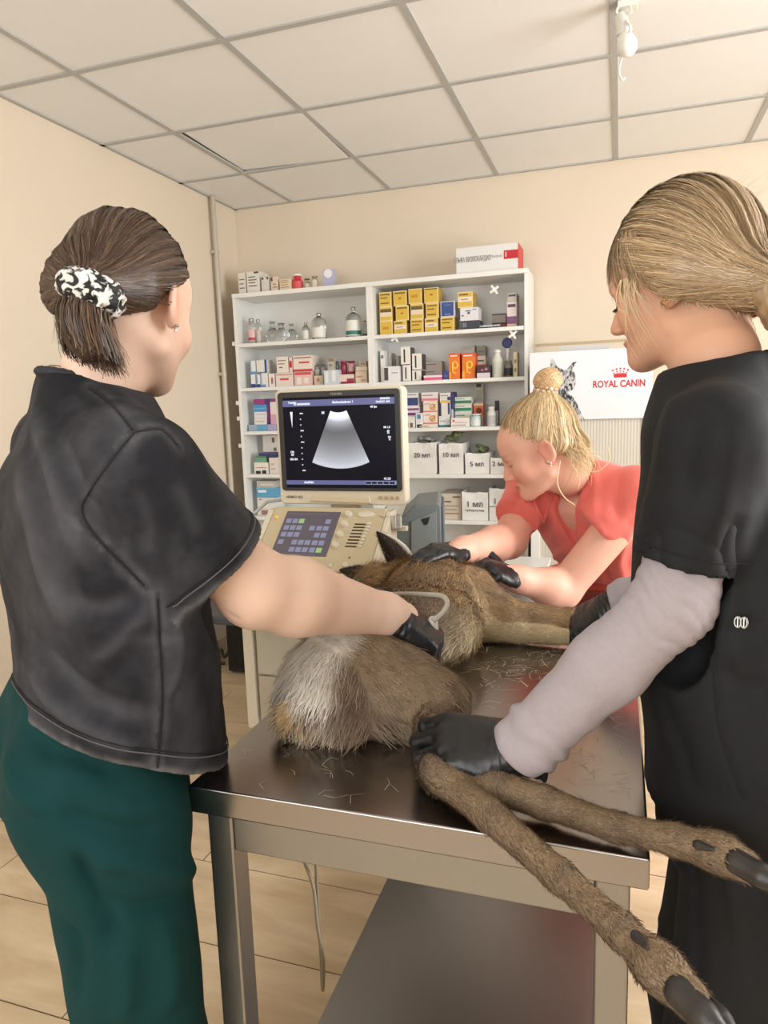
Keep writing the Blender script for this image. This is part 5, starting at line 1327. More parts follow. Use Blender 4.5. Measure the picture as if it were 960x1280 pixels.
bm = nb(); lathe(bm, [(.002, -.002), (.0034, 0), (.002, .002)], tuple(TA(.086, -.006, -.035)), 10); lathe(bm, [(.002, -.003), (.0026, 0), (.001, .003)], tuple(TA(.087, -.008, -.042)), 10); obj('earring', bm, M_earA, pA, smooth=True)
# --- shirt
hemz = .955
g = Vol((-1.0, .50, .86), (-.34, 1.14, 1.50), .0044)
g.loft([(np.array([-.698, .797, .86]), .192, .152), (np.array([-.695, .799, .96]), .188, .148), (np.array([-.682, .806, 1.05]), .178, .132), (np.array([-.680, .808, 1.14]), .182, .132), (np.array([-.684, .808, 1.24]), .186, .138),
        (np.array([-.690, .812, 1.315]), .184, .130), (np.array([-.698, .820, 1.378]), .160, .098), (np.array([-.700, .824, 1.424]), .112, .080), (np.array([-.700, .826, 1.458]), .078, .072), (np.array([-.700, .826, 1.480]), .069, .065), (np.array([-.700, .824, 1.502]), .067, .063)], rA, fA, UPZ, .02, 2.3, capr=.01, dens=6)
sE = at_depth(254, 691, .955); sdir = nz(sE-shR)
g.chain([mid+rA*.10+(0, 0, .018), shR+(0, 0, -.004), sE+sdir*.016], [.052, .070, .083], .035, stop=True)
sEL = shL+nz(elL-shL)*.18
g.chain([mid-rA*.10+(0, 0, .015), shL+(0, 0, -.004), sEL], [.058, .076, .074], .035, stop=True)
g.cap(sE+sdir*.002, sE+sdir*.1, .074, .078, .003, 's')
# neck opening
g.cap(neckA+(0, 0, .008), neckA+(.004, .012, .12), .058, .072, .006, 's')
hn = nz(-(fA*.48+UPZ))
hp = np.array([-.70, .80, .972])
g.cut(hp, hn, .003); g.cut(neckA+UPZ*.020, UPZ+fA*.30, .003)
v, F = g.mesh(2); n = normals(v, F)
# cloth: soft drapes, creases towards the armpit and waist, rolled hems
S_ = lambda *p: onsurf((v, F), p, .95)
fl_ = [(S_((40, 500), (62, 560), (85, 640), (118, 720)), .018, .007), (S_((22, 560), (40, 650), (60, 730), (90, 790)), .016, .006), (S_((70, 530), (95, 600), (130, 660)), .012, -.005),
       (S_((175, 745), (120, 760), (70, 740)), .016, -.006), (S_((190, 750), (150, 800), (110, 830)), .014, .006), (S_((40, 800), (90, 860), (150, 890), (200, 895)), .018, -.008),
       (S_((28, 835), (80, 890), (140, 925), (185, 935)), .015, .007), (S_((215, 760), (225, 820), (205, 880)), .012, .005), (S_((240, 750), (236, 830), (215, 900)), .013, -.005),
       (S_((180, 735), (160, 700), (150, 660)), .010, -.005), (S_((215, 600), (235, 640), (250, 680)), .014, .004), (S_((170, 600), (185, 650), (190, 700)), .013, -.004), (S_((150, 790), (185, 800), (230, 795)), .012, -.004)]
d = 1.7*folds(v, fl_)
d += .0035*fbm(v*np.array([9, 9, 5]), 2, 11)+.0011*fbm(v*34, 2, 12)
hd = (v-hp)@hn; hem = np.exp(-((hd+.003)/.006)**2); stitch = np.exp(-((hd+.026)/.0024)**2)+np.exp(-((hd+.021)/.0024)**2)
sd = (v-sE)@sdir-.016; rs = np.linalg.norm(v-sE-((v-sE)@sdir)[:, None]*sdir, axis=1) < .115
shem = np.exp(-((sd+.003)/.006)**2)*rs; sst = (np.exp(-((sd+.026)/.0022)**2)+np.exp(-((sd+.021)/.0022)**2))*rs
seams = [S_((112, 484), (140, 505), (168, 540)), S_((168, 540), (140, 575), (112, 615), (102, 640), (125, 675), (183, 735)), S_((168, 540), (200, 536), (225, 560)), S_((197, 742), (200, 800), (203, 880), (196, 968))]
sm = sum(near(v, q, .0038) for q in seams); smw = sum(near(v, q, .008) for q in seams)
d += -.0008*np.clip(stitch+sst, 0, 1)-.0014*np.clip(sm, 0, 1)+.0012*np.clip(smw, 0, 1)
v2 = v+n*d[:, None]
cn = fbm(v*np.array([16, 16, 10]), 4, 3); fine = fbm(v*120, 2, 9)
base = np.array(rgb(33, 34, 39)); pale = np.array(rgb(80, 80, 85)); warm = np.array(rgb(84, 76, 68))
wv = np.clip(.20+.36*cn+.07*fine+900*.0*d, 0, 1)
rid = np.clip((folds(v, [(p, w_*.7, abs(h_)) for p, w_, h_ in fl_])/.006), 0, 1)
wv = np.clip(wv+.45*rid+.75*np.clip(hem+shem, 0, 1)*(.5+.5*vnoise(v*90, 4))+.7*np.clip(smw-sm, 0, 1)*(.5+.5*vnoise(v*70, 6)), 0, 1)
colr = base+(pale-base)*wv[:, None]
bk = np.clip(((v-np.array([-.70, .80, 0]))@(-fA)-.06)/.08, 0, 1)*np.clip((v[:, 2]-1.1)/.2, 0, 1)*.25  # warm light on the upper back, put into the cloth colour
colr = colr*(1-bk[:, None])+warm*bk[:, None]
dk = np.clip(sm, 0, 1)[:, None]*.25
hm = np.clip(hem+shem+.6*np.clip(smw-sm, 0, 1)*(vnoise(v*60, 8) > -.2), 0, 1)*np.clip(.55+.5*vnoise(v*110, 7), 0, 1)*.62; colr = colr*(1-hm[:, None])+np.array(rgb(122, 120, 120))*hm[:, None]
colr = colr*(1-dk)+np.array(rgb(22, 22, 26))*dk
M_shA = cloth_mat('washed_black_cotton', var=.08, vscale=60)
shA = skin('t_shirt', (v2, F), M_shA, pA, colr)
M_seam = paint(14, 14, 17, .8); M_stit = paint(96, 95, 97, .8)
for off in (-.0235, -.0285):
    bm = nb(); tube(bm, section_loop(v2, hp, hn, off), .0009, 5, True); obj('stitching', bm, M_stit if off > -.025 else M_seam, shA, smooth=True)
    bm = nb(); tube(bm, section_loop(v2, sE+sdir*.016, sdir, off+.004, .115), .0009, 5, True); obj('stitching', bm, M_stit if off > -.025 else M_seam, shA, smooth=True)
for px_ in (((112, 486), (140, 507), (166, 538)), ((168, 541), (140, 575), (112, 615), (103, 640), (125, 675), (181, 733)), ((170, 540), (200, 537), (222, 556)), ((197, 748), (200, 800), (203, 880), (197, 960))):
    bm = nb(); tube(bm, onsurf((v2, F), px_, .95), .0013, 6); obj('seam', bm, M_seam, shA, smooth=True)
ring = [neckA+np.array([.0, .0, .018])+(rA*math.cos(q)*.0655+fA*math.sin(q)*.064)-UPZ*.0195*math.sin(q) for q in np.linspace(0, 2*PI, 33)]
g = Vol(np.min(ring, 0)-.03, np.max(ring, 0)+.03, .003); g.chain(ring, [.0055]*33, .004)
skin('collar', g.mesh(1), M_shA, shA, np.tile(np.array(rgb(58, 58, 64)), (len(g.mesh(1)[0]), 1)))
bm = nb(); tube(bm, [neckA+np.array([.002, .004, .026])+(rA*math.cos(q)*.054+fA*math.sin(q)*.055)-UPZ*(.018*math.sin(q)) for q in np.linspace(0, 2*PI, 41)[:-1]], .0009, 6, True); obj('necklace', bm, paint(170, 150, 110, .3, metal=.8), pA, smooth=True)
# --- trousers
hipR = np.array([-.652, .735, .87]); hipL = np.array([-.775, .86, .87])
knR = np.array([-.645, .745, .47]); knL = np.array([-.755, .885, .47]); ftR = np.array([-.715, .71, .07]); ftL = np.array([-.80, .87, .07])
g = Vol((-1.04, .48, .03), (-.44, 1.10, 1.08), .0058)
g.loft([(np.array([-.712, .792, 1.06]), .145, .108), (np.array([-.718, .792, .98]), .158, .116), (np.array([-.728, .794, .90]), .166, .124), (np.array([-.725, .796, .82]), .160, .116)], rA, fA, UPZ, .03, 2.2, capr=.03)
g.ell(np.array([-.722, .79, .925])-fA*.046+rA*.080, (.088, .088, .105), None, .05); g.ell(np.array([-.722, .79, .925])-fA*.046-rA*.080, (.088, .088, .105), None, .05)
g.chain([hipR, knR, ftR], [.096, .084, .082], .03); g.chain([hipL, knL, ftL], [.096, .084, .082], .03)
g.cut((0, 0, .075), (0, 0, -1), .004)
v, F = g.mesh(2); n = normals(v, F)
d = .005*fbm(v*np.array([8, 8, 4]), 3, 31)
S2 = lambda *p: onsurf((v, F), p, 1.0)
d += 2.0*folds(v, [(S2((20, 900), (60, 935), (110, 950), (170, 985)), .016, -.006), (S2((70, 1010), (110, 1030), (160, 1040), (230, 1030)), .014, -.006), (S2((100, 1085), (150, 1075), (215, 1090), (255, 1080)), .015, .006), (S2((90, 1060), (120, 1120), (150, 1200)), .014, -.008),
             (S2((130, 1120), (170, 1135), (240, 1120)), .012, -.005), (S2((200, 1150), (215, 1210), (205, 1275)), .016, .005), (S2((150, 1170), (160, 1230), (150, 1280)), .014, .005), (S2((5, 930), (20, 985), (60, 1020)), .014, .005), (S2((85, 1150), (100, 1190), (95, 1260)), .012, -.005)])
skin('trousers', (v+n*d[:, None], F), cloth_mat('green_cotton', attr=False, col=rgb(13, 56, 57), weave=1100, bump=.15, var=.05, vscale=8), pA)
for ft in (ftR, ftL):
    g = Vol(ft-.22, ft+.22, .006); g.ell(ft+fA*.04+(0, 0, -.035), (.125, .05, .045), np.stack([fA, rA, UPZ], 1), .02); g.ell(ft+fA*.11+(0, 0, -.04), (.06, .048, .032), np.stack([fA, rA, UPZ], 1), .02); g.cut((0, 0, .001), (0, 0, -1), .002)
    skin('shoe', g.mesh(1), paint(226, 226, 224, .5), pA)
# --- gloves
fw = nz(at_depth(545, 800, 1.20)-wrR)
hand('glove', wrR+nz(wrR-elR)*.006, fw, np.array([-.10, -.42, .90]), True, pA, M_glove, [(52, 60, 35), (56, 62, 35), (58, 60, 35), (60, 58, 35)], 1.10, thumb=(30, 40, 30), spread=3, cuff=.036, seed=3)
hand('glove', wrL+nz(wrL-elL)*.005, nz(wrL-elL)+np.array([.1, .1, -.25]), np.array([0, -.2, 1.0]), False, pA, M_glove, [(30, 30, 20), (32, 30, 20), (34, 30, 20), (36, 30, 20)], 1.0, seed=4, res=.003)
# --- hair: swept back into a low ponytail
HBR = np.array(rgb(74, 56, 44))
tieA = TA(.026, -.108, -.022)
g, TT = hair_cap(.0034, cA, RA, sA, [((0, 0, .022), (0, .62, -.785))], r=(.0815, .0960, .094), off=(0, -.009, .041))
g.cap(TA(0, -.085, -.005), tieA, .055*sA, .024, .03)
for q in (-1, 1): g.cap(TA(q*.058, -.050, .0), TA(q*.02, -.096, -.022), .020, .022, .03)
vf = g.mesh(2); v, F, dd = flow_displace(vf, TA(0, -.01, .03), tieA, .0022, 16, 21)
hc = HBR*(1+.30*dd[:, None]); hA = skin('hair', (v, F), M_hair, pA, np.clip(hc, .004, 1))
strands_on((v, F), cA, RA, sA, tieA, 3600, M_hair, 'hair_strands', hA, hair_shade(HBR, .28, rgb(112, 88, 66), .10), .0013, (.0006, .003), 22, skinvf=bodyA, back=.02)
rg = np.random.default_rng(23)
def tail(root, pts, spread0, spread1, n, npts, seed, m, name, parent, colfn, width=.0015, wob=.004):
    rg = np.random.default_rng(seed); C = catmull(pts, 6); t = np.linspace(0, 1, npts); tc = np.linspace(0, 1, len(C))
    base = np.stack([np.interp(t, tc, C[:, k]) for k in range(3)], 1); tg = np.gradient(base, axis=0); tg /= np.linalg.norm(tg, axis=1)[:, None]
    a0 = nz(np.cross(tg[0], [0.2, .9, .3])); P = np.zeros((n, npts, 3)); O = np.zeros_like(P)
    for i in range(n):
        rr = math.sqrt(rg.random()); ph = rg.uniform(0, 2*PI); cut = rg.uniform(.80, 1.0)
        tt = t*cut
        b = np.stack([np.interp(tt, tc, C[:, k]) for k in range(3)], 1)
        sp = np.interp(tt, np.linspace(0, 1, len(spread1)), spread1)*rr
        A = a0; Bv = np.cross(tg[0], A)
        off = (A*math.cos(ph)+Bv*math.sin(ph))
        P[i] = b+off[None]*sp[:, None]+np.sin(tt[:, None]*6+ph)*wob*rg.normal(0, 1, 3)[None]*tt[:, None]
        O[i] = off[None]+0.001
    return ribbons(name, P, width*rg.uniform(.7, 1.4, n), m, parent, colfn(rg, n), O, kind='stuff', taper=.4)
tp0 = TA(.030, -.116, -.030)
tl = [tp0, tp0+np.array([-.004, -.010, -.025]), tp0+np.array([-.004, -.010, -.055]), tp0+np.array([0, -.004, -.088])]
tl_core = [tp0, tp0+np.array([-.004, -.010, -.025]), tp0+np.array([-.004, -.010, -.05]), tp0+np.array([-.002, -.006, -.068])]
g = Vol(np.min(tl, 0)-.08, np.max(tl, 0)+.08, .0034); g.chain(tl_core, [.014, .021, .025, .018], .02)
v, F = g.mesh(2); pt = skin('ponytail', (v, F), M_hair, hA, np.tile(HBR*.85, (len(v), 1)))
tail(tp0, tl, None, [.018, .033, .040, .043], 1700, 10, 24, M_hair, 'ponytail_strands', hA, hair_shade(HBR, .28, rgb(126, 100, 74), .18), .0016)
# scrunchie
Rt = nz(np.array([-.36, -.32, -.85])); a = nz(np.cross(Rt, np.array([.5, .8, 0]))); b = np.cross(Rt, a); tq = tp0+np.array([0, 0, -.004])
ring = [tq+(a*math.cos(q)*.021+b*math.sin(q)*.021) for q in np.linspace(0, 2*PI, 25)]
g = Vol(np.min(ring, 0)-.05, np.max(ring, 0)+.05, .0026); g.chain(ring, [.0165]*25, .01)
v, F = g.mesh(1); n = normals(v, F); v = v+n*(.0045*fbm(v*75, 2, 41))[:, None]
def leo():
    m = mat('leopard_print', (.8, .8, .78), .6, spec=.4); N = m.node_tree.nodes; L = m.node_tree.links
    tc = N.new('ShaderNodeTexCoord'); n_ = N.new('ShaderNodeTexNoise'); n_.inputs['Scale'].default_value = 95; n_.inputs['Detail'].default_value = 1.5; n_.inputs['Distortion'].default_value = .8
    r = N.new('ShaderNodeValToRGB'); r.color_ramp.elements[0].position = .47; r.color_ramp.elements[0].color = (.012, .012, .012, 1); r.color_ramp.elements[1].position = .55; r.color_ramp.elements[1].color = (.72, .71, .68, 1)
    L.new(tc.outputs['Object'], n_.inputs['Vector']); L.new(n_.outputs['Fac'], r.inputs['Fac']); L.new(r.outputs['Color'], N['Principled BSDF'].inputs['Base Color']); return m
o = skin('scrunchie', (v, F), leo(), pA); o['label'] = 'black and white leopard print scrunchie'
# ================= woman on the right: black scrub top over a pale long-sleeved shirt =================
SKB = np.array(rgb(214, 166, 138))
fB = yawdir(-83); rB = np.array([fB[1], -fB[0], 0])
cB = at_depth(850, 361, .975); RB = headframe(-67, -13); sB = .89
midB = np.array([.124, 1.030, 1.372])
pB = thing('person', 'woman with blonde braid in black scrub top over pale long sleeves', 'person', (.20, 1.02, 0))
shLB = midB-rB*.172; shRB = midB+rB*.155; neckB = midB+np.array([-.006, .010, .090])
elLB = at_depth(842, 752, .82); wrLB = at_depth(652, 936, .915)
elRB = np.array([.130, 1.375, 1.085]); wrRB = at_depth(768, 754, 1.37)
g = Vol((-.20, .74, 1.10), (.42, 1.32, 1.72), .0034)
TB = head(g, cB, RB, sB, neckB, (.047, .054))
g.loft([(midB+(0, 0, -.25), .13, .10), (midB+(0, 0, -.06), .135, .085), (midB+(0, 0, .0), .09, .06)], rB, fB, UPZ, .04)
g.cap(midB-rB*.09+(0, 0, .010), shLB+(0, 0, -.006), .036, .044, .03); g.cap(midB+rB*.09+(0, 0, .010), shRB, .036, .044, .03)
v, F = g.mesh(2)
bodyB = (v, F); skin('body', (v, F), M_skin, pB, head_cols(v, cB, RB, sB, SKB, lips=rgb(190, 104, 96), brow=rgb(150, 112, 78)))
# lashes and iris of the eye one can see
for q in (-1, 1):
    P = [TB(q*(.019+.0245*t), .0905-.013*t+.003*math.sin(PI*t), -.0015+.0012*math.sin(PI*t)) for t in np.linspace(0, 1, 9)]
    tip = [p+RB@np.array([q*.002, .009-.004*abs(t-.5), -.004]) for p, t in zip(P, np.linspace(0, 1, 9))]
    pts = np.array([[a, a*.5+b*.5+RB@np.array([0, 0, -.0006]), b] for a, b in zip(P, tip)]); ribbons('eyelashes', np.repeat(pts, 3, 0)+np.random.default_rng(1).normal(0, .0006, (27, 3, 3)), .0011, paint(40, 28, 22, .6), pB, kind='stuff', taper=.3)
# --- scrub top
g = Vol((-.10, .68, .84), (.50, 1.38, 1.50), .0045)
hemB = .895
g.loft([(np.array([.190, 1.015, hemB-.04]), .200, .148), (np.array([.183, 1.010, .98]), .200, .141), (np.array([.160, 1.010, 1.10]), .186, .138), (np.array([.154, 1.015, 1.22]), .176, .134),
        (np.array([.146, 1.024, 1.31]), .168, .118), (np.array([.124, 1.030, 1.375]), .150, .096), (np.array([.118, 1.032, 1.425]), .105, .078), (np.array([.119, 1.036, 1.465]), .072, .066), (np.array([.117, 1.039, 1.485]), .067, .063)], rB, fB, UPZ, .02, 2.3, capr=.01, dens=6)
sEB = at_depth(854, 704, .815); sdB = nz(sEB-shLB)
g.chain([midB-rB*.09+(0, 0, .018), shLB+(0, 0, -.004), sEB], [.052, .060, .060], .016, stop=True)
sERB = shRB+nz(elRB-shRB)*.20
g.chain([midB+rB*.09+(0, 0, .018), shRB+(0, 0, -.004), sERB], [.055, .066, .062], .03, stop=True)
g.cap(sEB-sdB*.05, sEB+sdB*.1, .053, .055, .003, 's')
g.cap(neckB+(0, 0, -.010), neckB+(-.03, .01, .12), .056, .076, .006, 's'); g.cut(neckB-UPZ*.002, UPZ+fB*.16, .003)
g.cut((0, 0, hemB), (0, 0, -1), .003)
v, F = g.mesh(2); n = normals(v, F)
S_ = lambda *p: onsurf((v, F), p, .88)
flB = [(S_((820, 640), (810, 700), (800, 800), (805, 900)), .014, -.004), (S_((880, 720), (880, 800), (860, 860)), .014, -.006), (S_((900, 725), (920, 800), (930, 880)), .016, .005), (S_((835, 720), (830, 790), (845, 850)), .013, .005),
       (S_((880, 500), (865, 560), (850, 640)), .014, -.004), (S_((910, 520), (905, 600), (890, 680)), .014, .004), (S_((930, 640), (915, 690), (940, 760)), .013, -.006), (S_((850, 470), (835, 530), (820, 600)), .013, .004),
       (S_((900, 800), (930, 780), (955, 790)), .010, -.004), (S_((900, 830), (925, 850), (955, 870)), .012, -.004), (S_((815, 850), (850, 930), (870, 1000)), .014, -.003)]
d = folds(v, flB)+.0030*fbm(v*np.array([9, 9, 5]), 2, 51)+.0006*fbm(v*40, 2, 52)
seamB = [S_((890, 790), (893, 850), (900, 920), (930, 1000)), S_((833, 655), (870, 672), (905, 690))]
d -= .0016*sum(near(v, q, .0025) for q in seamB)
d -= .0012*np.exp(-((v[:, 2]-hemB-.022)/.002)**2)
M_blk = cloth_mat('black_scrub_cotton', attr=False, col=rgb(22, 24, 27), rough=.7, weave=1300, bump=.12, spec=.3, var=.05)
topB = skin('scrub_top', (v+n*d[:, None], F), M_blk, pB); vB2 = v+n*d[:, None]
M_sb = paint(8, 9, 11, .8)
bm = nb(); tube(bm, section_loop(vB2, sEB, sdB, -.020, .072), .0008, 5, True); obj('stitching', bm, M_sb, topB, smooth=True)
bm = nb(); tube(bm, onsurf((vB2, F), ((886, 800), (892, 850), (900, 920), (928, 1000)), .9), .0011, 6); obj('seam', bm, M_sb, topB, smooth=True)
ring = [neckB+np.array([.004, 0, -.005])+(rB*math.cos(q)*.0665+fB*math.sin(q)*.065)-UPZ*.0104*math.sin(q) for q in np.linspace(0, 2*PI, 33)]
g = Vol(np.min(ring, 0)-.03, np.max(ring, 0)+.03, .003); g.chain(ring, [.0045]*33, .004); skin('collar', g.mesh(1), M_blk, topB)
# silver fastener at the waist
p = S_((926, 778))[0]; q_ = nz(CAM-p)
Mz = Matrix.Translation(p+q_*.005) @ Vector(q_).to_track_quat('Z', 'Y').to_matrix().to_4x4()
for dx in (-.0030, .0030):
    bm = nb(); tube(bm, [Mz @ Vector((dx+.0032*math.cos(a), .0058*math.sin(a), 0)) for a in np.linspace(0, 2*PI, 17)[:-1]], .0014, 8, True); tube(bm, [Mz @ Vector((dx, -.005, 0)), Mz @ Vector((dx, .005, 0))], .0011, 6); obj('metal_clip', bm, paint(150, 148, 142, .3, metal=.9), topB, smooth=True)
# --- pale sleeves
def sleeve(name, sh, el, wr, r, par, seed, vis=True):
    lo, hi = np.minimum(np.minimum(sh, el), wr)-.09, np.maximum(np.maximum(sh, el), wr)+.09
    g = Vol(lo, hi, .0036)
    d2 = nz(wr-el)
    g.chain([sh, el], [r[0], r[1]], .02); g.chain([el, el*.6+wr*.4, wr-d2*.03, wr], [r[1], r[2], r[3], r[3]*1.03], .02, stop=True)
    g.cap(wr-d2*.03, wr+d2*.05, r[3]*.80, r[3]*.82, .003, 's')
    v, F = g.mesh(2); n = normals(v, F)
    u1 = nz(el-sh); t = (v-el)@d2; tu = (v-sh)@u1-np.linalg.norm(el-sh)
    ang = vnoise(v*26, seed)*2.2
    d = .0022*np.sin(t*165+ang*1.6)*np.exp(-((t-np.linalg.norm(wr-el)+.035)/.045)**2)
    d += .0011*(2*np.abs(np.sin(t*190+ang*.9+1))**.8-1.2)*np.exp(-((t+.0)/.07)**2)+.0005*np.sin(t*90+ang*2)
    d += .0009*fbm(v*22, 2, seed)
    return skin(name, (v+n*d[:, None], F), cloth_mat('pale_knit_cotton', attr=False, col=rgb(174, 165, 170), weave=1400, bump=.4, var=.03, vscale=160) if 'pale_knit_cotton' not in MATS else MATS['pale_knit_cotton'], par)
sleeve('sleeve', sEB-sdB*.04, elLB, wrLB+nz(wrLB-elLB)*.006, (.0445, .0435, .0440, .0395), pB, 61)
sleeve('sleeve', sERB-nz(elRB-shRB)*.04, elRB, wrRB, (.046, .046, .042, .036), pB, 62)
# --- gloves
hand('glove', wrLB+nz(wrLB-elLB)*.004, nz(at_depth(562, 926, .938)-wrLB), nz(np.array([-.10, -.50, .86])), False, pB, M_glove, [(30, 58, 45), (34, 60, 45), (36, 60, 45), (38, 58, 45)], 1.10, thumb=(30, 45, 30), spread=3, cuff=.035, seed=5)
hand('glove', wrRB+nz(wrRB-elRB)*.004, nz(at_depth(722, 780, 1.42)-wrRB), nz(np.array([.05, -.45, .9])), True, pB, M_glove, [(45, 60, 35), (48, 60, 35), (50, 60, 35), (52, 60, 35)], 1.0, thumb=(25, 45, 30), spread=3, cuff=.02, seed=6)
# --- trousers
g = Vol((-.06, .68, .03), (.50, 1.36, 1.02), .006)
g.loft([(np.array([.195, 1.01, 1.0]), .165, .125), (np.array([.205, 1.01, .90]), .190, .144), (np.array([.200, 1.01, .82]), .190, .146)], rB, fB, UPZ, .03, 2.2, capr=.03)
hL, hR = np.array([.195, .915, .84]), np.array([.205, 1.11, .84])
g.chain([hL, np.array([.155, .905, .46]), np.array([.17, .915, .07])], [.108, .096, .098], .025); g.chain([hR, np.array([.16, 1.12, .46]), np.array([.18, 1.11, .07])], [.106, .094, .096], .025)
g.cut((0, 0, .075), (0, 0, -1), .004)
v, F = g.mesh(2); n = normals(v, F)
S2 = lambda *p: onsurf((v, F), p, .9)
d = .004*fbm(v*np.array([8, 8, 3]), 3, 71)+folds(v, [(S2((850, 1020), (868, 1120), (870, 1260)), .012, -.005), (S2((900, 1030), (915, 1100), (930, 1200)), .013, .005), (S2((830, 1060), (825, 1150), (840, 1260)), .012, .004), (S2((935, 1030), (945, 1120), (940, 1240)), .012, -.004)])
skin('trousers', (v+n*d[:, None], F), M_blk, pB)
for y in (.915, 1.11):
    ft = np.array([.17, y, .06]); g = Vol(ft-.22, ft+.22, .006); g.ell(ft+fB*.04+(0, 0, -.025), (.125, .05, .045), np.stack([fB, rB, UPZ], 1), .02); g.ell(ft+fB*.11+(0, 0, -.03), (.06, .048, .032), np.stack([fB, rB, UPZ], 1), .02); g.cut((0, 0, .001), (0, 0, -1), .002)
    skin('shoe', g.mesh(1), paint(40, 40, 42, .5), pB)
# --- hair: swept back to a braid behind the neck, with a fringe
HBL = np.array(rgb(170, 142, 108))
tieB = TB(-.040, -.112, -.036)
g, TT = hair_cap(.0034, cB, RB, sB, [((0, .012, .006), (0, .52, -.85))], r=(.0865, .1090, .112), off=(0, -.018, .046))
g.cap(TB(0, -.085, -.01), tieB, .056, .028, .03)
for q in (-1, 1): g.cap(TB(q*.070, -.020, .004), TB(q*.03, -.105, -.035), .026, .024, .03)
vf = g.mesh(2); v, F, dd = flow_displace(vf, TB(0, -.01, .03), tieB, .0026, 15, 81)
hB = skin('hair', (v, F), M_hair, pB, np.clip(HBL*(.92+.28*dd[:, None]), .004, 1))
strands_on((v, F), cB, RB, sB, tieB, 3800, M_hair, 'hair_strands', hB, hair_shade(HBL, .20, rgb(206, 184, 146), .22), .0012, (.0006, .0045), 82, jitter=.22, skinvf=bodyB, back=.05)
# fringe and loose wisps
rg = np.random.default_rng(83); P = []; O = []
for i in range(620):
    az = math.radians(rg.uniform(-80, 80)); e0 = rg.uniform(48, 70); e1 = rg.uniform(-14, 2)-10*abs(az)/1.4+(rg.random() < .12)*-14; C = []; dd_ = []
    az0 = az*.75
    for t in np.linspace(0, 1, 9):
        el = math.radians(e0+(e1-e0)*t); aa = az0+(az-az0)*t; w_ = 1+.012*math.sin(i)+.05*t*t*rg.uniform(.2, 1)
        dv = np.array([math.sin(aa)*math.cos(el), math.cos(aa)*math.cos(el), math.sin(el)]); C.append(TB(*(np.array([0, -.012, .041])+dv*np.array([.087, .112, .110])*w_))); dd_.append(RB@dv)
    P.append(np.array(C)); O.append(np.array(dd_))
ribbons('fringe', np.array(P), .0013, M_hair, hB, hair_shade(HBL*.95, .2, rgb(206, 184, 146), .2)(rg, len(P)), np.array(O), kind='stuff', taper=.35)
P = []; O = []
for i in range(60):
    q = -1 if i < 50 else 1; y0 = rg.uniform(.035, .060) if i % 2 else rg.uniform(-.07, .0)
    nape = y0 < .03; a = np.array([q*(.060 if nape else .074), y0-(.025 if nape else 0), -.004 if nape else .028]); L_ = rg.uniform(.05, .125) if y0 > .03 else rg.uniform(.03, .07); w_ = rg.normal(0, .006)
    C = catmull([TB(*a), TB(a[0]*1.10, y0+w_+.004, a[2]-L_*.4), TB(a[0]*1.06, y0+w_*2+.002, a[2]-L_*.75), TB(a[0]*.98, y0+w_*2-.006, a[2]-L_)], 4); P.append(C); O.append(np.tile(RB@np.array([q*1., .1, 0]), (len(C), 1)))
ribbons('loose_strands', np.array(P), .0010, M_hair, hB, hair_shade(rgb(206, 184, 146), .12)(rg, len(P)), np.array(O), kind='stuff', taper=.4)
P = []; O = []
for i in range(160):
    d0 = nz(np.array([rg.normal(0, .6), rg.normal(-.2, .7), rg.uniform(.5, 1.2)])); p0 = TB(*(np.array([0, -.014, .041])+d0*np.array([.086, .107, .100]))); t_ = nz(RB@np.array([rg.normal(0, .3), -1, rg.uniform(-.2, .5)])); L_ = rg.uniform(.02, .045)
    dn = RB@d0; P.append([p0, p0+t_*L_*.5+dn*.003, p0+t_*L_+dn*rg.uniform(.002, .007)]); O.append([dn]*3)
ribbons('flyaways', np.array(P), .0005, M_hair, hB, hair_shade(rgb(200, 176, 138), .12)(rg, len(P)), np.array(O), kind='stuff', taper=.3)
# braid
bp = [tieB, tieB+np.array([.016, -.004, -.018]), tieB+np.array([.036, -.002, -.055]), tieB+np.array([.056, .004, -.105]), tieB+np.array([.066, .012, -.165])]
C = catmull(bp, 10); tg = np.gradient(C, axis=0); tg /= np.linalg.norm(tg, axis=1)[:, None]; a0 = nz(np.cross(tg[0], fB)); 
g = Vol(C.min(0)-.06, C.max(0)+.06, .0032)
for k in range(3):
    pts = []
    for i in range(len(C)):
        ph = i/len(C)*PI*5+k*2*PI/3; A = nz(a0-(a0@tg[i])*tg[i]); Bv = np.cross(tg[i], A)
        pts.append(C[i]+A*math.sin(ph)*.014+Bv*math.sin(2*ph)*.007)
    g.chain(pts, list(np.linspace(.0165, .011, len(pts))), .003)
v, F = g.mesh(1); n = normals(v, F); br = skin('braid', (v+n*(.0012*fbm(v*np.array([260, 260, 50]), 2, 84))[:, None], F), M_hair, pB, np.clip(HBL*(.9+.25*fbm(v*np.array([200, 200, 40]), 2, 85)[:, None]), .004, 1))
bm = nb(); tube(bm, [tieB+(nz(np.cross(tg[0], UPZ))*math.cos(q)+nz(np.cross(tg[0], np.cross(tg[0], UPZ)))*math.sin(q))*.022 for q in np.linspace(0, 2*PI, 21)[:-1]], .004, 8, True); obj('hair_tie', bm, paint(150, 124, 92, .6), pB, smooth=True)
# heart-shaped earring
ec = TB(-.090, -.004, -.030); pts = []
for q in np.linspace(0, 2*PI, 25)[:-1]:
    hx = 16*math.sin(q)**3; hy = 13*math.cos(q)-5*math.cos(2*q)-2*math.cos(3*q)-math.cos(4*q); pts.append(ec+RB@np.array([0, hx*.00036, hy*.00036]))
bm = nb(); tube(bm, pts, .0009, 6, True); obj('earring', bm, paint(200, 170, 110, .25, metal=.9), pB, smooth=True)
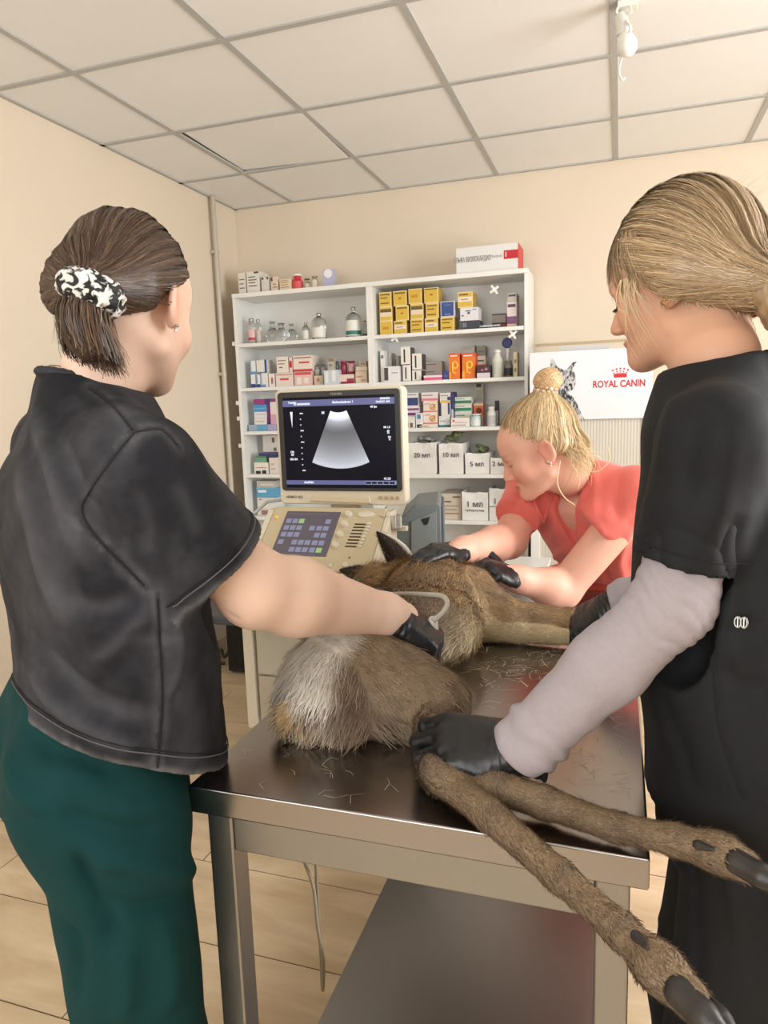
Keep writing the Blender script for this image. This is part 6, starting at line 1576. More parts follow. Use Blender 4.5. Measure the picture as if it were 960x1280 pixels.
# ================= woman at the far end: coral scrub top, hair bun =================
SKC = np.array(rgb(226, 172, 150))
pC = thing('person', 'woman with blonde bun in coral scrub top leaning her elbow on the table', 'person', (.03, 2.12, 0))
cC = at_depth(676, 562, 1.75); RC = headframe(-98, -26, 0); sC = .95
pelC = np.array([.05, 2.13, .92]); nbC = at_depth(712, 592, 1.80)
upC = nz(nbC-pelC); rC = nz(np.cross(np.array([-.50, -.86, 0]), UPZ)); fC = nz(np.cross(UPZ, rC)); fwC = np.cross(upC, rC)
if fwC @ np.array([-.5, -.86, -.3]) < 0: fwC = -fwC
midC = nbC-upC*.075
shLC = midC-rC*.165+upC*.0; shRC = midC+rC*.150
elLC = at_depth(703, 738, 1.745); wrLC = at_depth(648, 724, 1.70)
elRC = at_depth(636, 676, 1.86); wrRC = at_depth(580, 688, 1.69)
g = Vol((-.56, 1.46, .86), (.26, 2.20, 1.62), .0036)
TC = head(g, cC, RC, sC, nbC, (.050, .058))
g.loft([(midC-upC*.24, .13, .10), (midC-upC*.05, .145, .09), (midC+upC*.02, .115, .072)], rC, fwC, upC, .04)
g.chain([midC-rC*.09, shLC, elLC, elLC*.7+wrLC*.3, wrLC, wrLC+nz(wrLC-elLC)*.04], [.045, .052, .043, .045, .031, .026], .02)
g.chain([midC+rC*.09, shRC, elRC, elRC*.7+wrRC*.3, wrRC, wrRC+nz(wrRC-elRC)*.04], [.045, .052, .045, .045, .031, .026], .02)
v, F = g.mesh(2); col = head_cols(v, cC, RC, sC, SKC, lips=rgb(196, 110, 104), brow=rgb(176, 134, 100), blush=.9)
skin('body', (v, F), M_skin, pC, col); bodyC = (v, F)
# --- scrub top with a V neck
g = Vol((-.44, 1.56, .84), (.32, 2.36, 1.42), .0052)
g.loft([(pelC-upC*.04, .175, .135), (pelC+upC*.06, .175, .135), (pelC+upC*.16, .178, .142), (pelC*.45+midC*.55, .182, .140), (midC-upC*.06, .178, .120), (midC, .155, .098), (midC+upC*.045, .105, .075), (midC+upC*.07, .07, .06)], rC, fwC, upC, .02, 2.2, capr=.012, dens=6)
sL = at_depth(744, 662, 1.74); sR = at_depth(646, 648, 1.86)
g.chain([midC-rC*.09+upC*.012, shLC, sL], [.058, .070, .064], .03, stop=True)
g.chain([midC+rC*.09+upC*.012, shRC, sR], [.058, .068, .062], .03, stop=True)
g.cap(nbC-upC*.03, nbC+upC*.1, .060, .075, .006, 's')
# V opening towards the front
va = midC-upC*.085+fwC*.12
g.cap(nbC+fwC*.05, va, .052, .006, .004, 's'); g.cap(nbC+fwC*.10, va+fwC*.04, .055, .008, .004, 's')
g.cut(pelC-upC*.0, (0, 0, -1), .003)
v, F = g.mesh(2); n = normals(v, F)
S_ = lambda *p: onsurf((v, F), p, 1.8)
flC = [(S_((690, 640), (672, 690), (668, 712)), .014, -.006), (S_((712, 680), (690, 700), (670, 712)), .012, .006), (S_((660, 640), (655, 680), (662, 705)), .012, .005), (S_((760, 668), (750, 700), (765, 735)), .013, -.006), (S_((790, 660), (775, 700), (785, 735)), .014, .006),
       (S_((735, 575), (745, 610), (740, 650)), .013, .004), (S_((775, 590), (770, 620), (772, 655)), .013, -.004), (S_((700, 600), (692, 640), (688, 680)), .012, .004), (S_((645, 600), (650, 620), (640, 640)), .010, -.004), (S_((720, 670), (735, 700), (730, 735)), .012, .004)]
d = 1.8*folds(v, flC)+.0035*fbm(v*10, 2, 91)+.0008*fbm(v*40, 2, 92)
M_cor = cloth_mat('coral_cotton', attr=False, col=rgb(230, 116, 106), weave=1000, bump=.15, sheen=.2, var=.04)
tC = skin('scrub_top', (v+n*d[:, None], F), M_cor, pC)
P1 = S_((700, 588), (690, 618), (679, 652)); P2 = S_((679, 652), (668, 628), (664, 606))
g = Vol(np.min(P1+P2, 0)-.04, np.max(P1+P2, 0)+.04, .003); 
for PP in (P1, P2): g.chain(PP, [.0055]*len(PP), .003)
skin('neck_band', g.mesh(1), M_cor, tC)
# --- trousers
g = Vol((-.34, 1.94, .03), (.30, 2.36, 1.0), .008)
rT = nz(np.array([-.87, .5, 0])); fT = np.array([-.5, -.87, 0])
g.loft([(np.array([.04, 2.14, .97]), .155, .12), (np.array([-.03, 2.15, .88]), .165, .130), (np.array([-.09, 2.15, .80]), .165, .130)], rT, fT, UPZ, .03, 2.2, capr=.03)
for q in (-1, 1): g.chain([np.array([-.09, 2.15, .82])+rT*q*.085, np.array([-.12, 2.14, .45])+rT*q*.085, np.array([-.12, 2.15, .07])+rT*q*.085], [.09, .08, .08], .03)
g.cut((0, 0, .075), (0, 0, -1), .004); g.cut((0, 1.985, 0), (0, -1, 0), .01)
skin('trousers', g.mesh(2), M_cor, pC)
for q in (-1, 1):
    ft = np.array([-.12, 2.15, .06])+rT*q*.095; g = Vol(ft-.2, ft+.2, .007); g.ell(ft+fT*.04+(0, 0, -.025), (.115, .048, .042), np.stack([fT, rT, UPZ], 1), .02); g.cut((0, 0, .001), (0, 0, -1), .002); skin('shoe', g.mesh(1), paint(226, 224, 220, .5), pC)
# --- gloves
hand('glove', wrLC+nz(wrLC-elLC)*.004, nz(at_depth(622, 714, 1.665)-wrLC), np.array([-.1, -.5, .85]), False, pC, M_glove, [(50, 60, 40), (55, 62, 40), (58, 62, 40), (60, 60, 40)], .98, thumb=(60, -20, 10), spread=3, cuff=.02, seed=7, res=.003)
hand('glove', wrRC+nz(wrRC-elRC)*.004, nz(at_depth(534, 690, 1.62)-wrRC), np.array([-.1, -.35, .93]), True, pC, M_glove, [(14, 10, 6), (14, 12, 8), (18, 14, 8), (22, 16, 10)], .98, thumb=(35, 10, 10), spread=2, cuff=.02, seed=8, res=.003)
# --- hair with a bun on the crown
HCL = np.array(rgb(198, 168, 126))
tieC = TC(.0, -.072, .124)
g, TT = hair_cap(.004, cC, RC, sC, [((0, .0, .024), (0, .66, -.75))], r=(.0812, .1030, .0935))
g.cap(TC(0, -.05, .09), tieC, .05*sC, .022, .03)
for q in (-1, 1): g.cap(TC(q*.066, -.045, .0), TC(q*.03, -.09, -.03), .022, .024, .03)
vf = g.mesh(2); v, F, dd = flow_displace(vf, TC(0, -.01, .03), tieC, .0026, 16, 93)
hC = skin('hair', (v, F), M_hair, pC, np.clip(HCL*(.92+.3*dd[:, None]), .004, 1))
strands_on((v, F), cC, RC, sC, tieC, 2600, M_hair, 'hair_strands', hC, hair_shade(HCL, .2, rgb(232, 206, 160), .25), .0016, (.0006, .004), 94, jitter=.2, skinvf=bodyC, back=.10)
bc = TC(.0, -.092, .150); g = Vol(bc-.075, bc+.075, .0035)
g.ell(bc, (.030, .034, .030), RC, .01)
v, F = g.mesh(2); n = normals(v, F); q = (v-bc)@RC; ang = np.arctan2(q[:, 0], q[:, 2]); d = .0028*np.sin(ang*9+q[:, 1]*40+vnoise(q*40, 95)*2)
bun = skin('bun', (v+n*d[:, None], F), M_hair, hC, np.clip(HCL*np.array([1.02, .93, .85])*(.9+40*d[:, None]), .004, 1))
rg = np.random.default_rng(96); P = []; O = []
for i in range(500):
    y0 = rg.uniform(-.85, .85); a0 = rg.uniform(0, 2*PI); sp = rg.uniform(.9, 1.8); pts = []; oo = []
    for t in np.linspace(0, 1, 8):
        yy = y0+.35*(t-.5); yy = max(-.97, min(.97, yy)); w_ = math.sqrt(1-yy*yy); a = a0+sp*t; dv = np.array([w_*math.sin(a), yy, w_*math.cos(a)]); pts.append(bc+RC@(dv*np.array([.0312, .0352, .0312]))); oo.append(RC@dv)
    P.append(pts); O.append(oo)
ribbons('bun_strands', np.array(P), .0016, M_hair, bun, hair_shade(HCL*np.array([1.04, .92, .82]), .2, rgb(236, 204, 160), .25)(rg, len(P)), np.array(O), kind='stuff', taper=.5)
# beaded hair tie round the bun
M_bead = paint(206, 170, 140, .25, metal=.3); M_bead2 = paint(236, 222, 206, .2)
bt = nz(bc-tieC); a = nz(np.cross(bt, UPZ+.01)); b = np.cross(bt, a); k = 0
bm = nb(); tube(bm, [tieC+bt*.004+(a*math.cos(q)+b*math.sin(q))*.024 for q in np.linspace(0, 2*PI, 25)[:-1]], .004, 8, True); tie_o = obj('hair_tie', bm, paint(120, 84, 60, .5), pC, smooth=True)
for row in range(3):
    for i in range(13):
        q = 2*PI*(i+.5*(row % 2))/13; c = tieC+bt*(-.004+.009*row)+(a*math.cos(q)+b*math.sin(q))*(.0270-.001*row)
        bm = nb(); bmesh.ops.create_icosphere(bm, subdivisions=2, radius=.0052, matrix=Matrix.Translation(c)); obj('bead', bm, M_bead if (i+row) % 3 else M_bead2, tie_o, smooth=True)
# loose locks at the nape
P = []; O = []
for i in range(260):
    q = rg.choice([-1, 1], p=[.75, .25]); a_ = np.array([q*rg.uniform(.03, .070), -.065+rg.uniform(-.03, .02), -.02+rg.uniform(-.02, .02)]); L_ = rg.uniform(.03, .09); w_ = rg.normal(0, .012)
    p0 = TC(*a_); dn = np.array([.25, .1, -1])*L_
    C = catmull([p0, p0+dn*.4+RC@np.array([q*.012, -.012, 0]), p0+dn*.75+RC@np.array([q*.014, -.020+w_, 0]), p0+dn+RC@np.array([q*.010, -.012+w_*1.5, 0])], 4); P.append(C); O.append(np.tile(RC@np.array([q, -.4, 0]), (len(C), 1)))
ribbons('nape_strands', np.array(P), .0012, M_hair, hC, hair_shade(HCL*1.05, .15, rgb(238, 212, 166), .3)(rg, len(P)), np.array(O), kind='stuff', taper=.4)
p0 = TC(-.078, -.03, -.04)
bm = nb(); tube(bm, catmull([p0, p0+np.array([-.006, -.01, -.05]), p0+np.array([.01, -.012, -.085]), p0+np.array([.035, -.01, -.105])], 6), .0014, 6); obj('loose_lock', bm, paint(226, 196, 150, .45), hC, smooth=True)
p0 = TC(-.06, -.08, -.03)
bm = nb(); tube(bm, catmull([p0, p0+np.array([.02, -.01, -.05]), p0+np.array([.05, -.012, -.055]), p0+np.array([.075, -.01, -.03]), p0+np.array([.07, 0, .0])], 6), .0014, 6); obj('loose_lock', bm, paint(226, 196, 150, .45), hC, smooth=True)
for k, (y, z) in enumerate(((-.006, -.034), (-.004, -.040), (-.002, -.028))):
    bm = nb(); bmesh.ops.create_icosphere(bm, subdivisions=2, radius=.0032-.0004*k, matrix=Matrix.Translation(TC(-.084-.001*k, y, z))); obj('earring', bm, paint(230, 216, 206, .15, metal=.6), pC, smooth=True)
# ------------------------------------------------------------------ the roe deer lying on the table
deer = thing('deer', 'brown roe deer with pale rump lying on its side on the steel table', 'deer', (-.38, 1.25, .90))
G_BR, G_DK, G_WH, G_BE, G_GO, G_GY = [np.array(rgb(*c)) for c in ((132, 113, 94), (66, 53, 43), (232, 224, 210), (186, 166, 132), (178, 142, 98), (168, 160, 146))]
hock1 = at_depth(556, 972, .915); hock2 = at_depth(618, 982, .905)
L1 = [hock1, at_depth(612, 1018, .855), at_depth(700, 1096, .755), at_depth(775, 1162, .675), at_depth(832, 1218, .622), at_depth(862, 1248, .598)]
L2 = [hock2, at_depth(680, 1003, .875), at_depth(770, 1034, .825), at_depth(845, 1050, .79), at_depth(905, 1068, .758), at_depth(930, 1082, .74)]
hip = np.array([-.40, 1.08, .99]); pel = np.array([-.425, 1.05, .975])
sti1 = np.array([-.265, 1.03, .945]); sti2 = np.array([-.27, 1.00, .920])
segs = []       # (a, b, ra, rb, kind) kept for the direction of the hair
g = Vol((-.75, .56, .885), (.22, 1.86, 1.16), .0042)
def bone(a, b, ra, rb, k=.03, kind='body', flat=None):
    a, b = np.asarray(a, float), np.asarray(b, float); g.cap(a, b, ra, rb, k, flat=flat); segs.append((a, b, ra, rb, kind))
chest = np.array([-.395, 1.47, .985]); waist = np.array([-.435, 1.24, .975]); ruA = np.array([-.435, 1.00, .968])
# trunk (head end to tail end, the way the coat lies)
g.ell(chest-(0, 0, .018), (.122, .155, .078), None, .04); g.ell(waist+(0, .05, 0), (.095, .16, .076), None, .05); g.ell(pel, (.100, .125, .080), None, .04)
g.ell(np.array([-.36, 1.34, .965]), (.105, .12, .064), None, .05)
for a, b, r in ((chest+(0, .12, 0), chest, .1), (chest, waist, .09), (waist, pel, .08), (pel, ruA+(-.02, -.05, -.03), .08)): segs.append((np.array(a), np.array(b), r, r, 'body'))
g.ell(np.array([-.455, .990, .945]), (.062, .055, .045), None, .04)
g.ell(np.array([-.405, .985, .932]), (.085, .045, .034), None, .03)
# thighs, knees, hocks and cannon bones of the hind legs
bone(hip+np.array([0, -.01, .004]), sti1+np.array([0, -.004, .012]), .092, .056, .022, 'thigh', flat=((0, 0, 1), .80)); bone(sti1, hock1+np.array([-.01, .02, -.006]), .040, .026, .02, 'shank')
bone(np.array([-.42, 1.03, .940]), sti2+np.array([0, .01, 0]), .056, .038, .02, 'thigh2'); bone(sti2, hock2, .036, .027, .02, 'shank')
for L, rr in ((L1, [.0225, .0190, .0160, .0155, .0180, .0170]), (L2, [.0220, .0190, .0160, .0165, .0185, .0170])):
    hk = L[0]-nz(L[1]-L[0])*.022
    g.cap(hk, L[0], .0195, rr[0], .012)
    for i in range(5): bone(L[i], L[i+1], rr[i], rr[i+1], .010, 'leg')
    d_ = nz(L[4]-L[3]); g.ell(L[4]-d_*.012+np.array([0, 0, .0]), (.0205, .0205, .018), None, .012)
# fore legs, drawn to the right into the gloved hand
sh1 = np.array([-.31, 1.53, .985]); el1 = np.array([-.235, 1.50, .955])
bone(sh1, el1, .066, .040, .04, 'fore'); bone(el1, at_depth(716, 774, 1.52), .037, .019, .02, 'fore'); bone(at_depth(716, 772, 1.52), at_depth(748, 785, 1.50), .023, .020, .01, 'fore')
bone(np.array([-.30, 1.47, .935]), np.array([-.20, 1.475, .925]), .033, .022, .02, 'fore2'); bone(np.array([-.20, 1.475, .925]), np.array([-.06, 1.475, .922]), .022, .016, .01, 'fore2')
# neck and head turned back to the left
hd = np.array([-.555, 1.60, .975])
bone(np.array([-.47, 1.60, .985]), np.array([-.41, 1.52, .985]), .062, .085, .05, 'neck')
bone(hd, hd+np.array([.07, .01, .005]), .056, .058, .03, 'neck'); g.cap(hd+(-.01, -.01, 0), hd+(-.065, -.085, -.025), .046, .027, .03); g.cap(hd+(-.065, -.085, -.025), hd+(-.085, -.11, -.032), .026, .021, .012)
g.cut((0, 0, .9005), (0, 0, -1), .003) if False else None
sl, Pq = g._blk(g.lo, g.lo+g.h*g.n)
on = (Pq[..., 0] > TX0-.004) & (Pq[..., 0] < TX1+.004) & (Pq[..., 1] > TY0-.004)
pl_ = np.where(on, .9006-Pq[..., 2], -1.0); g.d = np.maximum(g.d, pl_.astype(np.float32)); del Pq
v, F = g.mesh(2); n = normals(v, F)
v[:, 2] = np.where((v[:, 0] > TX0) & (v[:, 0] < TX1) & (v[:, 1] > TY0), np.maximum(v[:, 2], .9008), v[:, 2])
vd = .004*fbm(v*28, 2, 101)*np.clip((v[:, 2]-.91)/.03, 0, 1)
tr = v[:, 1] > .93
v = v+n*(vd*tr)[:, None]
def nearest_seg(P):
    best = np.full(len(P), 9.0); tang = np.zeros((len(P), 3)); kd = np.zeros(len(P), int); tt = np.zeros(len(P))
    names = ['body', 'thigh', 'thigh2', 'shank', 'leg', 'fore', 'fore2', 'neck']
    for a, b, ra, rb, k in segs:
        ba = b-a; t = np.clip(((P-a)@ba)/(ba@ba), 0, 1); e = np.linalg.norm(P-a-t[:, None]*ba, axis=1)-(ra+(rb-ra)*t)
        m = e < best; best[m] = e[m]; tang[m] = nz(ba); kd[m] = names.index(k); tt[m] = t[m]
    return kd, tang, tt
def G3(P, c, r): return np.exp(-(((P-np.array(c))/np.array(r))**2).sum(1))
def coat(P, N):
    """coat colours of the animal by place on its body, with some painted shade"""
    kd, tg, tt = nearest_seg(P)
    c = np.tile(G_BR, (len(P), 1)); nzv = fbm(P*16, 3, 111); fz = vnoise(P*60, 112)
    def mix(w, k):
        w = np.clip(w, 0, 1)[:, None]; c[:] = c*(1-w)+np.asarray(k)*w
    mix(.35+.3*nzv, G_BR*.80)
    fore = np.isin(kd, (5, 6, 7)) | (P[:, 1] > 1.33)
    mix(fore*(.55+.4*nzv), G_GO); mix(fore*np.clip(vnoise(P*np.array([14, 44, 20]), 113)*1.3-.35, 0, 1)*.8, G_DK)
    # pale belly and the clipped flank
    mix(1.1*G3(P, (-.29, 1.24, .93), (.10, .13, .06))+.2*nzv, G_BE); mix(1.2*G3(P, (-.31, 1.16, .965), (.055, .085, .055)), G_GY)
    mix(.9*G3(P, (-.25, 1.42, .915), (.14, .10, .026)), G_BE*1.05); mix(.8*G3(P, (-.29, 1.36, .965), (.09, .085, .05))*(1+.5*nzv), np.array(rgb(196, 176, 142)))
    mix(.8*G3(P, (-.235, 1.475, .945), (.05, .05, .010)), G_DK*.7)  # shade between the fore legs, painted as a dark patch
    mix(.55*(kd == 2)*np.clip((P[:, 0]+.43)/.05, 0, 1), G_BR*.62)  # shade on the lower thigh, painted into the coat
    # thigh: warm brown with a pale inner edge
    mix(.4*(kd == 1), np.array(rgb(146, 124, 96))); mix(1.2*near(P, [(-.275, 1.15, .965), (-.215, 1.06, .935), (-.205, 1.0, .925)], .026), G_WH)
    # pale rump with the tan tail tuft
    rump = (P[:, 1] < 1.10)*np.clip((1.0-np.abs(N[:, 2])*.4)-np.clip((P[:, 0]+.420)/.045, 0, 1)-np.clip((P[:, 1]-1.03)/.05, 0, 1)+.28*nzv, 0, 1)
    rump = rump*np.isin(kd, (0, 1, 2))
    up_ = 1/(1+np.exp(-(P[:, 2]-.965-.012*nzv)/.006)); mix(rump*1.6*up_, G_WH); mix(rump*(1-up_)*(.75+.5*vnoise(P*50, 116)), np.array(rgb(206, 192, 168)))
    mix(.85*G3(P, (-.45, .945, .968), (.07, .05, .012)), np.array(rgb(96, 74, 56)))
    mix(.9*G3(P, (-.475, .935, .950), (.030, .06, .016)), np.array(rgb(196, 164, 120)))
    mix(1.0*G3(P, (-.428, .95, .963), (.016, .05, .011)), np.array(rgb(104, 56, 54)))
    mix(.7*G3(P, (-.53, .98, .93), (.02, .05, .02)), G_DK)
    # lower legs
    lg = np.isin(kd, (3, 4)); mix(lg*(.65+.25*nzv), np.array(rgb(132, 112, 91))); mix(lg*np.clip(.5*vnoise(P*np.array([40, 40, 40]), 114), 0, 1), G_DK)
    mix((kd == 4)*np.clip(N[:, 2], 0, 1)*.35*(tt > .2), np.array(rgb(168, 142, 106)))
    mix((kd == 6)*.85, G_BE*1.05); mix((kd == 5)*.3, np.array(rgb(130, 104, 78)))
    return np.clip(c*(1+.10*fz)[:, None], .004, 1), kd, tg
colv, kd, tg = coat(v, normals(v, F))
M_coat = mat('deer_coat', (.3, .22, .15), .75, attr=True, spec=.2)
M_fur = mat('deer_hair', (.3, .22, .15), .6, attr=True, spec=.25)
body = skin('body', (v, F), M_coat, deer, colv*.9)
# the coat itself: individual hairs laid along body and limbs
rg = np.random.default_rng(120)
tri = np.concatenate([F[:, [0, 1, 2]], F[:, [0, 2, 3]]]); A_, B_, C_ = v[tri[:, 0]], v[tri[:, 1]], v[tri[:, 2]]
ar = np.linalg.norm(np.cross(B_-A_, C_-A_), axis=1); nv = normals(v, F)
cz = (A_[:, 2]+B_[:, 2]+C_[:, 2])/3
ar = ar*np.where(cz < .903, .02, 1.0)*np.where(np.isin(kd[tri[:, 0]], (3, 4)), 3.2, 1.0)
NF = 105000
k = rg.choice(len(tri), NF, p=ar/ar.sum()); u, w_ = rg.random(NF), rg.random(NF); m = u+w_ > 1; u[m], w_[m] = 1-u[m], 1-w_[m]
P = A_[k]+(B_[k]-A_[k])*u[:, None]+(C_[k]-A_[k])*w_[:, None]
N = nv[tri[k, 0]]*(1-u-w_)[:, None]+nv[tri[k, 1]]*u[:, None]+nv[tri[k, 2]]*w_[:, None]; N /= np.linalg.norm(N, axis=1)[:, None]
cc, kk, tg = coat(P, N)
fl_ = tg+np.array([0, 0, -.35])*np.isin(kk, (0, 1, 2))[:, None]+.35*np.stack([fbm(P*20, 2, 131), fbm(P*20, 2, 132), fbm(P*20, 2, 133)], 1)
fl_ = fl_-(fl_*N).sum(1)[:, None]*N; fl_ /= np.maximum(np.linalg.norm(fl_, axis=1), 1e-6)[:, None]
Ln = np.choose(kk, [.020, .0125, .018, .0085, .0068, .013, .012, .024])*rg.uniform(.6, 1.25, NF)
Ln = Ln*np.where((P[:, 1] < 1.0) & np.isin(kk, (0, 2)), 1.45, 1.0)*np.where(G3(P, (-.31, 1.16, .965), (.06, .09, .06)) > .4, .5, 1)
lift = np.choose(kk, [.30, .22, .34, .18, .18, .26, .22, .34])*rg.uniform(.6, 1.5, NF)
jit = rg.normal(0, .16, (NF, 3))
d1 = fl_+N*lift[:, None]+jit; d2 = fl_+N*(lift*.35)[:, None]+jit*1.5+np.array([0, 0, -.10])
p1 = P+d1*(Ln*.5)[:, None]; p2 = p1+d2*(Ln*.5)[:, None]
tz = (p2[:, 0] > TX0) & (p2[:, 0] < TX1) & (p2[:, 1] > TY0)
for q in (p1, p2): q[:, 2] = np.where(tz, np.maximum(q[:, 2], .9015), q[:, 2])
paths = np.stack([P-N*.001, p1, p2], 1)
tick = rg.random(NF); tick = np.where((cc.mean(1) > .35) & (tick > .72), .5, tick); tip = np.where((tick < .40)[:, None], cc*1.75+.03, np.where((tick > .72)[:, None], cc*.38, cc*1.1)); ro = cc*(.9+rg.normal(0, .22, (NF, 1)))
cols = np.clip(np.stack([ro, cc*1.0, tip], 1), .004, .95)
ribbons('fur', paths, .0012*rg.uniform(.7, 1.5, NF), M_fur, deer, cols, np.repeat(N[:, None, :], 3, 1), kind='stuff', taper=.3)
# ears
def ear(base, tip, wdir, w, name_label=None):
    base, tip = np.asarray(base, float), np.asarray(tip, float); ax = nz(tip-base); L_ = np.linalg.norm(tip-base); wd = nz(np.asarray(wdir)-np.dot(wdir, ax)*ax); nn = np.cross(ax, wd)
    nu, nvv = 17, 9; V = []; 
    for i in range(nu):
        t = i/(nu-1); half = w*(math.sin(PI*min(1, .22+.78*t)**.85)**.8)*(1-.15*t) if t < 1 else .0006
        half = max(half, .0008)
        for j in range(nvv):
            s_ = -1+2*j/(nvv-1); V.append(base+ax*L_*t+wd*half*s_+nn*(half*.75*(s_*s_-.5))+nn*.012*math.sin(PI*t))
    Fq = []
    for i in range(nu-1):
        for j in range(nvv-1): a = i*nvv+j; Fq.append((a, a+1, a+nvv+1, a+nvv))
    V = np.array(V); Fq = np.array(Fq); N_ = normals(V, Fq); nV = len(V)
    V2 = np.concatenate([V+N_*.0016, V-N_*.0016]); F2 = [tuple(f) for f in Fq]+[tuple(q+nV for q in f[::-1]) for f in Fq]
    edge = [j for j in range(nvv)]+[i*nvv+nvv-1 for i in range(1, nu)]+[(nu-1)*nvv+j for j in range(nvv-2, -1, -1)]+[i*nvv for i in range(nu-2, 0, -1)]
    for a, b in zip(edge, edge[1:]+edge[:1]): F2.append((b, a, a+nV, b+nV))
    rim = np.array([abs(-1+2*(i % nvv)/(nvv-1)) for i in range(nV)])
    c_in = np.where((rim > .85)[:, None], G_WH*.85, np.array(rgb(52, 42, 36))); c_out = np.tile(np.array(rgb(92, 76, 60)), (nV, 1))
    e = skin('ear', (V2, np.array(F2)), M_coat, deer, np.concatenate([c_in, c_out]))
    P = []; Cc = []; O = []
    for i in range(700):
        t = rg.uniform(.05, .92); s_ = rg.choice([-1, 1])*math.sqrt(rg.random()); half = w*(math.sin(PI*min(1, .22+.78*t)**.85)**.8)*(1-.15*t)
        p = base+ax*L_*t+wd*half*s_+nn*(half*.75*(s_*s_-.5))+nn*.012*math.sin(PI*t); sd = 1 if rg.random() < .5 else -1
        dr = ax*.8+nn*.35*sd-wd*s_*(.4 if sd > 0 else -.2)+rg.normal(0, .15, 3); l_ = rg.uniform(.006, .014)
        P.append([p, p+dr*l_*.5, p+dr*l_]); O.append([nn*sd]*3); Cc.append((G_WH*rg.uniform(.6, 1.0) if abs(s_) > .78 or rg.random() < .18 else np.array(rgb(60, 48, 40))*rg.uniform(.5, 1.3)))
    ribbons('ear_hairs', np.array(P), .0009, M_fur, e, np.clip(np.array(Cc), .004, 1), np.array(O), kind='stuff', taper=.3)
    return e
ear(at_y(506, 716, 1.62), at_y(471, 664, 1.60), (1, .0, .25), .036)
ear(hd+np.array([-.045, .03, .02]), hd+np.array([-.13, .07, .02]), (0, .3, 1), .028)
bm = nb(); bmesh.ops.create_uvsphere(bm, u_segments=16, v_segments=10, radius=.011, matrix=Matrix.Translation(hd+np.array([-.035, -.055, .026]))); obj('eye', bm, paint(14, 10, 8, .1, coat=1.0), deer, smooth=True)
bm = nb(); bmesh.ops.create_uvsphere(bm, u_segments=16, v_segments=10, radius=.014, matrix=Matrix.Translation(hd+np.array([-.094, -.122, -.034]))); obj('nose', bm, paint(20, 18, 18, .3), deer, smooth=True)
# tail tuft
P = []; O = []
for i in range(420):
    p = np.array([-.455+rg.normal(0, .010), .945+rg.normal(0, .006), .968+rg.normal(0, .006)]); dr = np.array([rg.normal(-.55, .25), -.55+rg.normal(0, .15), -.60+rg.normal(0, .2)]); l_ = rg.uniform(.025, .048)
    q2 = p+dr*l_; q2[2] = max(q2[2], .903); P.append([p, p+dr*l_*.5+np.array([0, -.006, .003]), q2]); O.append([np.array([0, -1, .2])]*3)
ribbons('tail', np.array(P), .0013, M_fur, deer, np.clip(np.array(rgb(206, 172, 126))*rg.uniform(.55, 1.25, (len(P), 1)), .004, 1), np.array(O), kind='stuff', taper=.3)
# hooves and dewclaws
M_hoof = mat('hoof_horn', rgb(48, 44, 42), .38, bump=.15, bscale=60, var=.2, vscale=30)
def hooves(a, b, sidev, r=.0132, L_=.058):
    d = nz(np.asarray(b)-np.asarray(a)); s_ = nz(np.asarray(sidev)-np.dot(sidev, d)*d); up_ = np.cross(d, s_)
    for q in (-1, 1):
        p0 = np.asarray(b)+s_*q*.0115-d*.004; g = Vol(p0-.09, p0+.09, .0024)
        g.chain([p0, p0+d*L_*.45-s_*q*.001, p0+d*L_-s_*q*.006], [r, r*.92, .0045], .006, flat=(s_, .78))
        skin('hoof', g.mesh(2), M_hoof, deer)
def dewclaw(c, d, r=.0056):
    d = nz(d); c = np.asarray(c, float); g = Vol(c-.04, c+.05, .0022); g.cap(c, c+d*.020, r, r*.45, .004); skin('dewclaw', g.mesh(2), M_hoof, deer)
for L in (L1, L2):
    d = nz(L[5]-L[4]); s_ = nz(np.cross(d, np.array([.2, -.2, 1.0])))
    hooves(L[4], L[5], s_*.8+np.array([0, 0, .6]))
t_ = nz(CAM-L1[4]); dl = nz(L1[4]-L1[3])
for L, (px, py, dd_) in ((L1, (795, 1170, .64)), (L2, (872, 1056, .755))):
    dl = nz(L[4]-L[3]); c = at_depth(px, py, dd_); dewclaw(c, dl+nz(CAM-c)*.45)
    ax = L[3]+dl*np.dot(c-L[3], dl); dewclaw(ax+(ax-c)*1.0, dl-nz(CAM-c)*.45)
hooves(at_depth(740, 780, 1.50), at_depth(756, 788, 1.50), (0, 0, 1), .012, .045); hooves(np.array([-.09, 1.475, .922]), np.array([-.045, 1.475, .922]), (0, 1, 0), .011, .045)

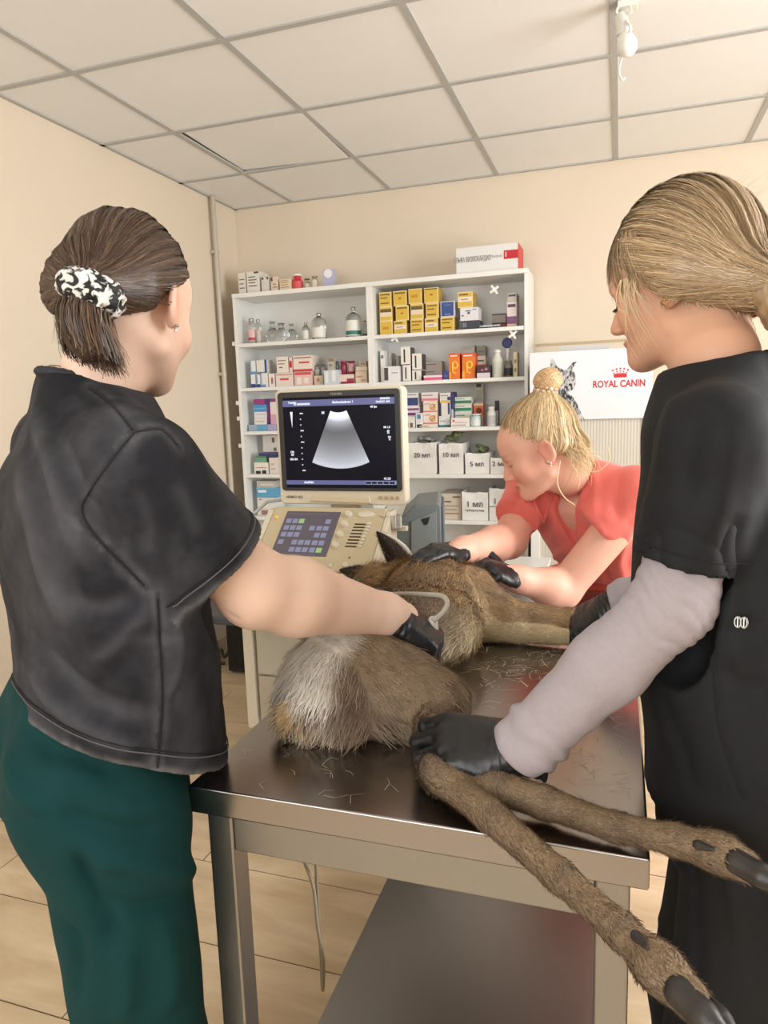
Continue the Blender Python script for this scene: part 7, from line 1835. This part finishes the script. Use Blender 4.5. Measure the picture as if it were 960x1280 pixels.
# ------------------------------------------------------------------ probe with its cable, shed hair
pr = thing('ultrasound_probe', 'pale grey ultrasound probe with cable held against the flank of the deer', 'probe', at_depth(535, 790, 1.19))
h0_ = at_depth(512, 792, 1.165); h1_ = at_depth(556, 812, 1.20)
M_prb = paint(196, 190, 176, .4)
g = Vol(np.minimum(h0_, h1_)-.06, np.maximum(h0_, h1_)+.06, .003); g.cap(at_depth(541, 776, 1.20), at_depth(541, 812, 1.21), .009, .014, .01); skin('probe_body', g.mesh(2), M_prb, pr)
cp = [at_depth(541, 776, 1.19), at_depth(553, 766, 1.195), at_depth(559, 754, 1.20), at_depth(552, 745, 1.21), at_depth(525, 743, 1.24), at_depth(490, 743, 1.30), at_depth(440, 748, 1.40), at_depth(390, 752, 1.55), np.array([-.90, 1.80, .93]), np.array([-.98, 2.0, .86])]
obj('cable', tube(nb(), catmull(cp, 8), .0046, 10), paint(170, 164, 150, .4), pr, smooth=True)
P = []; O = []; Cc = []
spots = [(-.20, 1.33, .05, 60), (-.14, 1.22, .07, 34), (-.05, 1.02, .05, 14), (-.02, .95, .03, 16), (-.40, .87, .06, 16), (-.22, 1.12, .06, 14), (-.12, 1.40, .04, 30), (.0, 1.15, .03, 10)]
for x, y, s_, n_ in spots:
    for i in range(n_):
        p = np.array([x+rg.normal(0, s_), y+rg.normal(0, s_*.8), .9012]); p[0] = min(max(p[0], TX0+.03), TX1-.03); p[1] = max(p[1], TY0+.03)
        a = rg.uniform(0, 2*PI); l_ = rg.uniform(.012, .035); d = np.array([math.cos(a), math.sin(a), 0]); e = np.array([-d[1], d[0], 0])*rg.normal(0, .006)
        P.append([p-d*l_*.5, p+e+np.array([0, 0, .001]), p+d*l_*.5]); O.append([UPZ]*3); Cc.append(np.array(rgb(206, 196, 176))*rg.uniform(.6, 1.1))
o = ribbons('shed_hair', np.array(P), .0008, M_fur, None, np.clip(np.array(Cc), .01, 1), np.array(O), kind='stuff', taper=.5, base=(-.2, 1.2, .9)); tag(o, 'loose pale deer hairs strewn over the table top', 'hair')
